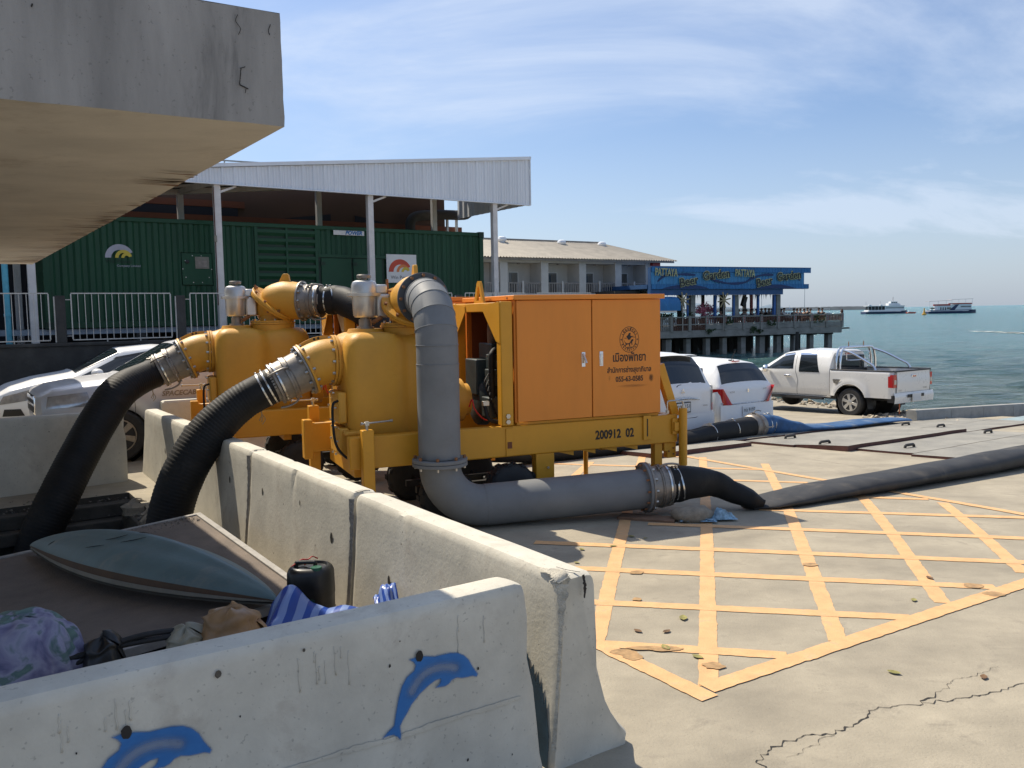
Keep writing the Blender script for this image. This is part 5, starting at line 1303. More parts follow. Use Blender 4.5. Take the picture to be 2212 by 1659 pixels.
# beams carrying the lids across the pit
for k, b in enumerate((4.9, 6.9)):
    A = eg(-2.7, b, -.06); B = eg(2.05, b, -.06 if k else -.02)
    m_ = MB(A).bar(A, B, .12, .14); tag(m_.build('steel_beam', 'plate_edge', loc=A), ['steel beam across the pit nearest the front barrier', 'steel beam across the pit under the middle of the lid'][k], 'beam')
A = eg(1.92, 4.95, .01); m_ = MB(A).bar(A, eg(1.92, 8.0, .01), .26, .22); tag(m_.build('timber_support', 'wood_old', loc=A), 'long timber packing under the right side of the lid', 'timber')
# grit on the lid corner
gv = MB(); random.seed(9)
for i in range(160):
    a = 1.9 - abs(random.gauss(0, .35)); b = 8.05 - abs(random.gauss(0, .12)); r = random.uniform(.006, .016); c = lidp(a, b, .006)
    gv.add([c + Vector((random.uniform(-r, r), random.uniform(-r, r), random.uniform(-.2 * r, r))) for _ in range(4)], [(0, 1, 2), (0, 2, 3), (0, 3, 1), (1, 3, 2)])
gv.build('grit', 'gravel', kind='stuff', ang=0)
# upturned fibreglass hull
hA = sp_(66, 1180, 7.0); hB = sp_(606, 1305, 5.15)
hA = Vector((-4.02, 6.98, .25)); hB = Vector((-1.46, 5.15, .36))
hd_ = (hB - hA); HL = hd_.length; hd_.normalize(); hs = Vector((-hd_.y, hd_.x, 0)).normalized(); hu = hd_.cross(hs) * -1
hu = Vector((0, 0, 1)); hr = thing('upturned_hull', 'upturned blue-grey fibreglass canoe hull with brown stripe on the lid', 'boat hull', tuple(hA))
def hsec(t):
    w_ = .29 * (max(0, math.sin(math.pi * min(1, max(0, t)) ** 1.12)) ** .80)
    h_ = .235 * (max(0, math.sin(math.pi * min(1, max(0, t)) ** 1.12)) ** .62)
    return w_, h_
def hull(th0, th1, k0=1.0, dz=0.0, nt=60, na=28, sink=0.0):
    m_ = MB()
    def f(u, v):
        w_, h_ = hsec(u); an = lerp(th0, th1, v)
        x = math.cos(an); z = math.sin(an)
        rid = .045 * math.exp(-((x) / .22) ** 2) * math.sin(math.pi * u)
        p = hd_ * (u * HL) + hs * (w_ * x * k0) + hu * ((h_ * (max(0, z) ** .85) + rid * (z > 0)) + dz + sink * 0)
        return p
    return m_.grid(f, nt, na)
hull(.28, math.pi - .28).build('shell', 'hull_teal', hr, ang=60)
hull(.10, .285, 1.012).build('stripe', 'hull_brown', hr, ang=60); hull(math.pi - .285, math.pi - .10, 1.012).build('stripe', 'hull_brown', hr, ang=60)
hull(-.01, .12, 1.0, -.002).build('gunwale', 'hull_cream', hr, ang=60); hull(math.pi - .12, math.pi + .01, 1.0, -.002).build('gunwale', 'hull_cream', hr, ang=60)
m_ = MB().grid(lambda u, v: hd_ * (u * HL) + hs * (hsec(u)[0] * (v * 2 - 1)) + Vector((0, 0, -.02)), 40, 4); m_.build('inside', 'hull_cream', hr)
def hpt(u, an, k=1.015):
    w_, h_ = hsec(u); x, z = math.cos(an), math.sin(an); rid = .045 * math.exp(-(x / .22) ** 2) * math.sin(math.pi * u)
    return hd_ * (u * HL) + hs * (w_ * x * k) + Vector((0, 0, (h_ * max(0, z) ** .85 + rid) * k + .001))
for a, b in (((.44, 1.95), (.50, 1.72)), ((.505, 1.95), (.57, 1.70)), ((.40, 2.35), (.46, 2.15)), ((.53, 1.62), (.56, 1.55)), ((.18, 2.5), (.20, 2.2))):
    pts = [hpt(lerp(a[0], b[0], t), lerp(a[1], b[1], t)) for t in (0, .3, .6, 1)]
    MB().tube(spline(pts, 4), [.001 + .0018 * math.sin(i / 12 * 3.14) for i in range(13)], 5).build('crack', 'crack', hr)
# ---- black canister
cc = Vector((-1.315, 5.40, .13)); cn = thing('canister', 'black plastic canister with green cap beside the barrier', 'canister', tuple(cc))
def cring(z, rx, ry, n=36, pw=2.6):
    out = []
    for i in range(n):
        a = 6.283 * i / n; c, s_ = math.cos(a), math.sin(a); out.append(Vector((abs(c) ** (2 / pw) * math.copysign(rx, c), abs(s_) ** (2 / pw) * math.copysign(ry, s_), z)))
    return out
pr = [(0, .13), (.01, .145), (.10, .148), (.105, .145), (.19, .146), (.20, .149), (.28, .147), (.34, .145), (.365, .135), (.38, .118), (.382, .105), (.365, .098), (.362, .04)]
mb = MB(); n = 36
for z, r in pr: mb.v += cring(z, r, r * .92)
for k in range(len(pr) - 1):
    for i in range(n): j2 = (i + 1) % n; mb.f.append((k * n + i, k * n + j2, (k + 1) * n + j2, (k + 1) * n + i))
mb.f.append(tuple((len(pr) - 1) * n + i for i in range(n)))
mb.build('body', 'can_black', cn, ang=40)
MB().tube(spline([(-.085, -.02, .36), (-.085, -.02, .40), (-.06, -.02, .405), (.02, -.02, .405), (.035, -.02, .40), (.035, -.02, .36)], 5), .013, 10).build('carry_handle', 'can_black', cn)
MB().rings((.055, -.075, .355), (0, 0, 1), [(0, .036), (.03, .036), (.035, .032), (.035, .02)], 20).build('cap', 'cap_green', cn, ang=40)
MB().rings((-.05, -.03, .358), (0, 0, 1), [(0, .055), (.012, .055), (.012, .04), (.004, .038)], 24).build('rim', 'can_black', cn)
MB().tube(spline([(-.11, -.05, .385), (-.06, -.0, .415), (-.02, .03, .41), (.0, .06, .42), (.03, .08, .40)], 6), .004, 6).tube(spline([(-.05, .0, .42), (-.02, .02, .40), (-.03, -.03, .39)], 6), .004, 6).build('string', 'red_string', cn)
lb = MB(); lb.grid(lambda u, v: Vector((math.sin(lerp(-.75, .35, u)) * .150, -math.cos(lerp(-.75, .35, u)) * .1395, lerp(.10, .20, v))), 10, 1); lab_ = lb.build('label', 'label_green', cn)
text('เทอร์โบ พลัส', .026, 'plate_white', cn, (-.03, -.1425, .17), (1, .0, 0), (0, 0, 1))
# ---- blue tarpaulin draped by the canister
tp = MB(); base_ = eg(*ge(-1.52, 4.85))
TA = bpy.data.materials.new('tarp'); TA.use_nodes = True; _t = TA.node_tree; _b = _t.nodes['Principled BSDF']; _b.inputs['Roughness'].default_value = .33
_tc = _t.nodes.new('ShaderNodeTexCoord'); _w = _t.nodes.new('ShaderNodeTexWave'); _w.inputs['Scale'].default_value = 1.6; _w.inputs['Distortion'].default_value = 1.2; _w.inputs['Detail'].default_value = 1
_t.links.new(_tc.outputs['UV'], _w.inputs['Vector']); _cr = _t.nodes.new('ShaderNodeValToRGB'); _cr.color_ramp.elements[0].position = .42; _cr.color_ramp.elements[1].position = .5
_cr.color_ramp.elements[0].color = (.012, .055, .30, 1); _cr.color_ramp.elements[1].color = (.17, .25, .50, 1); _t.links.new(_w.outputs[0], _cr.inputs[0]); _t.links.new(_cr.outputs[0], _b.inputs['Base Color']); MATS['tarp'] = TA
def tarp(lo_, ux, uy, ridge, seed, nu=46, nv=30, amp=.035):
    lo_ = Vector(lo_); ux = Vector(ux); uy = Vector(uy); mb = MB(lo_)
    def f(u, v):
        p = lo_ + ux * u + uy * v
        n_ = noise.noise(Vector((u * 2.6, v * 2.4, seed))) * amp * 1.6 + noise.noise(Vector((u * 7, v * 3.5, seed + 3))) * amp * .6 + abs(noise.noise(Vector((u * 4 + v * 3, v * 1.5, seed + 6)))) * amp * 1.2
        return p + Vector((0, 0, ridge(u, v) + n_))
    mb.grid(f, nu, nv)
    return mb, nu, nv
mb, nu, nv = tarp((-1.47, 5.06, .0), (.66, .06, 0), (-.04, -.46, 0), lambda u, v: .345 + .15 * math.exp(-((u - .17) / .15) ** 2) - .01 * u - .30 * v ** 1.3 - .12 * max(0, .1 - u) * 10 * v, 2, amp=.03)
o = mb.build('tarpaulin', 'tarp', loc=(-1.47, 5.06, .0), ang=180); uvl = o.data.uv_layers.new(name='UVMap')
for lp in o.data.loops: k = lp.vertex_index; uvl.data[lp.index].uv = ((k % (nu + 1)) / nu * 1.6, (k // (nu + 1)) / nv)
so_ = o.modifiers.new('thick', 'SOLIDIFY'); so_.thickness = .003
tag(o, 'crumpled blue and white striped tarpaulin beside the black canister', 'tarpaulin')
mb, nu, nv = tarp((-.88, 5.06, .33), (.13, .05, 0), (.06, -.20, 0), lambda u, v: .04 * math.sin(u * 3.1) + .05 * u - .1 * v, 7, 20, 10, .03)
o = mb.build('tarpaulin', 'tarp', loc=(-.86, 5.06, .40), ang=180); uvl = o.data.uv_layers.new(name='UVMap')
for lp in o.data.loops: k = lp.vertex_index; uvl.data[lp.index].uv = ((k % (nu + 1)) / nu, (k // (nu + 1)) / nv * .4)
o.modifiers.new('thick', 'SOLIDIFY').thickness = .003
tag(o, 'loose blue tarpaulin corner squeezed against the barrier joint', 'tarpaulin')
# ---- plastic bags and the printed cushion
def bag(c, rx, ry, h, m_, lab, cat, seed, name='plastic_bag', knot=True):
    c = Vector(c); mb = MB(c)
    def f(u, v):
        a = u * 6.283; ph = v * 3.1415; r = math.sin(ph) ** .8
        k = 1 + .22 * noise.noise(Vector((math.cos(a) * 1.6, math.sin(a) * 1.6, v * 2.5 + seed))) + .10 * noise.noise(Vector((math.cos(a) * 5, math.sin(a) * 5, v * 6 + seed)))
        z = (1 - math.cos(ph)) / 2
        if knot and v > .8: r *= 1.3 * (1 - (v - .8) * 3)
        return c + Vector((math.cos(a) * r * rx * k, math.sin(a) * r * ry * k, max(0, z * h * (1 + .12 * noise.noise(Vector((a, v * 4, seed)))))))
    mb.grid(f, 48, 26)
    return tag(mb.build(name, m_, loc=c, ang=180), lab, cat)
bag(eg(1.27, 4.66, -.02), .19, .15, .54, 'bag_brown', 'crumpled brown plastic bag behind the foreground barrier', 'bag', 1)
bag(Vector((-1.78, 4.50, -.02)), .13, .11, .46, 'bag_clear', 'small pale plastic bag left of the brown one', 'bag', 5)
lo_s = MB().box((0, 0, 0), (1, 1, 1))
# ground strip inside the yard between front barrier and pit is the ground itself
CU = bpy.data.materials.new('printed_cloth'); CU.use_nodes = True; _t = CU.node_tree; _b = _t.nodes['Principled BSDF']; _b.inputs['Roughness'].default_value = .7
_tc = _t.nodes.new('ShaderNodeTexCoord'); _n = _t.nodes.new('ShaderNodeTexNoise'); _n.inputs['Scale'].default_value = 5.5; _n.inputs['Detail'].default_value = 5; _n.inputs['Distortion'].default_value = .5
_t.links.new(_tc.outputs['Object'], _n.inputs['Vector']); _cr = _t.nodes.new('ShaderNodeValToRGB'); e_ = _cr.color_ramp.elements
e_[0].position = .36; e_[0].color = (.06, .07, .16, 1); e_[1].position = .44; e_[1].color = (.19, .18, .29, 1)
for p, c in ((.52, (.30, .30, .40, 1)), (.57, (.10, .16, .15, 1)), (.66, (.16, .25, .21, 1)), (.70, (.45, .50, .50, 1)), (.76, (.40, .12, .16, 1))): x = e_.new(p); x.color = c
_t.links.new(_n.outputs[0], _cr.inputs[0]); _t.links.new(_cr.outputs[0], _b.inputs['Base Color']); MATS['printed_cloth'] = CU
c = Vector((-2.56, 4.28, .0)); mb = MB(c)
def cush(u, v):
    a = u * 6.283; ph = v * 3.1415; r = math.sin(ph) ** .6
    wr = .035 * abs(math.sin(a * 7 + 4 * v + 2 * math.sin(a * 2))) + .05 * noise.noise(Vector((math.cos(a) * 2, math.sin(a) * 2, v * 5)))
    return c + Vector((math.cos(a) * r * (.30 + wr), math.sin(a) * r * (.24 + wr * .6), (1 - math.cos(ph)) / 2 * .60 + .03 * noise.noise(Vector((a * 2, v * 6, 2)))))
mb.grid(cush, 80, 40); tag(mb.build('cloth_bundle', CU, loc=c, ang=180), 'bundle of lilac and green printed cloth at the lower left', 'cloth bundle')
bag(Vector((-2.14, 4.32, .0)), .12, .12, .47, 'can_black', 'black plastic bag behind the printed cloth bundle', 'bag', 8)
A = eg(.45, 4.78, .34)
for k, (dz, s_) in enumerate(((0, 0), (.05, 1))):
    P = [A + Vector((0, 0, dz)), A + E1 * .35 + Vector((0, 0, .09 - .03 * s_)), A + E1 * .75 - E2 * .05 * s_ + Vector((0, 0, .04)), A + E1 * 1.2 - E2 * .22 + Vector((0, 0, -.06))]
    m_ = MB(A).tube(spline(P, 8), .016, 8); tag(m_.build('cable', 'rubber', loc=A), ['thick black cable lying in front of the pit lid', 'upper of the two black cables beside the printed cloth'][k], 'cable', 'black cables by the lid')
# ================================================================== BUILDINGS
class Fr:
    """vertical street-grid frame: a along the front, b away, z up"""
    def __init__(s, ox, oy, deg):
        s.o = Vector((ox, oy, 0)); s.deg = deg; c, n = math.cos(rad(deg)), math.sin(rad(deg)); s.u = Vector((c, n, 0)); s.w = Vector((-n, c, 0))
    def root(s, name, label, cat, group=None): return thing(name, label, cat, tuple(s.o), rad(s.deg), group)
    def at(s, u, v, b=0):
        d = _fw + _R * ((u - 1106) / FP) + _U * ((829.5 - v) / FP); ey = Vector((0, 0, EYE))
        t = (b - (ey - s.o).dot(s.w)) / d.dot(s.w); p = ey + d * t; return ((p - s.o).dot(s.u), p.z)
# ---- retaining wall, terrace and fence
FF = Fr(-8.94, 17.0, 34)
wr_ = FF.root('retaining_wall', 'dark stained plaster wall behind the parked cars', 'wall')
MB().box((-9, 0, -.6), (15.4, .25, 1.60)).build('wall_body', 'dark_wall', wr_)
MB().box((-9, -.03, 1.602), (15.45, .28, 1.665)).build('coping', 'dark_wall', wr_, bevel=.01)
ter = MB().box((-9, .252, -.6), (15.4, 24, 1.55)); t_ = ter.build('terrace', 'dirt', None, kind='structure'); t_.location = FF.o; t_.rotation_euler = (0, 0, GA)
fe = FF.root('railing_fence', 'white bar railing between dark posts on top of the plaster wall', 'fence')
barm = MB().box((-.006, -.006, 0), (.006, .006, .90)).build('bar', 'fence_white', fe, ang=0)
first = True
for k in range(-3, 6):
    a = .05 + 2.285 * k
    MB().box((a - .09, -.02, 1.667), (a + .09, .16, 2.60)).build('post', 'dark_wall', fe, bevel=.006)
    MB().box((a - .115, .0, 1.68), (a - .092, .03, 2.58)).build('post_edge', 'fence_white', fe, ang=0)
    x0, x1 = a + .20, a + 2.285 - .20
    for z in (2.645, 1.72): MB().box((x0, .02, z - .011), (x1, .042, z + .011)).build('rail', 'fence_white', fe, ang=0)
    for x in (x0, x1): MB().box((x - .011, .018, 1.733), (x + .011, .044, 2.632)).build('stile', 'fence_white', fe, ang=0)
    for x in (x0 + .63, x0 + 1.26): MB().box((x - .010, .024, 1.668), (x + .010, .038, 1.707)).build('foot', 'fence_white', fe, ang=0)
    for z in (2.52, 1.80):
        MB().box((a + .10, .025, z - .008), (x0 - .012, .038, z + .008)).build('bracket', 'fence_white', fe, ang=0)
    n = 15
    for i in range(1, n):
        x = lerp(x0, x1, i / n)
        if first: barm.location = (x, .031, 1.732); first = False
        else: b = barm.copy(); COL.objects.link(b); b.parent = fe; b.location = (x, .031, 1.732)
# ---- green generator container on steel beams
CF = Fr(-9.70, 18.9, 34)
ct = CF.root('generator_container', 'long green corrugated generator container under the white canopy', 'container')
A0, A1_, ZB, ZT = -.45, 10.78, 1.93, 4.42
def corr(a0_, a1_, z0, z1, name='corrugated_panel', b=.03, dep=.045, m_='container_green', parent=ct, pitch=.28):
    mb = MB(); n = max(1, round((a1_ - a0_) / pitch)); p = (a1_ - a0_) / n; xs = []
    for k in range(n):
        s_ = a0_ + k * p; xs += [(s_, b), (s_ + p * .25, b), (s_ + p * .42, b + dep), (s_ + p * .75, b + dep), (s_ + p * .92, b)]
    xs.append((a1_, b))
    for x, y in xs: mb.v += [Vector((x, y, z0)), Vector((x, y, z1))]
    mb.f = [(2 * i, 2 * i + 2, 2 * i + 3, 2 * i + 1) for i in range(len(xs) - 1)]
    return mb.build(name, m_, parent, ang=0)
MB().box((A0 + .02, .10, ZB + .02), (A1_ - .02, 2.42, ZT - .03)).build('shell', 'container_green', ct, ang=0)
MB().box((A0, .0, ZT - .10), (A1_, .09, ZT)).build('top_rail', 'container_green', ct, bevel=.01)
MB().box((A0, .0, ZB), (A1_, .09, ZB + .14)).build('bottom_rail', 'container_green', ct, bevel=.01)
for x in (A0, A1_ - .13): MB().box((x, -.015, ZB - .01), (x + .13, .12, ZT + .02)).build('corner_post', 'container_green', ct, bevel=.008)
for x in (A0 - .01, A1_ - .15):
    for z in (ZB - .012, ZT - .14): MB().box((x, -.03, z), (x + .17, .13, z + .16)).build('corner_casting', 'container_dark', ct, bevel=.01)
z0_, z1_ = ZB + .14, ZT - .10
corr(A0 + .13, 2.42, z0_, z1_); corr(2.42, 3.15, z0_, 2.88); corr(2.42, 3.15, 3.66, z1_); corr(3.15, 4.16, z0_, z1_)
corr(5.80, 7.75, 3.70, z1_); corr(7.75, A1_ - .13, z0_, z1_)
pn = MB().box((2.44, .02, 2.90), (3.13, .05, 3.64)).build('control_panel', 'container_green', ct, bevel=.005)
MB().box((2.74, .005, 3.28), (3.06, .018, 3.56)).build('screen_frame', 'hull_cream', pn, bevel=.004)
MB().box((2.79, -.002, 3.32), (3.01, .004, 3.47)).build('screen', 'cast_grey', pn, ang=0)
MB().rings((2.56, .018, 3.44), (0, -1, 0), [(0, .045), (.02, .045), (.03, .03)], 14).build('switch', 'engine_black', pn)
MB().bolts((2.785, .02, 3.27), (0, -1, 0), .33, 10, .012, .01).build('bolt_ring', 'bolt_steel', pn, ang=20)
# louvre bank
MB().box((4.17, .06, z0_), (5.79, .095, z1_)).build('louvre_back', 'container_dark', ct, ang=0)
for x0, x1 in ((4.17, 4.25), (4.955, 5.005), (5.72, 5.79)): MB().box((x0, .0, z0_), (x1, .058, z1_)).build('louvre_frame', 'container_green', ct, ang=0)
for k in range(11):
    z = 4.27 - .215 * k
    for x0, x1 in ((4.252, 4.953), (5.007, 5.718)):
        MB().box((x0, .005, z - .075), (x1, .055, z)).add([(x0, .005, z - .075), (x1, .005, z - .075), (x1, .055, z - .15), (x0, .055, z - .15)], [(0, 1, 2, 3)]).build('louvre_blade', 'container_green', ct, ang=0)
# doors
for x0, x1 in ((5.88, 6.70), (6.76, 7.58)):
    d = MB().box((x0, .02, z0_ + .02), (x1, .06, 3.60)).build('door', 'container_green', ct, bevel=.006)
    MB().box((x0 - .02, .0, 3.42), (x0 + .10, .018, 3.50)).build('hinge', 'container_dark', d, ang=0)
MB().box((5.80, .055, z0_), (7.66, .09, 3.66)).build('door_frame', 'container_dark', ct, ang=0)
MB().box((5.80, .01, 3.62), (7.75, .055, 3.70)).build('door_lintel', 'container_green', ct, ang=0)
sg_ = MB().box((6.22, -.012, 4.20), (7.08, .0, 4.32)).build('sign', 'plate_white', ct, bevel=.004)
text('POWER', .135, mat('ink_blue', (.02, .16, .45), .5), ct, (6.78, -.014, 4.255), (1, 0, 0), (0, 0, 1), offset=.006, shear=.25, sx=1.05) if False else None
mat('ink_blue', (.02, .16, .45), .5)
text('POWER', .135, 'ink_blue', sg_, (6.78, -.014, 4.258), (1, 0, 0), (0, 0, 1), offset=.006, shear=.25, sx=1.0)
# company sign with the rising arcs
mat('arc_red', (.60, .07, .03), .5); mat('arc_orange', (.68, .22, .06), .5); mat('arc_yellow', (.65, .50, .05), .5); mat('arc_grey', (.42, .42, .48), .5)
s2 = MB().box((7.70, -.012, 2.98), (8.60, .0, 3.74)).build('sign', 'plate_white', ct, ang=0)
def arcs(parent, x, z, s_, cols, y=-.014):
    for (r0, r1, cx, c), k in zip(((.55, .95, 0, cols[0]), (.34, .56, .26, cols[1]), (.16, .36, .46, cols[2])), range(3)):
        mb = MB().annulus((x + cx * s_, y - .002 * k, z), (1, 0, 0), (0, 0, 1), r0 * s_, r1 * s_, 20 if k else 25, 180, 30)
        mb.build('arc', c, parent, ang=0)
arcs(s2, 8.10, 3.27, .36, ('arc_red', 'arc_orange', 'arc_yellow'))
text('Win Power', .13, 'ink', s2, (8.12, -.014, 3.12), (1, 0, 0), (0, 0, 1))
arcs(ct, 1.10, 3.50, .32, ('arc_grey', 'arc_yellow', 'arc_yellow'), .02)
text('Win Power', .12, 'container_dark', ct, (1.08, .012, 3.42), (1, 0, 0), (0, 0, 1)); text('Company Limited', .07, 'arc_grey', ct, (1.28, .012, 3.32), (1, 0, 0), (0, 0, 1))
st = CF.root('steel_beam', 'pale blue-grey steel beams carrying the green container', 'beam')
for b in (.15, 2.2): MB().box((-2.2, b - .08, 1.80), (11.5, b + .08, 1.915)).build('beam', 'beam_bluegrey', st, ang=0)
for a in (-1.8, 1.5, 5, 8.5, 11): MB().box((a - .12, .07, 1.552), (a + .12, 2.3, 1.798)).build('bearer', 'dark_wall', st, ang=0)
pp = thing('standpipe', 'bright blue plastic pipe beside the left white post', 'pipe', tuple(CF.o + CF.u * -1.2 + CF.w * -.6))
MB().cyl((0, 0, 1.5), (0, 0, 5.1), .06, 16).build('pipe', 'cyan_paint', pp)
for z in (2.2, 3.6): MB().rings((0, 0, z), (0, 0, 1), [(0, .062), (.01, .07), (.06, .07), (.07, .062)], 16).build('collar', 'cyan_paint', pp)
# ---- canopy
KF = Fr(-6.68, 20.0, 34)
kc = KF.root('canopy', 'white corrugated steel canopy with square posts above the green container', 'canopy')
top = lambda a: 5.545 + .1035 * a
mb = MB(); a = -9.0; xs = []
while a < 8.74:
    xs += [(a, 0), (a + .028, -.035), (a + .062, -.035), (a + .09, 0), (a + .13, .0), (a + .145, -.012), (a + .16, 0), (a + .20, 0), (a + .215, -.012), (a + .23, .0)]; a += .275
xs.append((8.74, 0))
for x, y in xs: mb.v += [Vector((x, y, 5.18)), Vector((x, y, max(5.2, top(x))))]
mb.f = [(2 * i, 2 * i + 2, 2 * i + 3, 2 * i + 1) for i in range(len(xs) - 1)]
mb.build('front_fascia', 'white_metal', kc, ang=0)
MB().prism([(-9, -.05, 5.16), (8.78, -.05, 5.16), (8.78, -.05, 5.185), (-9, -.05, 5.185)], (0, .08, 0)).build('bottom_trim', 'white_metal', kc, ang=0)
mb = MB(); mb.v = [Vector(p) for p in ((-9, -.07, top(-9) + .02), (8.80, -.07, top(8.8) + .0), (8.80, -.07, top(8.8) + .085), (-9, -.07, top(-9) + .10), (-9, .20, top(-9) + .02), (8.80, .20, top(8.8)), (8.80, .20, top(8.8) + .085), (-9, .20, top(-9) + .10))]
mb.f = [(0, 1, 2, 3), (7, 6, 5, 4), (3, 2, 6, 7), (0, 4, 5, 1), (1, 5, 6, 2), (0, 3, 7, 4)]; mb.build('ridge_cap', 'white_metal', kc, ang=0)
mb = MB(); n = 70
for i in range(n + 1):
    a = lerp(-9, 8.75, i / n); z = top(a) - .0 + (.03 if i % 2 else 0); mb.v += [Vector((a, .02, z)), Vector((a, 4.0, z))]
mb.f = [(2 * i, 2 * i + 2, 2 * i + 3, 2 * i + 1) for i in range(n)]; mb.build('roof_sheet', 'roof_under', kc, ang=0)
mb = MB(); n = 26
for i in range(n + 1): b = lerp(.02, 4.0, i / n); x = 8.74 - (.03 if i % 2 else 0); mb.v += [Vector((x, b, 5.18)), Vector((x, b, top(8.74)))]
mb.f = [(2 * i, 2 * i + 2, 2 * i + 3, 2 * i + 1) for i in range(n)]; mb.build('end_fascia', 'white_metal', kc, ang=0)
for a in (-7.7, -3.85, 0, 3.835, 7.62):
    w_ = .075
    MB().box((a - w_, .04, 1.55), (a + w_, .04 + 2 * w_, 5.17)).build('post', 'white_post', kc, bevel=.008)
    MB().box((a - w_, 3.5, 1.55), (a + w_, 3.65, top(a) - .12)).build('post', 'white_post', kc, bevel=.008)
    MB().bar((a, .2, 5.28), (a, 3.8, top(a) - .10), .07, .14).build('rafter', 'white_post', kc)
    MB().bar((a + .05, .1, 5.0), (a + .45, .1, 5.16), .05, .05).build('knee_brace', 'white_post', kc)
MB().box((-9, .06, 5.19), (8.7, .16, 5.30)).build('eave_beam', 'white_post', kc); MB().bar((-9, 3.58, top(-9) - .1), (8.7, 3.58, top(8.7) - .1), .08, .14).build('eave_beam', 'white_post', kc)
for b in (1.0, 1.9, 2.8): MB().bar((-9, b, top(-9) - .05), (8.7, b, top(8.7) - .05), .05, .07).build('purlin', 'white_post', kc)
MB().tube([(-.10, -.0, 2.4), (-.10, .0, 5.1)], .012, 6).build('conduit', 'wood_rail', kc); MB().box((-.13, -.03, 3.85), (-.07, .02, 4.0)).build('junction_box', 'hull_cream', kc)
# building behind the container
bf = KF.root('sail_building', 'brown and orange building with dark sail shapes behind the container', 'building')
MB().box((-9, 4.6, 1.55), (8.6, 4.9, 5.2)).build('wall', 'sail_brown', bf, ang=0)
MB().box((-9, 4.52, 4.78), (9.2, 4.598, 4.98)).build('orange_band', 'sail_orange', bf, ang=0)
MB().box((-9, 4.50, 1.56), (8.6, 4.59, 4.70)).build('dark_base', 'sail_dark', bf, ang=0)
MB().box((-9, 4.54, 5.22), (2.0, 4.597, 5.40)).build('orange_band', 'sail_orange', bf, ang=0)
for P_ in ([(-9, 4.99), (1.8, 4.99), (1.8, 5.21), (-9, 5.21)], [(3.1, 4.99), (4.6, 4.99), (4.6, 5.19)], [(5.4, 4.99), (6.5, 4.99), (5.4, 5.19)]):
    MB().prism([(x, 4.55, z) for x, z in P_], (0, .04, 0)).build('sail', 'sail_dark', bf, ang=0)
MB().prism([(-9, 4.61, 5.201), (8.6, 4.61, 5.201), (8.6, 4.61, 6.30), (-9, 4.61, 4.9)], (0, .2, 0)).build('upper_wall', 'sail_brown', bf, ang=0)
MB().tube(spline([(7.1, 4.2, 4.6), (7.2, 4.2, 5.15), (8.0, 4.2, 5.30), (9.1, 4.2, 5.35), (9.3, 4.2, 5.5)], 5), .16, 12).build('duct', 'roof_under', bf)
for a in (8.5, 8.85): MB().box((a, 4.3, 4.4), (a + .07, 4.37, 5.2)).build('stanchion', 'white_post', bf, ang=0)
rr_ = KF.root('roof_handrail', 'thin white handrail above the canopy roof', 'handrail')
for zz_ in (.62, .22):
    MB().tube([(-3, 3.2, top(-3) + zz_ + .35), (4.8, 3.2, top(4.8) + .12 + (zz_ - .22) * .5)], .022, 6).build('rail', 'fence_white', rr_)
for a in (-1, 1.1, 2.6, 3.8): MB().tube([(a, 3.2, top(a)), (a, 3.2, lerp(top(-3) + .97, top(4.8) + .32, (a + 3) / 7.8))], .02, 6).build('post', 'fence_white', rr_)

# ---- hotel with balconies
HF = Fr(-1.94, 60.0, 32)
ho = HF.root('balcony_hotel', 'two-storey white hotel with balconies and pale corrugated roof', 'hotel')
MB().box((-9, 1.5, -2.2), (15.3, 9.5, 5.98)).build('wall', 'hotel_white', ho, ang=0)
MB().box((-9, -.05, 3.25), (15.3, 1.49, 3.50)).build('balcony_floor', 'hotel_white', ho, ang=0)
MB().box((-9, .1, -2.2), (15.3, 1.49, 3.24)).build('lower_wall', 'hotel_white', ho, ang=0)
MB().box((-9, -.0, 5.72), (15.3, 1.49, 5.97)).build('ceiling_beam', 'hotel_white', ho, ang=0)
for k, a in enumerate((-5.2, -1.7, 1.78, 5.26, 8.69, 12.1, 15.15)):
    MB().box((a - .32, -.02, 3.505), (a + .30 if k < 6 else a + .15, 1.488, 5.715)).build('partition_wall', 'hotel_white', ho, ang=0)
    MB().box((a - .36, -.06, 5.2), (a - .24, .02, 5.95)).build('bracket', 'hotel_white', ho, ang=0)
    if k < 6:
        win = MB().box((a + .42, 1.44, 3.51), (a + 2.12, 1.495, 5.14)).build('sliding_door', 'white_post', ho, ang=0)
        for q in range(2): MB().box((a + .48 + q * .82, 1.43, 3.56), (a + 1.22 + q * .82, 1.438, 5.06)).build('pane', 'dark_glass', win, ang=0)
        MB().grid(lambda u, v, a=a: Vector((a + 1.50 + u * .5, 1.425 + .01 * math.sin(u * 30), 3.6 + v * 1.42)), 16, 1).build('curtain', 'curtain', win)
        MB().box((a + .32, .02, 4.22), (a + 3.1, .10, 4.30)).build('hand_rail', 'rail_grey', ho, ang=0)
        for q in range(13): x = a + .42 + q * .21; MB().box((x, .03, 3.505), (x + .07, .08, 4.215)).build('baluster', 'rail_grey', ho, ang=0)
        MB().box((a + 1.50, -.04, 3.505), (a + 1.64, .0, 4.42)).build('rail_post', 'hotel_white', ho, ang=0)
        MB().cyl((a + 1.6, .6, 5.62), (a + 1.6, .6, 5.72), .12, 10).build('ceiling_lamp', 'rail_grey', ho)
MB().box((15.32, -.3, 3.0), (16.1, .5, 5.95)).build('corner_column', 'red_paint', ho, ang=0); MB().box((15.30, -.34, 3.9), (16.12, -.302, 4.5)).build('column_band', 'ochre_paint', ho, ang=0)
mb = MB(); E_ = [(-10, -.75, 6.02), (17.5, -.75, 6.02), (17.5, 10.5, 6.02), (-10, 10.5, 6.02)]; n = 440
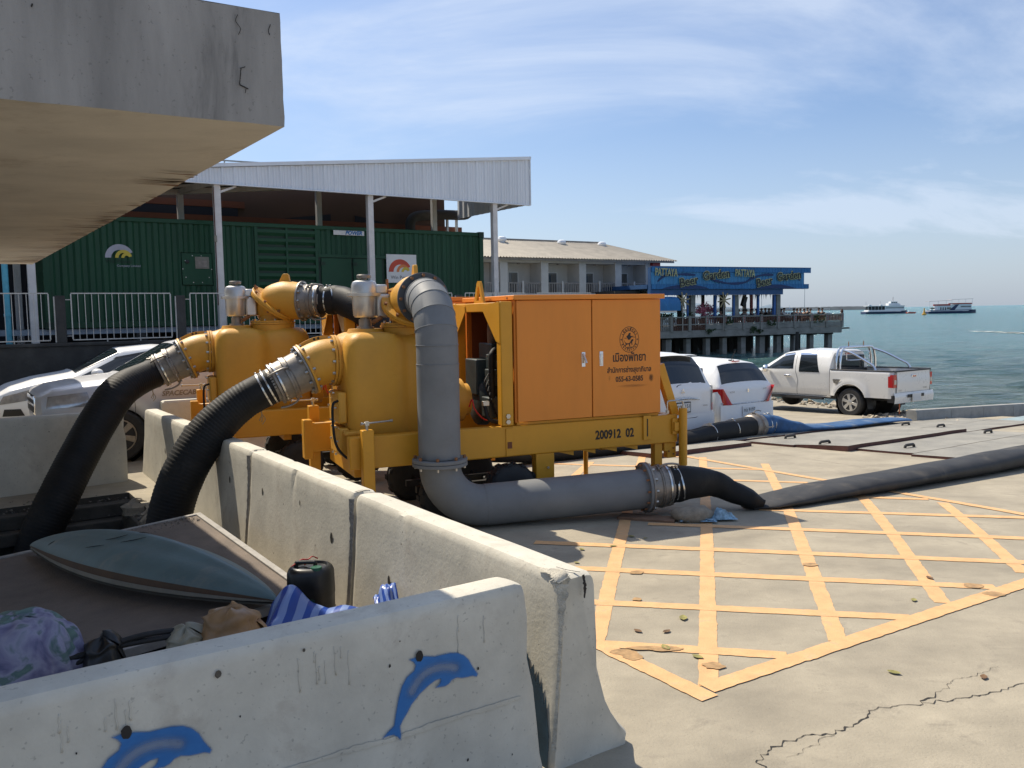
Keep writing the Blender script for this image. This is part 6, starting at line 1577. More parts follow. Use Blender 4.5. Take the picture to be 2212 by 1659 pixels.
def corrroof(A, B, C, D, n):
    mb = MB(); A, B, C, D = map(Vector, (A, B, C, D))     # A-B eave, D-C ridge
    for i in range(n + 1):
        t = i / n; w_ = Vector((0, 0, .045 * math.sin(i * math.pi / 2)))
        for q in range(5): mb.v.append(A.lerp(B, t).lerp(D.lerp(C, t), q / 4) + w_ + Vector((0, 0, .015 * noise.noise(Vector((i * .08, q, 3))))))
    mb.f = [(5 * i + q, 5 * i + 5 + q, 5 * i + 6 + q, 5 * i + 1 + q) for i in range(n) for q in range(4)]
    return mb
corrroof((-10, -.75, 6.03), (17.5, -.75, 6.03), (13.6, 4.4, 7.72), (-10, 4.4, 7.72), 440).build('roof', 'roof_sheet', ho, ang=60)
corrroof((17.5, -.75, 6.03), (17.5, 10.2, 6.03), (13.6, 4.4, 7.72), (13.6, 4.4, 7.72), 160).build('roof_hip', 'roof_sheet', ho, ang=60)
corrroof((17.5, 10.2, 6.03), (-10, 10.2, 6.03), (-10, 4.4, 7.72), (13.6, 4.4, 7.72), 160).build('roof_back', 'roof_sheet', ho, ang=60)
MB().box((-10, 4.2, 7.70), (13.7, 4.6, 7.80)).build('ridge_cap', 'rail_grey', ho, ang=0)
MB().box((-10, -.60, 5.86), (17.3, -.50, 5.98)).build('gutter_board', 'rail_grey', ho, ang=0)
for (u, v) in ((1084, 520), (1213, 527), (1300, 531)):
    a, z = HF.at(u, v, 3.6)
    v_ = MB().rings((a, 3.6, z - .5), (0, 0, 1), [(0, .34), (.25, .24), (.45, .22), (.46, .30), (.6, .36), (.75, .30), (.82, .15)], 16).build('roof_vent', 'white_metal', ho)
# ---- restaurant pier
PF = Fr(10.65, 62.0, 26)
pr_ = PF.root('restaurant_pier', 'concrete restaurant pier on piles with a blue painted sign band', 'pier')
MB().box((-3.0, .2, .30), (18.0, 11.5, .80)).build('deck', 'pier_concrete', pr_, ang=0)
MB().box((-3.0, -.02, .10), (18.1, .28, .62)).build('edge_beam', 'pier_concrete', pr_, bevel=.02)
random.seed(12)
for k in range(11):
    a = -.6 + 1.78 * k
    for b in (.7, 4.2, 7.8, 11.0):
        w_ = .23 + random.uniform(-.03, .03); da = random.uniform(-.15, .15)
        MB().box((a + da - w_, b - w_, -2.6), (a + da + w_, b + w_, .295)).build('pile', 'pier_concrete' if b < 2 else 'pier_dark', pr_, bevel=.02)  # piles farther under the deck: shade put into a darker concrete colour
    MB().box((a - .28, .3, -.02), (a + .28, 11, .298)).build('cross_beam', 'pier_dark', pr_, ang=0)  # shade below the deck put into the dark colour
pxs = (1449.7, 1489.3, 1526.2, 1566.4, 1606, 1644, 1680.5, 1716.3, 1751.8, 1785, 1818.4)
pa = [PF.at(u, 690)[0] for u in pxs]; pa = [pa[0] - 1.75] + pa
for k, a in enumerate(pa):
    ps = MB().box((a - .12, -.10, .55), (a + .12, .10, 1.70)).build('rail_post', 'pier_concrete', pr_, bevel=.02)
    if k > 2:
        for q in range(3): z = 1.50 - q * .17; MB().add([(a, -.104, z + .075), (a + .055, -.104, z), (a, -.104, z - .075), (a - .055, -.104, z)], [(0, 1, 2, 3)]).build('diamond', 'red_paint', ps, ang=0)
    if k == len(pa) - 1: MB().rings((a, 0, 1.7), (0, 0, 1), [(0, .09), (.1, .13), (.2, .10), (.3, .05)], 10).build('finial', 'wood_rail', ps); break
    x0, x1 = a + .13, pa[k + 1] - .13
    MB().box((x0, -.06, 1.55), (x1, .08, 1.64)).build('hand_rail', 'pier_concrete', pr_, ang=0)
    MB().box((x0, -.05, 1.02), (x1, .07, 1.10)).build('mid_rail', 'pier_concrete', pr_, ang=0)
    if k > 2: MB().box((x0, -.03, .64), (x1, .04, 1.01)).build('panel', 'pier_concrete', pr_, ang=0)
    n = 9
    for q in range(n): x = lerp(x0, x1, (q + .5) / n); MB().box((x - .045, -.02, 1.11 if k > 2 else .64), (x + .045, .03, 1.54)).build('baluster', 'wood_rail' if k else 'pier_concrete', pr_, ang=0)
MB().box((18.0, .1, .55), (18.2, 11, .75)).box((18.02, .1, 1.5), (18.15, 11, 1.62)).build('side_rail', 'pier_concrete', pr_, ang=0)
# sign band
MB().box((-.75, .35, 3.70), (13.85, 10.5, 4.0)).build('roof_slab', 'beam_blue', pr_, ang=0)
def corr2(a0_, a1_, z0, z1, b, m_, name, pitch=.30):
    mb = MB(); n = int((a1_ - a0_) / pitch); xs = []
    for k in range(n): s_ = a0_ + k * pitch; xs += [(s_, b), (s_ + pitch * .4, b), (s_ + pitch * .5, b - .03), (s_ + pitch * .85, b - .03), (s_ + pitch * .95, b)]
    xs.append((a1_, b))
    for x, y in xs: mb.v += [Vector((x, y, z0)), Vector((x, y, z1))]
    mb.f = [(2 * i, 2 * i + 2, 2 * i + 3, 2 * i + 1) for i in range(len(xs) - 1)]
    return mb.build(name, m_, pr_, ang=0)
corr2(-.72, 13.85, 4.02, 4.87, -.10, 'sign_blue_light', 'sign_band'); corr2(-.72, 14.5, 4.88, 5.24, -.16, 'sign_blue', 'sign_band'); corr2(-.72, 14.3, 3.66, 4.015, -.16, 'sign_blue', 'sign_band')
MB().box((-.72, -.18, 5.24), (14.5, .0, 5.30)).build('sign_cap', 'beam_blue', pr_, ang=0)
MB().box((-.72, -.06, 3.64), (13.85, .3, 5.2)).build('sign_frame', 'beam_blue', pr_, ang=0)
MB().box((-.72, -.03, 3.22), (11.75, .34, 3.63)).build('front_beam', 'beam_blue', pr_, ang=0)
# painted ribbon and dark dunes on the sign
def band(pts, w_, m_, y=-.165, name='painted_wave'):
    P = spline([(x, 0, z) for x, z in pts], 8); mb = MB()
    for i, p in enumerate(P):
        d = (P[min(i + 1, len(P) - 1)] - P[max(0, i - 1)]).normalized(); nn = Vector((-d.z, 0, d.x)); w2 = w_ * (.7 + .5 * math.sin(i * .25) ** 2)
        mb.v += [Vector((p.x, y, p.z)) - nn * w2 / 2, Vector((p.x, y, p.z)) + nn * w2 / 2]
    mb.f = [(2 * i, 2 * i + 2, 2 * i + 3, 2 * i + 1) for i in range(len(P) - 1)]; mb.build(name, m_, pr_, ang=0)
band([(-.2, 4.2), (.5, 4.62), (2.0, 4.72), (3.2, 4.68)], .16, 'sign_navy', -.136)
band([(4.3, 4.50), (5.2, 4.22), (6.5, 4.05), (7.8, 4.15), (8.5, 4.45), (9.5, 4.70), (10.6, 4.72)], .16, 'sign_navy', -.195)
band([(12.4, 4.75), (12.9, 4.55), (13.4, 4.3)], .16, 'sign_navy', -.136)
for x0, x1 in ((.2, 4.4), (8.8, 12.9)):
    mb = MB(); n = 20; mb.v = [Vector((lerp(x0, x1, i / n), -.194, 3.675)) for i in range(n + 1)] + [Vector((lerp(x0, x1, i / n), -.194, 3.68 + .30 * math.sin(i / n * 3.14) ** .8)) for i in range(n + 1)]
    mb.f = [(i, i + 1, n + 2 + i, n + 1 + i) for i in range(n)]; mb.build('painted_dune', 'sign_navy', pr_, ang=0)
def sgn(body, u0, u1, v, size, rot, cream):
    a0_, z0 = PF.at(u0, v, -.2); a1_, z1 = PF.at(u1, v, -.2); c = ((a0_ + a1_) / 2, (z0 + z1) / 2)
    xd = Vector((math.cos(rad(rot)), 0, math.sin(rad(rot)))); yd = Vector((-xd.z, 0, xd.x))
    wdt = a1_ - a0_
    def put(m_, y, off, ext):
        o = text(body, size, m_, pr_, (0, 0, 0), (1, 0, 0), (0, 1, 0), ext=ext, offset=off, name='sign_letters')
        xs = [v.co.x for v in o.data.vertices]; k = wdt / (max(xs) - min(xs)); cx = (max(xs) + min(xs)) / 2
        for v_ in o.data.vertices:
            p = v_.co; q = Vector((c[0], y, c[1])) + xd * ((p.x - cx) * k) + yd * p.y + Vector((0, -p.z, 0)); v_.co = q
    if cream: put('letter_cream', -.24, .012, .03)
    else: put('letter_cream', -.22, .055, .02); put('letter_dark', -.265, .004, .012)
sgn('PATTAYA', 1415, 1463, 589, .78, -2, True); sgn('Beer', 1468, 1508, 608, .86, 9, False); sgn('Garden', 1518, 1576, 594, .86, 5, False)
sgn('PATTAYA', 1588, 1630, 591, .78, -2, True); sgn('Beer', 1634, 1669, 609, .86, 9, False); sgn('Garden', 1678, 1729, 596.5, .86, 5, False)
for (u, w_, m_, b) in ((1497.6, .20, 'pier_concrete', .3), (1486, .06, 'post_blue', .3), (1546, .09, 'post_blue', .3), (1563, .16, 'pier_dark', 3), (1592, .18, 'pier_concrete', .35), (1586, .08, 'post_blue', .3), (1624.7, .09, 'red_paint', 2.5), (1638.8, .08, 'post_blue', .3), (1682, .20, 'pier_concrete', .3), (1674, .10, 'post_blue', .3), (1520, .10, 'pier_dark', 6), (1470, .14, 'pier_dark', 5), (1610, .12, 'pier_dark', 8)):
    a = PF.at(u, 650, b)[0]; MB().box((a - w_, b, .602), (a + w_, b + w_ * 2, 3.215 if b < .36 else 3.69)).build('column', m_, pr_, ang=0)
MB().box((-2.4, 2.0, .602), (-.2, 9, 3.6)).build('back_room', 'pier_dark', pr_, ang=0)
# thatch fringe below the beam
th = MB(); random.seed(31)
for i in range(150):
    a = random.uniform(-.5, 11.6); L_ = random.uniform(.06, .34) * (1.5 if noise.noise(Vector((a * .9, 0, 0))) > 0 else .5); b = random.uniform(.36, .8)
    th.add([(a, b, 3.6), (a + .10, b, 3.6), (a + random.uniform(-.1, .12), b + .02, 3.22 - L_)], [(0, 1, 2)])
th.build('thatch_fringe', 'thatch', pr_, ang=0, kind='stuff')
# awning at the left
aw = PF.root('awning', 'rounded blue sheet awning at the left end of the pier', 'awning')
a0_, _z = PF.at(1424, 650, -.5); a1_, _z = PF.at(1462, 650, -.5)
mb = MB(); n = 12; Pn = [(-1.2, 2.55)] + [(-1.2 + .9 * math.sin(i / n * 1.5), 2.55 + .55 * 0 + .62 * (1 - math.cos(i / n * 1.57)) * 0) for i in range(0)]
prof_ = [(-.95, 2.10), (-.95, 2.55), (-.88, 2.80), (-.70, 2.98), (-.40, 3.08), (.28, 3.12)]
for i in range(15):
    a = lerp(a0_ - .6, a1_, i / 14)
    for b, z in prof_: mb.v.append(Vector((a, b + (.02 if i % 2 else 0), z)))
mb.f = [(6 * i + q, 6 * i + 6 + q, 6 * i + 7 + q, 6 * i + 1 + q) for i in range(14) for q in range(5)]
mb.build('sheet', 'sign_blue', aw, ang=40); MB().prism([(a1_, b, z) for b, z in prof_ + [(.28, 2.10)]], (.02, 0, 0)).build('end_panel', 'beam_blue', aw, ang=0)
# spoke stars, pink tree, shrubs, loudspeaker, lamp
for k, (u, v, R_s) in enumerate(((1471, 649, .62), (1559.5, 648.5, .62))):
    a, z = PF.at(u, v, .0); s_ = PF.root('spoke_wheel', ['pale wooden spoked wheel ornament beside the awning', 'pale wooden spoked wheel ornament in the middle of the pier'][k], 'ornament', 'spoked ornaments')
    for q in range(8): an = q * 6.283 / 8 + .2; MB().bar((a, -.25, z), (a + R_s * math.cos(an), -.25, z + R_s * math.sin(an)), .09, .04, (0, 1, 0)).build('spoke', 'rope', s_, ang=0)
    MB().cyl((a, -.3, z), (a, -.2, z), .12, 10).build('hub', 'rope', s_); MB().box((a - .04, -.22, .6), (a + .04, -.18, z)).build('pole', 'rail_grey', s_, ang=0)
def foliage(root, c, rx, ry, rz, n, m_, size, name='crown', seed=0):
    random.seed(seed); mb = MB()
    cl_ = [(random.uniform(-.7, .7), random.uniform(-.7, .7), random.uniform(-.6, .7), random.uniform(.28, .55)) for _ in range(9)]
    for i in range(n):
        q = random.choice(cl_); v_ = Vector((random.gauss(0, 1), random.gauss(0, 1), random.gauss(0, 1))).normalized() * q[3] * random.random() ** .4
        p = Vector(c) + Vector(((q[0] + v_.x) * rx, (q[1] + v_.y) * ry, (q[2] + v_.z) * rz)); s_ = size * random.uniform(.6, 1.4)
        e1_ = Vector((random.gauss(0, 1), random.gauss(0, 1), random.gauss(0, 1))).normalized() * s_; e2_ = e1_.cross(Vector((random.gauss(0, 1), random.gauss(0, 1), random.gauss(0, 1)))).normalized() * s_ * .6
        mb.add([p - e1_, p + e2_, p + e1_, p - e2_], [(0, 1, 2, 3)])
    return mb.build(name, m_, root, ang=0)
a, z = PF.at(1523, 655, 1.4); tr = PF.root('blossom_tree', 'small pink blossoming tree standing inside the open restaurant', 'tree')
MB().tube(spline([(a, 1.4, .6), (a + .1, 1.4, 1.3), (a - .1, 1.4, 1.9), (a, 1.4, 2.5)], 5), [.07] * 5 + [.05] * 11, 8).tube(spline([(a, 1.4, 1.5), (a + .5, 1.4, 2.0), (a + .9, 1.4, 2.3)], 5), .03, 6).tube(spline([(a, 1.4, 1.6), (a - .4, 1.4, 2.0), (a - .8, 1.4, 2.2)], 5), .03, 6).build('trunk', 'wood_old', tr)
foliage(tr, (a, 1.4, 2.05), 1.25, .7, .85, 900, 'leaf_pink', .07, seed=2)
for k, (u, w_, h_, zc) in enumerate(((1480, .5, .35, .95), (1428, .5, .35, .95), (1447, .4, .3, .95))):
    a, _z = PF.at(u, 680, .6); s_ = PF.root('potted_shrub', ['dark green shrub behind the pier railing under the blue awning edge', 'dark green shrub behind the lattice railing at the far left of the pier', 'dark green shrub between the two others under the awning'][k], 'shrub', 'shrubs behind the pier railing')
    foliage(s_, (a, .6, 1.65), w_, .4, h_, 260, 'leaf_green', .07, 'leaves', 40 + k); MB().cyl((a, .6, .6), (a, .6, 1.5), .12, 10, .16).build('pot', 'rail_grey', s_)
for k, (u, v, r) in enumerate(((1577, 689, .45), (1627, 708, .5), (1665, 696, .42), (1768, 686, .55), (1536, 712, .4), (1640, 713, .3))):
    a, z = PF.at(u, v + 3, -.15); s_ = PF.root('wall_weed', ['weed growing from the pier edge left of centre', 'low dark weed hanging from the pier edge in the middle', 'weed on the pier edge right of the middle one', 'largest bushy weed on the pier edge near its right end', 'weed under the pier railing at the left', 'thin weed hanging just right of the middle'][k], 'weed', 'weeds on the pier edge')
    foliage(s_, (a, -.2, z), r, .2, r * .7, 160, 'leaf_green', .06, 'leaves', 60 + k)
a, z = PF.at(1607, 651, 1.0); ls = PF.root('loudspeaker', 'black loudspeaker hanging tilted under the pier roof', 'loudspeaker'); M_ = Matrix.Translation((a, 1.0, z)) @ Matrix.Rotation(rad(18), 4, 'Y'); MB().box((-.16, -.15, -.38), (.16, .15, .38), M_).build('cabinet', 'engine_black', ls, bevel=.02); MB().box((-.02, -.02, .38), (.02, .02, .9), M_).build('hanger', 'engine_black', ls)
jt = PF.root('timber_stub', 'short beam sticking out from the right end of the pier', 'beam'); MB().box((18.1, .3, .38), (19.3, .5, .50)).build('beam', 'pier_dark', jt)
for k, (u, v) in enumerate(((1720, 742), (1588, 712))):
    a, z = PF.at(u, v, -1.5)
    if k == 0: s_ = PF.root('stake', 'broken dark stake standing in the water before the pier', 'stake'); MB().cyl((a, -1.5, -2.4), (a + .1, -1.5, z + .9), .16, 10, .12).build('stake_body', 'pier_dark', s_)

# ---- people sitting behind the railing
def skin_body(name, joints, edges, m_, parent):
    me = bpy.data.meshes.new(name); me.from_pydata([tuple(j[:3]) for j in joints], edges, [])
    o = bpy.data.objects.new(name, me); COL.objects.link(o)
    md = o.modifiers.new('skin', 'SKIN'); sv = me.skin_vertices[0].data
    for i, j in enumerate(joints): sv[i].radius = (j[3], j[3] if len(j) < 5 else j[4])
    sv[0].use_root = True
    s_ = o.modifiers.new('sub', 'SUBSURF'); s_.levels = 1; s_.render_levels = 1
    dg = bpy.context.evaluated_depsgraph_get(); ev = o.evaluated_get(dg); nm = bpy.data.meshes.new_from_object(ev); bpy.data.objects.remove(o)
    nm.materials.clear(); nm.materials.append(MATS[m_]); nm.name = name
    nm.polygons.foreach_set('use_smooth', [True] * len(nm.polygons))
    return nm
J = [(0, 0, .48, .13, .11), (0, 0, .62, .14, .10), (0, .02, .80, .16, .11), (0, .03, .93, .13, .09), (0, .03, 1.02, .055), (0, .01, 1.10, .075), (0, 0, 1.20, .095, .10), (0, 0, 1.27, .07),
     (.17, .03, .92, .06), (.22, -.02, .70, .045), (.15, -.25, .66, .035), (.12, -.33, .67, .04), (-.17, .03, .92, .06), (-.22, -.02, .70, .045), (-.15, -.25, .66, .035), (-.12, -.33, .67, .04),
     (.09, -.05, .47, .085), (.11, -.42, .48, .065), (.11, -.42, .10, .045), (.11, -.52, .04, .04), (-.09, -.05, .47, .085), (-.11, -.42, .48, .065), (-.11, -.42, .10, .045), (-.11, -.52, .04, .04)]
Ed = [(0, 1), (1, 2), (2, 3), (3, 4), (4, 5), (5, 6), (6, 7), (3, 8), (8, 9), (9, 10), (10, 11), (3, 12), (12, 13), (13, 14), (14, 15), (0, 16), (16, 17), (17, 18), (18, 19), (0, 20), (20, 21), (21, 22), (22, 23)]
bm_ = skin_body('body', J, Ed, 'skin', None)
J2 = [(0, 0, .50, .15, .125), (0, 0, .62, .155, .115), (0, .02, .80, .175, .125), (0, .03, .93, .145, .10), (.17, .03, .92, .075), (.215, -.01, .76, .06), (-.17, .03, .92, .075), (-.215, -.01, .76, .06)]
E2_ = [(0, 1), (1, 2), (2, 3), (3, 4), (4, 5), (3, 6), (6, 7)]
shm = {c: skin_body('shirt', J2, E2_, c, None) for c in ('shirt_white', 'shirt_dark', 'shirt_grey', 'shirt_red', 'shirt_blue')}
hm = MB().grid(lambda u, v: Vector((math.cos(u * 6.283) * math.sin(v * 1.75) * .105, .012 + math.sin(u * 6.283) * math.sin(v * 1.75) * .115, 1.205 + math.cos(v * 1.75) * .115)), 16, 8)
hair0 = hm.build('hair', 'hair', None); hairme = hair0.data; bpy.data.objects.remove(hair0)
chm = MB().box((-.22, -.22, .40), (.22, .22, .45)).box((-.22, .2, .45), (.22, .24, .88)).box((-.22, -.22, 0), (-.18, -.18, .40)).box((.18, -.22, 0), (.22, -.18, .40)).box((-.22, .18, 0), (-.18, .22, .40)).box((.18, .18, 0), (.22, .22, .40))
ch0 = chm.build('chair', 'wood_rail', None, ang=0); chme = ch0.data; bpy.data.objects.remove(ch0)
PPL = [(1519, 'shirt_blue'), (1557, 'shirt_grey'), (1596, 'shirt_white'), (1606, 'shirt_dark'), (1612, 'shirt_grey'), (1625, 'shirt_dark'), (1634, 'shirt_white'), (1645, 'shirt_dark'), (1653, 'shirt_dark'), (1661, 'shirt_grey'), (1668, 'shirt_blue'), (1680, 'shirt_red'), (1688, 'shirt_grey'), (1694, 'shirt_white'), (1715, 'shirt_dark'), (1722, 'shirt_white'), (1729, 'shirt_grey'), (1737, 'shirt_dark'), (1744, 'shirt_dark'), (1751, 'shirt_grey'), (1769, 'shirt_dark'), (1776, 'shirt_dark')]
cname = {'shirt_white': 'white', 'shirt_dark': 'black', 'shirt_grey': 'grey', 'shirt_red': 'red', 'shirt_blue': 'blue'}
where = ['far left, beside the pink tree', 'under the second spoked wheel', 'left of the middle column pair', 'just right of the middle concrete column', 'beneath the hanging loudspeaker', 'left of the thin red column', 'between the red and the blue column', 'just right of the thin blue column', 'third from the thin blue column', 'left of the last concrete column group', 'touching the last blue column', 'in front of the last concrete column', 'first outside the roof, on the terrace', 'second outside the roof on the terrace', 'at the terrace table left of the white shirt', 'on the terrace, between two dark ones', 'on the terrace, right of the white shirt', 'in the middle of the open terrace', 'second from the middle of the terrace', 'last of the terrace row before the gap', 'near the right end of the terrace', 'rightmost on the open terrace']
random.seed(17)
for k, (u, c) in enumerate(PPL):
    b = random.choice((.75, 1.0, 1.5, 2.2)); a = PF.at(u, 680, b)[0]; z0 = .80 + random.uniform(.0, .10)
    wv = PF.o + PF.u * a + PF.w * b; rz = rad(26) + random.choice((0, 1.3, -1.4, 3.0, .5)) + random.uniform(-.3, .3)
    pe = thing('person', 'person in a %s shirt sitting %s' % (cname[c], where[k]), 'person', (wv.x, wv.y, z0), rz, 'people seated on the pier')
    for nme, me in (('body', bm_), ('shirt', shm[c]), ('hair', hairme)): o = bpy.data.objects.new(nme, me); COL.objects.link(o); o.parent = pe
    o = bpy.data.objects.new('chair', chme); COL.objects.link(o); o.location = (wv.x, wv.y, .80); o.rotation_euler = (0, 0, rz)
    tag(o, 'brown chair under the person ' + where[k], 'chair', 'chairs on the pier')

# ---- boats, breakwater, hills
def boat(loc_, rz, L_, lab, style, s_=1.0):
    r = thing('ferry' if style < 3 else 'tour_boat', lab, 'boat', loc_, rz)
    hb = MB(); n = 26; W_ = L_ * .13
    for i in range(n + 1):
        t = i / n; x = (t - .5) * L_; wd = W_ * (1 - max(0, (t - .62) / .38) ** 2.2); dk = 1.25 + .9 * max(0, t - .6) ** 1.3 * 2.2
        for sd, z in ((-1, dk - .2), (-.9, -.4), (.9, -.4), (1, dk - .2)): hb.v.append(Vector((x, sd * max(.05, wd), z * (L_ / 22))))
    for i in range(n):
        for q in range(3): hb.f.append((4 * i + q, 4 * i + q + 1, 4 * i + 5 + q, 4 * i + 4 + q))
        hb.f.append((4 * i, 4 * i + 4, 4 * i + 7, 4 * i + 3))
    hb.f += [(0, 1, 2, 3), (4 * n + 3, 4 * n + 2, 4 * n + 1, 4 * n)]
    hb.build('hull', 'boat_navy' if style < 3 else 'boat_white', r, ang=30)
    if style < 3: MB().box((-L_ * .46, -W_ * .985, 1.0 * L_ / 22), (L_ * .30, W_ * .985, 1.32 * L_ / 22)).build('sheer_band', 'boat_white', r, ang=0)
    k = L_ / 22
    def B(x0, x1, w_, z0, z1, m_, nm): return MB().box((x0 * k, -w_ * k, z0 * k), (x1 * k, w_ * k, z1 * k)).build(nm, m_, r, bevel=.05 * k)
    if style == 1:
        B(-9.5, 8.5, 2.4, 1.3, 1.9, 'boat_white', 'bulwark')
        c_ = B(-1.0, 8.6, 2.1, 1.9, 3.7, 'boat_white', 'cabin')
        for q in range(9): MB().box(((-.5 + q * 1.0) * k, -2.15 * k, 2.6 * k), ((.2 + q * 1.0) * k, -2.101 * k, 3.1 * k)).build('window', 'dark_glass', c_, ang=0)
        B(-10, 8.9, 2.3, 3.7, 3.95, 'boat_white', 'upper_deck'); B(-9.2, -1.1, 1.6, 1.91, 3.69, 'engine_black', 'shade_space')
        for q in range(6): MB().cyl(((-9.6 + q * 1.7) * k, -2.1 * k, 1.9 * k), ((-9.6 + q * 1.7) * k, -2.1 * k, 3.7 * k), .07 * k, 6).build('post', 'boat_white', r)
        B(1.0, 6.6, 1.5, 3.95, 5.0, 'boat_white', 'wheelhouse'); B(2.2, 5.6, 1.2, 5.0, 5.9, 'boat_white', 'bridge'); MB().prism([(5.6 * k, -1.2 * k, 5 * k), (8.0 * k, -1.2 * k, 4.0 * k), (5.6 * k, -1.2 * k, 4.0 * k)], (0, 2.4 * k, 0)).build('screen', 'boat_white', r)
        for q in (2.6, 3.6, 4.6): MB().box((q * k, -1.25 * k, 5.25 * k), ((q + .7) * k, -1.201 * k, 5.6 * k)).build('window', 'dark_glass', r, ang=0)
        for x in (3.4, 4.2): MB().bar((x * k, 0, 5.9 * k), (3.9 * k, 0, 8.2 * k), .12 * k, .12 * k).build('mast', 'canopy_pale', r)
        for x, h in ((-9.7, 6.0), (-2.4, 6.3)): MB().cyl((x * k, 0, 3.95 * k), (x * k, 0, h * k), .07 * k, 6).build('mast', 'canopy_pale', r)
        for x in (-9.2, -3.6): MB().cyl(((x) * k, -1.8 * k, 4.3 * k), ((x + 1.2) * k, -1.8 * k, 4.3 * k), .35 * k, 10).build('life_raft', 'boat_white', r)
    elif style == 2:
        B(-10, 9, 2.3, 1.3, 1.6, 'boat_navy', 'bulwark')
        c_ = MB().prism([(-7 * k, -2.1 * k, 1.3 * k), (8.2 * k, -2.1 * k, 1.3 * k), (8.0 * k, -2.1 * k, 4.3 * k), (2.2 * k, -2.1 * k, 4.0 * k), (-.2 * k, -2.1 * k, 3.6 * k), (-6.8 * k, -2.1 * k, 3.5 * k)], (0, 4.2 * k, 0)).build('cabin', 'boat_white', r, ang=0)
        MB().prism([(-1.8 * k, -2.12 * k, 1.4 * k), (.6 * k, -2.12 * k, 1.4 * k), (2.6 * k, -2.12 * k, 4.0 * k), (.9 * k, -2.12 * k, 3.7 * k)], (0, .01, 0)).build('stripe', 'boat_navy', c_, ang=0)
        for q in range(9): MB().box(((3.4 + q * .5) * k, -2.15 * k, 2.7 * k), ((3.75 + q * .5) * k, -2.101 * k, 3.3 * k)).build('window', 'dark_glass', c_, ang=0)
        for q in range(3): MB().box(((-5.6 + q * 1.0) * k, -2.15 * k, 1.6 * k), ((-5.1 + q * 1.0) * k, -2.101 * k, 2.8 * k)).build('window', 'dark_glass', c_, ang=0)
        B(-7.0, -1.2, 2.2, 3.5, 4.2, 'boat_red', 'upper_rail'); B(-.2, 8.3, 2.2, 4.1, 4.6, 'boat_red', 'upper_rail')
        MB().bar((-10.6 * k, 0, 5.5 * k), (-.5 * k, 0, 5.9 * k), 4.6 * k, .14 * k).bar((-.6 * k, 0, 6.2 * k), (8.7 * k, 0, 6.4 * k), 4.6 * k, .14 * k).build('sun_roof', 'canopy_pale', r)
        for x in (-10.4, -6.5, -3, -.5, 2.5, 5.5, 8.4): MB().cyl((x * k, -2 * k, (1.4 if x < -7 else 3.6) * k), (x * k, -2 * k, (5.5 + .06 * (x + 10)) * k), .06 * k, 6).build('post', 'boat_white', r)
        for x in (-9.9, -2.6): MB().cyl((x * k, -2.2 * k, (2.4) * k), ((x + 1.6) * k, -2.2 * k, 2.4 * k), .42 * k, 10).build('life_raft', 'hull_cream', r)
    else:
        c_ = B(-7, 6, 2.0, 1.3, 3.2, 'boat_white', 'cabin')
        for q in range(8): MB().box(((-6.4 + q * 1.5) * k, -2.05 * k, 2.1 * k), ((-5.4 + q * 1.5) * k, -2.001 * k, 2.8 * k)).build('window', 'dark_glass', c_, ang=0)
        B(-9, 5, 2.1, 4.8, 5.0, 'sign_blue' if style == 4 else 'boat_white', 'sun_roof')
        for x in (-8.6, -5, -1.5, 1.5, 4.6): MB().cyl((x * k, -2 * k, 3.2 * k if x > -7 else 1.3 * k), (x * k, -2 * k, 4.8 * k), .07 * k, 6).build('post', 'boat_white', r)
        MB().cyl((1 * k, 0, 5 * k), (1 * k, 0, 6.8 * k), .07 * k, 6).build('mast', 'boat_white', r)
    return r
def at_sea(u, Y, z=wl): d = _fw + _R * ((u - 1106) / FP); return (d.x / d.y * Y, Y, z)
boat(at_sea(1909, 440), rad(4), 23.0, 'white and navy ferry with a mast, left of the two anchored boats', 1)
boat(at_sea(2050, 398), rad(-3), 22.5, 'double-decked tour boat with pale sun roof at the right', 2)
boat(at_sea(1765, 260), rad(10), 14, 'small white tour boat just behind the right end of the pier', 3)
boat(at_sea(1545, 170), rad(30), 17, 'white tour boat seen through the open restaurant', 3)
boat(at_sea(1613, 240), rad(5), 16, 'white cruise boat between the middle pier columns', 3)
boat(at_sea(1700, 330), rad(0), 15, 'boat with a blue roof beyond the terrace', 4)
boat(at_sea(1458, 150), rad(10), 14, 'white boat under the blue awning', 3)
boat(at_sea(1662, 400), rad(0), 20, 'pale distant boat between the last pier columns', 3)
for k, (u, Y, h_, m_, lab, nm) in enumerate(((1993, 345, 2.6, 'buoy', 'yellow channel buoy left of the right-hand boat', 'buoy'), (1964, 430, .9, 'boat_red', 'small red dinghy right of the ferry', 'dinghy'), (1975 + 0, 9000, 0, 'buoy', '', ''))):
    if not h_: continue
    p = at_sea(u, Y); r = thing(nm, lab, nm, p)
    if k == 0: MB().rings((0, 0, -.3), (0, 0, 1), [(0, .9), (.8, .9), (.9, .5), (2.4, .2), (2.9, .3), (3.0, .05)], 14).build('float', m_, r)
    else: MB().prism([(-2.2, -.6, 0), (2.0, -.6, 0), (2.6, -.6, .7), (-2.2, -.6, .7)], (0, 1.2, 0)).build('hull', m_, r, bevel=.1); MB().box((-1, -.4, .7), (.2, .4, 1.1)).build('engine_box', 'boat_white', r)
bw = MB(); random.seed(6)
x0 = at_sea(1380, 1300)[0]; x1 = at_sea(1864, 1300)[0]
n = 90
for i in range(n + 1):
    x = lerp(x0, x1, i / n); h_ = 4.0 + random.uniform(-.3, .3)
    for yy, z in ((-9, -4), (-4, h_ - 2.6), (-1, h_), (3, h_), (8, -4)): bw.v.append(Vector((x, 1300 + yy, z)))
for i in range(n):
    for q in range(4): bw.f.append((5 * i + q, 5 * i + q + 1, 5 * i + 6 + q, 5 * i + 5 + q))
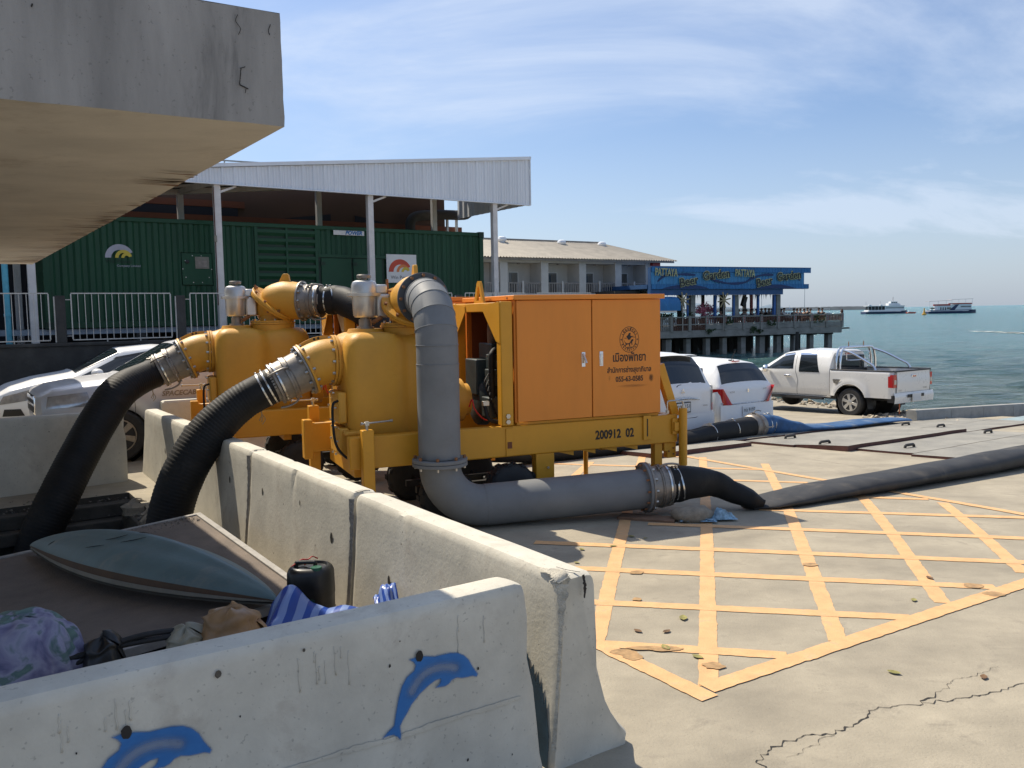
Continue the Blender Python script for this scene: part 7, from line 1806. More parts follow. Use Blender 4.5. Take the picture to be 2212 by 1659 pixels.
bw.f += [tuple(range(5)), tuple(5 * n + q for q in range(5))]
tag(bw.build('breakwater', 'breakwater', ang=30), 'long grey breakwater at the horizon behind the pier', 'breakwater')
for k, (u, h_) in enumerate(((1634, 27), (1644, 20), (1736, 27))):
    p = at_sea(u, 1290, 4); r = thing('light_mast', ['tall light mast seen under the pier roof at the left', 'shorter mast right beside the tall one under the pier roof', 'tall light mast standing alone right of the pier roof'][k], 'mast', p, 0, 'masts on the breakwater')
    MB().cyl((0, 0, -1), (0, 0, h_), .45, 6, .3).build('pole', 'canopy_pale', r); MB().box((-5 if k != 1 else -1, -.5, h_), (5 if k != 1 else 1, .5, h_ + 1.4)).build('lamp_head', 'canopy_pale', r)
hl = MB(); n = 60
for i in range(n + 1):
    x = lerp(at_sea(1380, 6000)[0], at_sea(1900, 6000)[0], i / n); t = i / n
    h_ = max(0, 55 * math.exp(-((t - .22) / .16) ** 2) + 34 * math.exp(-((t - .57) / .05) ** 2) + 10 * noise.noise(Vector((t * 9, 0, 0))))
    hl.v += [Vector((x, 6000, -5)), Vector((x, 6150, h_)), Vector((x, 6400, -5))]
for i in range(n): hl.f += [(3 * i, 3 * i + 3, 3 * i + 4, 3 * i + 1), (3 * i + 1, 3 * i + 4, 3 * i + 5, 3 * i + 2)]
hl.build('hills', 'far_hill', kind='structure', ang=60)
# ================================================================== VEHICLES
def kf(keys, x):
    """smooth interpolation of [(x, v...)]"""
    if x <= keys[0][0]: return keys[0][1:]
    for a, b in zip(keys[:-1], keys[1:]):
        if x <= b[0]:
            t = (x - a[0]) / (b[0] - a[0]); return tuple(lerp(p, q, t) for p, q in zip(a[1:], b[1:]))
    return keys[-1][1:]
class Car:
    """shell lofted over the length: x forward (0 = rear axle), y left, z up. keys: x, zbottom, halfwidth, zbelt, wbelt, zroofedge, wroof, ztop"""
    def __init__(s, root, keys, arches, m_, ra=.36, base_w=None, seam='car_seam'):
        s.k = keys; s.arch = arches; s.root = root; s.m = m_; s.ra = ra
    def sec(s, x):
        zb, w_, zl, wl_, zr, wr, zt = kf(s.k, x)
        for xa in s.arch:
            d = abs(x - xa)
            if d < s.ra: zb = max(zb, .34 + math.sqrt(s.ra ** 2 - d * d))
        h = zl - zb
        pts = [(w_ * .93, zb), (w_ * .975, zb + h * .12), (w_, zb + h * .35), (w_ * .998, zb + h * .62), (lerp(w_, wl_, .55), zb + h * .88), (wl_, zl)]
        pts += [(lerp(wl_, wr, t) + .02 * math.sin(t * 3.14), lerp(zl, zr, t)) for t in (.33, .66)]
        pts += [(wr, zr), (wr * .93, lerp(zr, zt, .42)), (wr * .72, lerp(zr, zt, .75)), (wr * .38, lerp(zr, zt, .95)), (0, zt)]
        return pts
    def side(s, x, z):
        P = s.sec(x)[:9]
        for (y0, z0), (y1, z1) in zip(P[:-1], P[1:]):
            if z0 <= z <= z1: return lerp(y0, y1, (z - z0) / max(1e-6, z1 - z0))
        return P[-1][0] if z > P[-1][1] else P[0][0]
    def top(s, x, y):
        P = s.sec(x)[8:]; y = abs(y)
        for (y0, z0), (y1, z1) in zip(P[:-1], P[1:]):
            if y1 <= y <= y0: return lerp(z1, z0, (y - y1) / max(1e-6, y0 - y1))
        return P[0][1]
    def shell(s, x0, x1, cap0=.03, cap1=.03, name='body'):
        xs = []; x = x0
        while x < x1 - 1e-6: xs.append(x); x += .045
        xs.append(x1); mb = MB(); n = None
        for x in xs:
            h = s.sec(x); full = [(y, z) for y, z in h] + [(-y, z) for y, z in h[-2::-1]]
            n = len(full)
            for y, z in full: mb.v.append(Vector((x, y, z)))
        for i in range(len(xs) - 1):
            for q in range(n - 1): mb.f.append((i * n + q, i * n + q + 1, (i + 1) * n + q + 1, (i + 1) * n + q))
        for base, cap, sg in ((0, cap0, -1), ((len(xs) - 1) * n, cap1, 1)):
            # bulged end cap
            ring = [mb.v[base + q] for q in range(n)]; c = sum(ring, Vector()) / n; pr = base
            for t in (.35, .75):
                k = len(mb.v)
                for p in ring: q_ = p.lerp(c, t * .5); mb.v.append(Vector((p.x + sg * cap * math.sin(t * 1.57), q_.y, q_.z)))
                for q in range(n): j2 = (q + 1) % n; mb.f.append((pr + q, pr + j2, k + j2, k + q))
                pr = k
            mb.f.append(tuple(pr + q for q in range(n)))
        s.n = n
        return mb.build(name, s.m, s.root, ang=42)
    def side_poly(s, poly, name, m_, off=.006, parent=None, sides=(1, -1), nx=14, nz=6):
        """quad polygon (4 corners: rear-bottom, front-bottom, front-top, rear-top) in x,z laid on the side"""
        for sd in sides:
            (a, b, c, d) = poly
            def f(u, v):
                x = lerp(lerp(a[0], b[0], u), lerp(d[0], c[0], u), v); z = lerp(lerp(a[1], b[1], u), lerp(d[1], c[1], u), v)
                return Vector((x, sd * (s.side(x, z) + off), z))
            MB().grid(f, nx, nz).build(name, m_, parent or s.root, ang=60)
    def top_poly(s, poly, name, m_, off=.006, parent=None, nx=12, ny=16):
        """quad in x,y laid on the upper surface, corners (x, y)"""
        (a, b, c, d) = poly
        def f(u, v):
            x = lerp(lerp(a[0], b[0], u), lerp(d[0], c[0], u), v); y = lerp(lerp(a[1], b[1], u), lerp(d[1], c[1], u), v)
            return Vector((x, y, s.top(x, y) + off))
        return MB().grid(f, nx, ny).build(name, m_, parent or s.root, ang=60)
    def seam_line(s, pts, w_=.008, sides=(1, -1), name='door_seam', m_='car_seam'):
        for sd in sides:
            P = []
            for a, b in zip(pts[:-1], pts[1:]):
                for k in range(8): x = lerp(a[0], b[0], k / 8); z = lerp(a[1], b[1], k / 8); P.append(Vector((x, sd * (s.side(x, z) + .001), z)))
            x, z = pts[-1]; P.append(Vector((x, sd * (s.side(x, z) + .001), z)))
            MB().tube(P, w_ / 2, 5).build(name, m_, s.root)
def wheels(root, xs, half, r, w_=.22, spokes=6, rim='steel_bright', rr=.64):
    for x in xs:
        for sd in (1, -1):
            c = Vector((x, sd * (half - w_), r)); d = Vector((0, sd, 0))
            t = MB().rings(c, d, [(0, r * .6), (0, r * .9), (.02, r * .97), (.05, r), (w_ - .05, r), (w_ - .02, r * .97), (w_, r * .90), (w_ - .004, r * rr + .01), (w_ - .02, r * rr)], 36).build('wheel', 'rubber', root, ang=40)
            MB().rings(c, d, [(w_ - .10, .03), (w_ - .10, r * rr), (w_ - .012, r * rr), (w_ - .01, r * rr * .93), (w_ - .06, r * rr * .88)], 30, cap=False).build('rim', rim, t, ang=40)
            MB().rings(c, d, [(w_ - .13, 0.01), (w_ - .13, r * rr * .9)], 24).build('brake', 'engine_black', t)
            for k in range(spokes):
                an = 6.283 * k / spokes + .3; u = Vector((math.cos(an), 0, math.sin(an))); v = Vector((-math.sin(an), 0, math.cos(an)))
                p = c + d * (w_ - .045); a, b = r * .13, r * rr * .93
                MB().prism([p + u * a - v * .030, p + u * b - v * .045, p + u * b + v * .045, p + u * a + v * .030], d * .028).build('spoke', rim, t, bevel=.004)
            MB().rings(c + d * (w_ - .05), d, [(0, r * .22), (.035, r * .18), (.045, r * .08)], 16).build('hub', rim, t)
def under(root, x0, x1, w_): MB().box((x0, -w_, .30), (x1, w_, .62)).build('underbody', 'car_plastic', root, ang=0)
def licence(root, c, xd, txt1, txt2, w_=.36, h_=.165, frame='car_plastic'):
    c = Vector(c); xd = Vector(xd).normalized(); nn = xd.cross(Z)
    M_ = Matrix((( xd.x, nn.x, 0, c.x), (xd.y, nn.y, 0, c.y), (xd.z, nn.z, 1, c.z), (0, 0, 0, 1)))
    f = MB().box((-w_ / 2 - .02, -.006, -h_ / 2 - .02), (w_ / 2 + .02, .006, h_ / 2 + .02), M_).build('licence_plate', frame, root, bevel=.003)
    MB().box((-w_ / 2, .0065, -h_ / 2), (w_ / 2, .010, h_ / 2), M_).build('plate', 'plate_white', f, ang=0)
    if txt1: text(txt1, h_ * .62, 'ink', f, tuple(c + nn * .0115 + Z * .02), xd, (0, 0, 1), offset=.001)
    if txt2: text(txt2, h_ * .22, 'ink', f, tuple(c + nn * .0115 - Z * h_ * .36), xd, (0, 0, 1))
HD = rad(124)
def gpos(x, y): return (x, y, gz(x, y))
RT = Vector((math.sin(HD), -math.cos(HD), 0)); FW = Vector((math.cos(HD), math.sin(HD), 0))
# rear faces look to -x local; plate x direction for a viewer behind = -y local (viewer sees left side at left)
# ---- minivan
b_ = Vector((3.86, 16.3, 0)) - RT * .88 + FW * .98
van = thing('parked_minivan', 'white minivan seen from behind, half hidden by the orange cabinet', 'minivan', gpos(b_.x, b_.y), HD)
C_ = Car(van, [(-.98, .30, .84, .92, .82, .97, .78, 1.02), (-.93, .26, .87, .94, .845, 1.02, .80, 1.08), (-.80, .24, .895, .96, .865, 1.34, .70, 1.44), (-.66, .24, .90, .97, .87, 1.53, .63, 1.62), (-.3, .24, .905, .98, .87, 1.57, .63, 1.665), (1.0, .24, .905, .96, .87, 1.57, .64, 1.68), (2.0, .24, .905, .93, .87, 1.45, .66, 1.55), (2.75, .24, .90, .91, .86, .98, .78, 1.04), (3.5, .28, .88, .80, .82, .84, .74, .88), (3.78, .34, .80, .66, .74, .69, .66, .72)], (0, 2.83), 'car_white', .37)
C_.shell(-.98, 3.78)
C_.top_poly([(-.925, .70), (-.925, -.70), (-.675, -.57), (-.675, .57)], 'rear_window', 'car_glass')
MB().grid(lambda u, v: Vector((-.67 - .10 * (1 - abs(v * 2 - 1) ** 4) * 0 - .12 * u, (v * 2 - 1) * .62, 1.605 - .015 * u + .03 * (1 - (v * 2 - 1) ** 2) + .002)), 4, 16).build('spoiler', 'car_white', van)
C_.side_poly([(-.70, 1.05), (.55, 1.05), (.55, 1.50), (-.50, 1.50)], 'window', 'car_glass'); C_.side_poly([(.62, 1.04), (1.55, 1.02), (1.45, 1.48), (.62, 1.50)], 'window', 'car_glass'); C_.side_poly([(1.62, 1.01), (2.55, .99), (1.95, 1.40), (1.58, 1.47)], 'window', 'car_glass')
C_.top_poly([(2.70, .70), (2.70, -.70), (2.02, -.60), (2.02, .60)], 'windscreen', 'car_glass')
for sd in (1, -1):
    MB().grid(lambda u, v: Vector((-1.005 + .16 * u ** 1.5 + .0, sd * (.765 + .105 * u ** .6 + .012), lerp(.70, 1.02, v) + 0 * u)), 6, 6).build('tail_lamp', 'lamp_clear', van)
    MB().grid(lambda u, v: Vector((-1.006 + .16 * u ** 1.5, sd * (.766 + .105 * u ** .6 + .012), lerp(.56, .70, v))), 6, 3).build('tail_lamp', 'lamp_red', van)
MB().tube(spline([(-1.02, .44, .78), (-1.045, .25, .815), (-1.05, 0, .825), (-1.045, -.25, .815), (-1.02, -.44, .78)], 5), [.006] * 3 + [.018] * 15 + [.006] * 3, 8).build('garnish', 'steel_bright', van)
licence(van, (-1.035, .0, .66), (0, -1, 0), 'ภย 5151', 'กรุงเทพมหานคร', .34, .16)
em_ = thing_part(van, 'badge')
for q in range(3):
    an = rad(90 + 120 * q); d = Vector((0, -math.cos(an), math.sin(an))); p = Vector((-1.020, 0, .955)); s_ = Vector((0, -d.z, d.y))
    MB().prism([p, p + d * .028 + s_ * .018, p + d * .056, p + d * .028 - s_ * .018], (-.008, 0, 0)).build('diamond', 'chrome', em_, ang=0)
text('MIVEC', .045, 'cast_grey', van, (-1.022, -.60, .66), (0, -1, 0), (0, 0, 1))
MB().tube([(-1.0, .70, .50), (-1.035, .3, .455), (-1.04, -.3, .455), (-1.0, -.72, .50)], .006, 5).build('bumper_seam', 'car_seam', van)
MB().grid(lambda u, v: Vector((-1.0 - .055 * math.sin(v * 3.14) ** .4 * (1 - .3 * u), lerp(-.86, .86, v), lerp(.24, .52, u))), 5, 20).build('bumper', 'car_white', van)
text('Grandis Club', .06, 'arc_yellow', van, (-.80, .25, 1.43), (0, -1, 0), (.32, 0, 1)) if False else None
MB().tube(spline([(-.96, .10, 1.04), (-.93, .0, 1.07), (-.915, -.3, 1.08)], 5), .010, 6).build('wiper', 'car_plastic', van)
under(van, -.9, 3.6, .78); wheels(van, (0, 2.83), .89, .33, .21)
for sd in (1, -1): MB().grid(lambda u, v: Vector((2.35 + .10 * math.cos(u * 6.28) * math.sin(v * 3.14), sd * (.98 + .10 * math.sin(u * 6.28) * math.sin(v * 3.14)), 1.06 + .09 * math.cos(v * 3.14))), 12, 8).build('mirror', 'car_white', van)
# ---- hatchback
b_ = Vector((5.46, 18.0, 0)) - RT * .82 + FW * .62
hat = thing('parked_hatchback', 'white hatchback seen from behind between the minivan and the pickup', 'hatchback', gpos(b_.x, b_.y), HD)
C_ = Car(hat, [(-.66, .30, .78, .93, .76, .96, .72, 1.0), (-.62, .26, .82, .95, .80, 1.0, .74, 1.05), (-.50, .24, .84, .97, .815, 1.22, .66, 1.31), (-.34, .24, .845, .98, .815, 1.38, .60, 1.455), (0, .22, .85, .98, .81, 1.41, .58, 1.50), (.9, .2, .85, .95, .81, 1.42, .58, 1.52), (1.6, .2, .85, .93, .81, 1.30, .60, 1.40), (2.25, .2, .845, .92, .80, .97, .72, 1.03), (2.95, .24, .82, .78, .76, .81, .70, .84), (3.2, .3, .74, .62, .68, .64, .6, .66)], (0, 2.45), 'car_white', .35)
C_.shell(-.66, 3.2)
C_.top_poly([(-.615, .69), (-.615, -.69), (-.37, -.56), (-.37, .56)], 'rear_window', 'car_glass')
MB().box((-.385, -.11, 1.455), (-.355, .11, 1.478)).build('brake_lamp', 'lamp_red', hat, bevel=.006)
C_.side_poly([(-.25, 1.03), (.85, 1.02), (.80, 1.36), (-.05, 1.34)], 'window', 'car_glass'); C_.side_poly([(.92, 1.02), (2.05, .98), (1.55, 1.28), (.90, 1.37)], 'window', 'car_glass'); C_.top_poly([(2.2, .66), (2.2, -.66), (1.62, -.56), (1.62, .56)], 'windscreen', 'car_glass')
for sd in (1, -1):
    mb = MB().grid(lambda u, v: Vector((-.742 + .33 * u ** 1.6, sd * (lerp(.50 + .29 * v, .850, u ** .6) + .006 - .02 * v), lerp(.62, .96 - .02 * u, v))), 12, 8); mb.build('tail_lamp', 'lamp_red', hat, ang=60)
MB().tube(spline([(-.66, .76, .66), (-.70, .5, .635), (-.715, 0, .63), (-.70, -.5, .635), (-.66, -.76, .66)], 5), .012, 6).build('garnish', 'steel_bright', hat)
MB().grid(lambda u, v: Vector((-.69 - .05 * math.sin(v * 3.14) ** .4 * (1 - .3 * u), lerp(-.80, .80, v), lerp(.24, .62, u))), 5, 20).build('bumper', 'car_white', hat)
licence(hat, (-.752, .02, .47), (0, -1, 0), 'กฉ 9197', 'ชลบุรี', .34, .16, 'car_white')
text('ACTIVE', .045, 'cast_grey', hat, (-.705, .47, .87), (0, -1, 0), (0, 0, 1)); text('SWIFT', .045, 'cast_grey', hat, (-.705, -.52, .89), (0, -1, 0), (0, 0, 1))
MB().add([(-.712, y, z) for y, z in ((0.03, .86), (-.0, .845), (-.035, .865), (-.01, .88), (-.03, .90), (0, .925), (.035, .905), (.01, .89))], [tuple(range(8))]).build('badge', 'chrome', hat, ang=0)
MB().tube(spline([(-.63, -.12, 1.02), (-.60, -.25, 1.06), (-.59, -.5, 1.06)], 5), .012, 6).build('wiper', 'car_plastic', hat)
MB().box((-.30, -.03, 1.475), (-.20, .03, 1.495)).cyl((-.25, 0, 1.49), (-.36, -.0, 1.68), .006, 6).build('antenna', 'car_plastic', hat)
under(hat, -.6, 3.1, .74); wheels(hat, (0, 2.45), .84, .31, .2)
# ---- pickup
b_ = Vector((8.78, 22.2, 0)) + RT * .87
pk = thing('parked_pickup', 'white pickup truck with chrome roll bar parked at the water edge', 'pickup truck', gpos(b_.x, b_.y), HD)
pk.rotation_euler = (0, rad(0.9), HD)
Hb = .50
cab = Car(pk, [(.62, .46, .86, 1.18, .86, 1.60, .66, 1.68), (.70, .46, .865, 1.18, .86, 1.645, .66, 1.715), (1.6, .46, .865, 1.16, .86, 1.66, .66, 1.74), (2.2, .46, .865, 1.14, .86, 1.58, .66, 1.66), (2.95, .46, .865, 1.12, .85, 1.17, .76, 1.22), (3.7, .50, .86, 1.02, .80, 1.06, .72, 1.10), (3.95, .55, .80, .88, .74, .92, .66, .95)], (3.05,), 'car_pearl', .44)
cab.shell(.62, 3.95, cap0=.01)
cab.side_poly([(1.78, 1.20), (2.72, 1.18), (2.22, 1.52), (1.84, 1.60)], 'window', 'car_glass'); cab.side_poly([(.92, 1.12), (1.58, 1.12), (1.62, 1.60), (1.12, 1.60)], 'window', 'car_glass')
cab.side_poly([(1.10, 1.58), (1.64, 1.58), (1.64, 1.645), (1.12, 1.635)], 'rain_guard', 'chrome', .012); cab.side_poly([(1.82, 1.59), (2.20, 1.54), (2.16, 1.60), (1.82, 1.645)], 'rain_guard', 'chrome', .012)
cab.top_poly([(2.90, .72), (2.90, -.72), (2.25, -.62), (2.25, .62)], 'windscreen', 'car_glass')
cab.seam_line([(1.66, .50), (1.62, .9), (1.70, 1.15), (1.74, 1.64)], .010); cab.seam_line([(2.86, .52), (2.92, .9), (2.84, 1.12)], .010); cab.seam_line([(.72, .50), (2.9, .50)], .010)
MB().box((.56, -.62, 1.14), (.607, .62, 1.56)).build('rear_window', 'car_glass', pk, bevel=.02)
MB().box((.595, -.16, 1.585), (.618, .16, 1.63)).build('brake_lamp', 'lamp_red', pk)
for sd in (1, -1):
    o = MB().grid(lambda u, v: Vector((2.62 + .09 * math.cos(u * 6.28) * math.sin(v * 3.14), sd * (.97 + .11 * math.sin(u * 6.28) * math.sin(v * 3.14)), 1.19 + .11 * math.cos(v * 3.14))), 14, 8).build('mirror', 'chrome', pk)
    MB().box((1.83, sd * .868, .985), (2.05, sd * .905, 1.03)).build('door_handle', 'chrome', pk, bevel=.012)
    MB().bar((.8, sd * .87, .42), (2.7, sd * .87, .42), .10, .05).build('side_step', 'car_plastic', pk)
# bed
def bedside(sd):
    mb = MB(); xs = []; x = -1.22
    while x < .59: xs.append(x); x += .04
    xs.append(.595); n = None
    for x in xs:
        zb = .52
        if x < -1.05: zb = .52
        d = abs(x)
        if d < .47: zb = max(zb, .37 + math.sqrt(.47 ** 2 - d * d))
        fl = .035 * math.exp(-(max(0, abs(math.hypot(x, 1.0 - .40) - .52)) / .09) ** 2)
        tp = 1.19 if x > -.2 else 1.19
        out = []
        cx = -1.22 - x
        rnd = 1 - .10 * max(0, (x + 1.22 < .12) * (1 - (x + 1.22) / .12)) ** 2
        for t in (0, .12, .35, .6, .8, .93, 1):
            z = lerp(zb, 1.17, t); dd = math.hypot(x, z - .37); f_ = .04 * math.exp(-((dd - .50) / .07) ** 2) * (z > .37)
            y = (.855 + .012 * math.sin(t * 3.1) + f_) * rnd; out.append((y, z))
        out += [(.84 * rnd, 1.19), (.80, 1.192), (.775, 1.185), (.77, .80)]
        n = len(out)
        for y, z in out: mb.v.append(Vector((x, sd * y, z)))
    for i in range(len(xs) - 1):
        for q in range(n - 1): mb.f.append((i * n + q, i * n + q + 1, (i + 1) * n + q + 1, (i + 1) * n + q))
    mb.f.append(tuple(range(n))); mb.f.append(tuple((len(xs) - 1) * n + q for q in range(n)))
    return mb.build('bed_side', 'car_pearl', pk, ang=45)
for sd in (1, -1):
    bedside(sd)
    MB().bar((-1.20, sd * .815, 1.205), (.59, sd * .815, 1.205), .085, .03).build('rail_cap', 'car_plastic', pk, bevel=.006)
    # wheel-arch lip and fuel flap
    L_ = [Vector((.485 * math.cos(t), sd * .885, .37 + .485 * math.sin(t))) for t in [rad(q) for q in range(18, 164, 6)]]
    MB().tube(L_, .014, 8).build('arch_lip', 'car_pearl', pk)
    MB().rings((0, sd * .40, .37), (0, sd, 0), [(0, .1), (0, .46), (.40, .46)], 24, cap=False).build('wheel_well', 'engine_black', pk)
    MB().grid(lambda u, v: Vector((-.46 - .05 * u, sd * (.62 + .22 * v), .52 - .30 * u)), 2, 2).build('mud_flap', 'car_plastic', pk)
    # tail lamp wrapping the corner
    MB().grid(lambda u, v: Vector((-1.232 + .15 * max(0, u - .45) * 1.8, sd * (.735 + .135 * min(1, u * 2.1)) , lerp(.80, 1.12, v) - .04 * (u > .8) * v)), 12, 6).build('tail_lamp', 'lamp_red', pk, ang=60)
    MB().grid(lambda u, v: Vector((-1.237 + .0 * u, sd * (.75 + .09 * u), lerp(.88, .99, v))), 2, 2).build('tail_lamp', 'lamp_clear', pk)
MB().prism([(.26, .880, .96), (.50, .880, .96), (.47, .880, .86), (.36, .880, .82)], (0, .006, 0)).build('badge', 'steel_bright', pk, ang=0)
tg = MB().grid(lambda u, v: Vector((-1.225 - .02 * math.sin(v * 3.14) - .01 * (v > .9), lerp(-.725, .725, u), lerp(.62, 1.18, v))), 14, 8).build('tailgate', 'car_pearl', pk)
MB().box((-1.218, -.74, .60), (-1.18, .74, 1.185)).build('tailgate_inner', 'car_pearl', pk, ang=0)
MB().bar((-1.205, -.76, 1.20), (-1.205, .76, 1.20), .07, .035).build('rail_cap', 'car_plastic', pk, bevel=.006)
MB().box((-1.256, -.11, 1.03), (-1.238, .11, 1.10)).build('tailgate_handle', 'chrome', pk, bevel=.012); MB().box((-1.262, -.07, 1.042), (-1.2565, .05, 1.072)).build('recess', 'lamp_red', pk)
text('D-MAX', .055, 'cast_grey', pk, (-1.245, -.52, .74), (0, -1, 0), (0, 0, 1)); text('ISUZU', .05, 'cast_grey', pk, (-1.245, .60, .72), (0, -1, 0), (0, 0, 1))
MB().grid(lambda u, v: Vector((-1.238 - .045 * math.sin(min(1, v * 2) * 1.57) - .02 * math.cos((u - .5) * 3.1) + .03 * v, lerp(-.865, .865, u), lerp(.66, .40, v))), 20, 8).build('bumper', 'car_pearl', pk)
MB().box((-1.22, -.84, .42), (-1.05, .84, .60)).build('bumper_core', 'car_plastic', pk, ang=0)
MB().box((-1.312, -.36, .53), (-1.298, .36, .61)).build('step_recess', 'engine_black', pk, bevel=.01)
licence(pk, (-1.325, 0, .52), (0, -1, 0), '', '', .34, .16, 'car_pearl')
MB().box((-1.18, .50, .12), (-1.175, .54, .42)).build('tow_strap', 'orange_tag', pk)
MB().box((-1.2, -.77, .78), (.59, .77, .80)).build('bed_floor', 'car_plastic', pk, ang=0); MB().box((.575, -.77, .80), (.60, .77, 1.19)).build('bed_front', 'car_plastic', pk, ang=0)
MB().box((-1.1, -.5, .42), (3.6, -.35, .52)).box((-1.1, .35, .42), (3.6, .5, .52)).box((.4, -.78, .42), (3.7, .78, .58)).cyl((0, -.7, .37), (0, .7, .37), .06, 10).cyl((-.1, 0, .37), (.1, 0, .37), .14, 12).build('underbody', 'engine_black', pk)
# chrome roll bar
rb_ = thing_part(pk, 'roll_bar')
for x in (.46, .34):
    MB().tube(spline([(x, .79, 1.2), (x, .77, 1.45), (x, .70, 1.68), (x, .60, 1.77), (x, .3, 1.78), (x, -.3, 1.78), (x, -.60, 1.77), (x, -.70, 1.68), (x, -.77, 1.45), (x, -.79, 1.2)], 6), .030, 12).build('hoop', 'chrome', rb_)
for sd in (1, -1):
    MB().tube(spline([(.34, sd * .66, 1.72), (.0, sd * .69, 1.62), (-.42, sd * .735, 1.42), (-.60, sd * .76, 1.33), (-.68, sd * .775, 1.21)], 6), .030, 12).build('side_strut', 'chrome', rb_)
    MB().box((.36, sd * .72 - .04, 1.195), (.52, sd * .72 + .04, 1.215)).build('foot', 'chrome', rb_)
    MB().cyl((.40, sd * .33, 1.80), (.40, sd * .33, 1.93), .012, 6).build('bolt_post', 'bolt_rust', rb_)
MB().tube(spline([(.34, .50, 1.62), (.34, .50, 1.50), (.34, .42, 1.44), (.34, -.42, 1.44), (.34, -.50, 1.50), (.34, -.50, 1.62), (.34, -.42, 1.66), (.34, .42, 1.66), (.34, .50, 1.62)], 5), .012, 8).build('guard_frame', 'chrome', rb_)
wheels(pk, (0, 3.05), .88, .37, .25, 6, 'silver_paint', .62)
# ---- parked cars at the left, facing left along the street
HL_ = GA + math.pi
def leftpos(u, Y, zg): d = _fw + _R * ((u - 1106) / FP); return Vector((d.x / d.y * Y, Y, zg))
nose = leftpos(-30, 15.0, .10); fwd_ = Vector((math.cos(HL_), math.sin(HL_), 0)); b_ = nose - fwd_ * 3.62
b_.z = .16
sd_car = thing('parked_sedan', 'white sedan parked along the dark wall at the left', 'sedan', tuple(b_), HL_)
C_ = Car(sd_car, [(-1.0, .34, .72, .92, .70, .95, .66, 1.0), (-.9, .28, .80, .95, .76, 1.0, .70, 1.05), (-.35, .24, .88, .98, .82, 1.05, .70, 1.12), (.25, .22, .89, .98, .83, 1.34, .60, 1.43), (.9, .2, .89, .96, .83, 1.38, .58, 1.475), (1.5, .2, .89, .94, .83, 1.33, .58, 1.43), (2.35, .2, .89, .92, .82, .97, .74, 1.03), (2.9, .22, .885, .84, .82, .89, .74, .95), (3.3, .24, .86, .76, .80, .80, .70, .84), (3.52, .26, .76, .66, .70, .69, .62, .72), (3.62, .30, .66, .58, .60, .60, .52, .62)], (0, 2.68), 'car_white', .365)
C_.shell(-1.0, 3.62, .05, .06)
C_.top_poly([(2.30, .70), (2.30, -.70), (1.55, -.56), (1.55, .56)], 'windscreen', 'car_glass')
C_.side_poly([(1.16, 1.00), (2.22, .965), (1.62, 1.24), (1.10, 1.32)], 'window', 'car_glass'); C_.side_poly([(.02, 1.02), (1.08, 1.0), (1.04, 1.32), (.38, 1.30)], 'window', 'car_glass')
C_.side_poly([(1.05, 1.315), (1.66, 1.235), (1.60, 1.275), (1.05, 1.36)], 'window_trim', 'car_plastic', .008)
C_.seam_line([(2.30, .32), (2.36, .6), (2.30, .9)]); C_.seam_line([(1.10, .32), (1.12, .95)])
C_.side_poly([(3.05, .60), (3.50, .54), (3.42, .68), (3.0, .78)], 'headlamp', 'lamp_clear', .008, nx=8)
C_.side_poly([(3.12, .34), (3.45, .34), (3.42, .46), (3.18, .46)], 'air_intake', 'engine_black', .008, nx=8)
MB().box((3.60, -.42, .48), (3.70, .42, .64)).build('grille', 'engine_black', sd_car, bevel=.02); MB().box((3.69, -.40, .55), (3.71, .40, .58)).build('grille_bar', 'chrome', sd_car)
for sd in (1, -1):
    MB().grid(lambda u, v: Vector((1.98 + .10 * math.cos(u * 6.28) * math.sin(v * 3.14), sd * (.99 + .13 * math.sin(u * 6.28) * math.sin(v * 3.14)), 1.02 + .075 * math.cos(v * 3.14))), 14, 8).build('mirror', 'car_white', sd_car)
    MB().rings((2.68, sd * .40, .33), (0, sd, 0), [(0, .1), (0, .37), (.44, .37)], 24, cap=False).build('wheel_well', 'engine_black', sd_car)
under(sd_car, -.8, 3.4, .72); wheels(sd_car, (0, 2.68), .88, .33, .21)
nose = leftpos(74, 12.2, .10); b_ = nose - fwd_ * 3.98; b_.z = .10
sp_car = thing('parked_silver_pickup', 'silver extended-cab pickup parked in front of the white sedan', 'pickup truck', tuple(b_), HL_)
C_ = Car(sp_car, [(.55, .46, .88, 1.20, .87, 1.62, .68, 1.70), (.66, .46, .90, 1.20, .87, 1.66, .68, 1.73), (1.55, .46, .905, 1.17, .88, 1.67, .68, 1.75), (2.1, .46, .905, 1.14, .88, 1.58, .68, 1.66), (2.9, .46, .90, 1.10, .87, 1.15, .80, 1.21), (3.45, .50, .89, 1.06, .84, 1.11, .76, 1.16), (3.84, .52, .86, 1.02, .81, 1.06, .72, 1.10), (3.98, .54, .80, .98, .76, 1.00, .66, 1.03)], (3.05,), 'car_silver', .42)
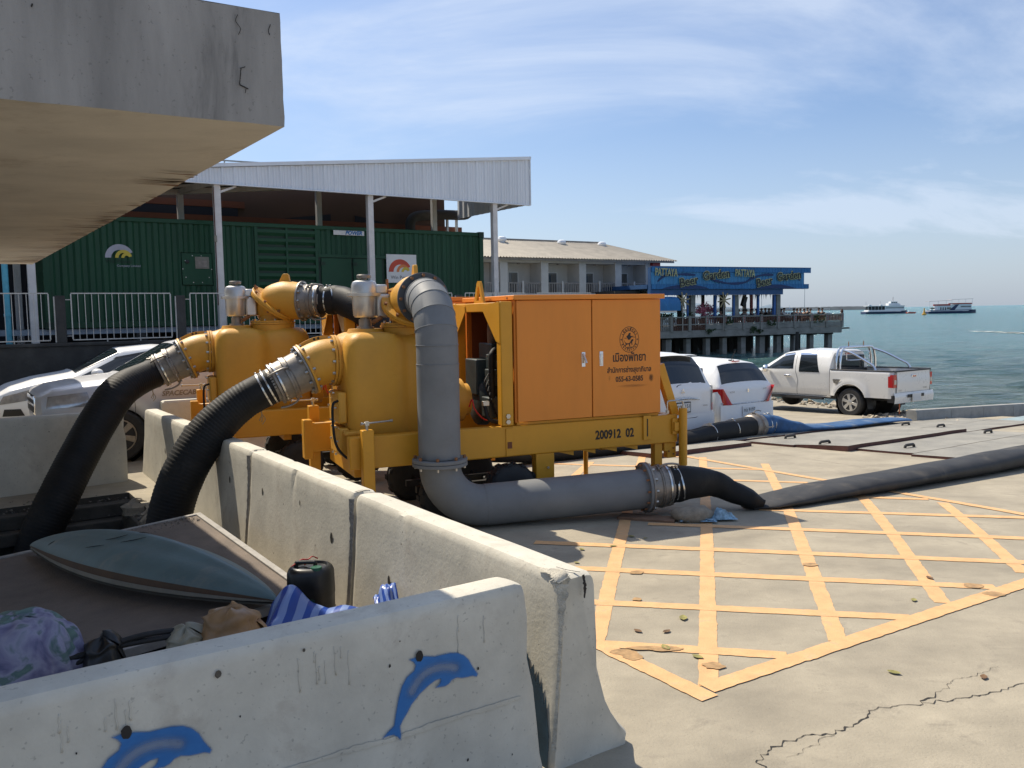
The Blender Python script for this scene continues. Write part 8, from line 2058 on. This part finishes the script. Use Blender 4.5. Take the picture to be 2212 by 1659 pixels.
C_.shell(.55, 3.98, .01, .05)
C_.side_poly([(1.72, 1.22), (2.66, 1.17), (2.16, 1.52), (1.78, 1.60)], 'window', 'car_glass'); C_.side_poly([(.86, 1.20), (1.52, 1.20), (1.56, 1.60), (1.06, 1.60)], 'window', 'car_glass')
C_.top_poly([(2.86, .76), (2.86, -.76), (2.15, -.64), (2.15, .64)], 'windscreen', 'car_glass')
C_.seam_line([(1.62, .50), (1.66, 1.15)]); C_.seam_line([(2.80, .55), (2.84, 1.08)])
C_.side_poly([(3.38, .82), (3.93, .82), (3.90, .98), (3.42, 1.02)], 'headlamp', 'lamp_clear', .010, nx=8)
g_ = MB().box((3.95, -.48, .70), (4.04, .48, .98)).build('grille', 'chrome', sp_car, bevel=.03); MB().box((4.041, -.40, .74), (4.046, .40, .82)).box((4.041, -.40, .86), (4.046, .40, .91)).build('grille_slot', 'engine_black', g_)
text('SPACECAB', .10, 'cast_grey', sp_car, (2.22, .912, .93), (-1, 0, 0), (0, 0, 1), shear=.2, offset=.003)
MB().box((1.45, .905, .99), (1.58, .925, 1.03)).build('door_handle', 'chrome', sp_car, bevel=.01)
for sd in (1, -1):
    MB().box((-1.2, sd * .84 - .05, .55), (.54, sd * .84 + .05, 1.22)).build('bed_side', 'car_silver', sp_car, bevel=.03)
    MB().rings((3.05, sd * .40, .37), (0, sd, 0), [(0, .1), (0, .42), (.46, .42)], 24, cap=False).build('wheel_well', 'engine_black', sp_car)
MB().box((-1.25, -.85, .55), (-1.18, .85, 1.2)).build('tailgate', 'car_silver', sp_car, bevel=.02); MB().box((-1.15, -.78, .6), (.54, .78, .8)).build('bed_floor', 'car_plastic', sp_car)
under(sp_car, -1.1, 3.8, .74); wheels(sp_car, (0, 3.05), .90, .37, .24, rim='cast_grey')
MB().grid(lambda u, v: Vector((lerp(3.85, 4.06, math.sin(u * 1.57)) - .25 * abs(v * 2 - 1) ** 3, lerp(-.86, .86, v), lerp(.72, .48, u))), 6, 20).build('bumper', 'car_silver', sp_car)
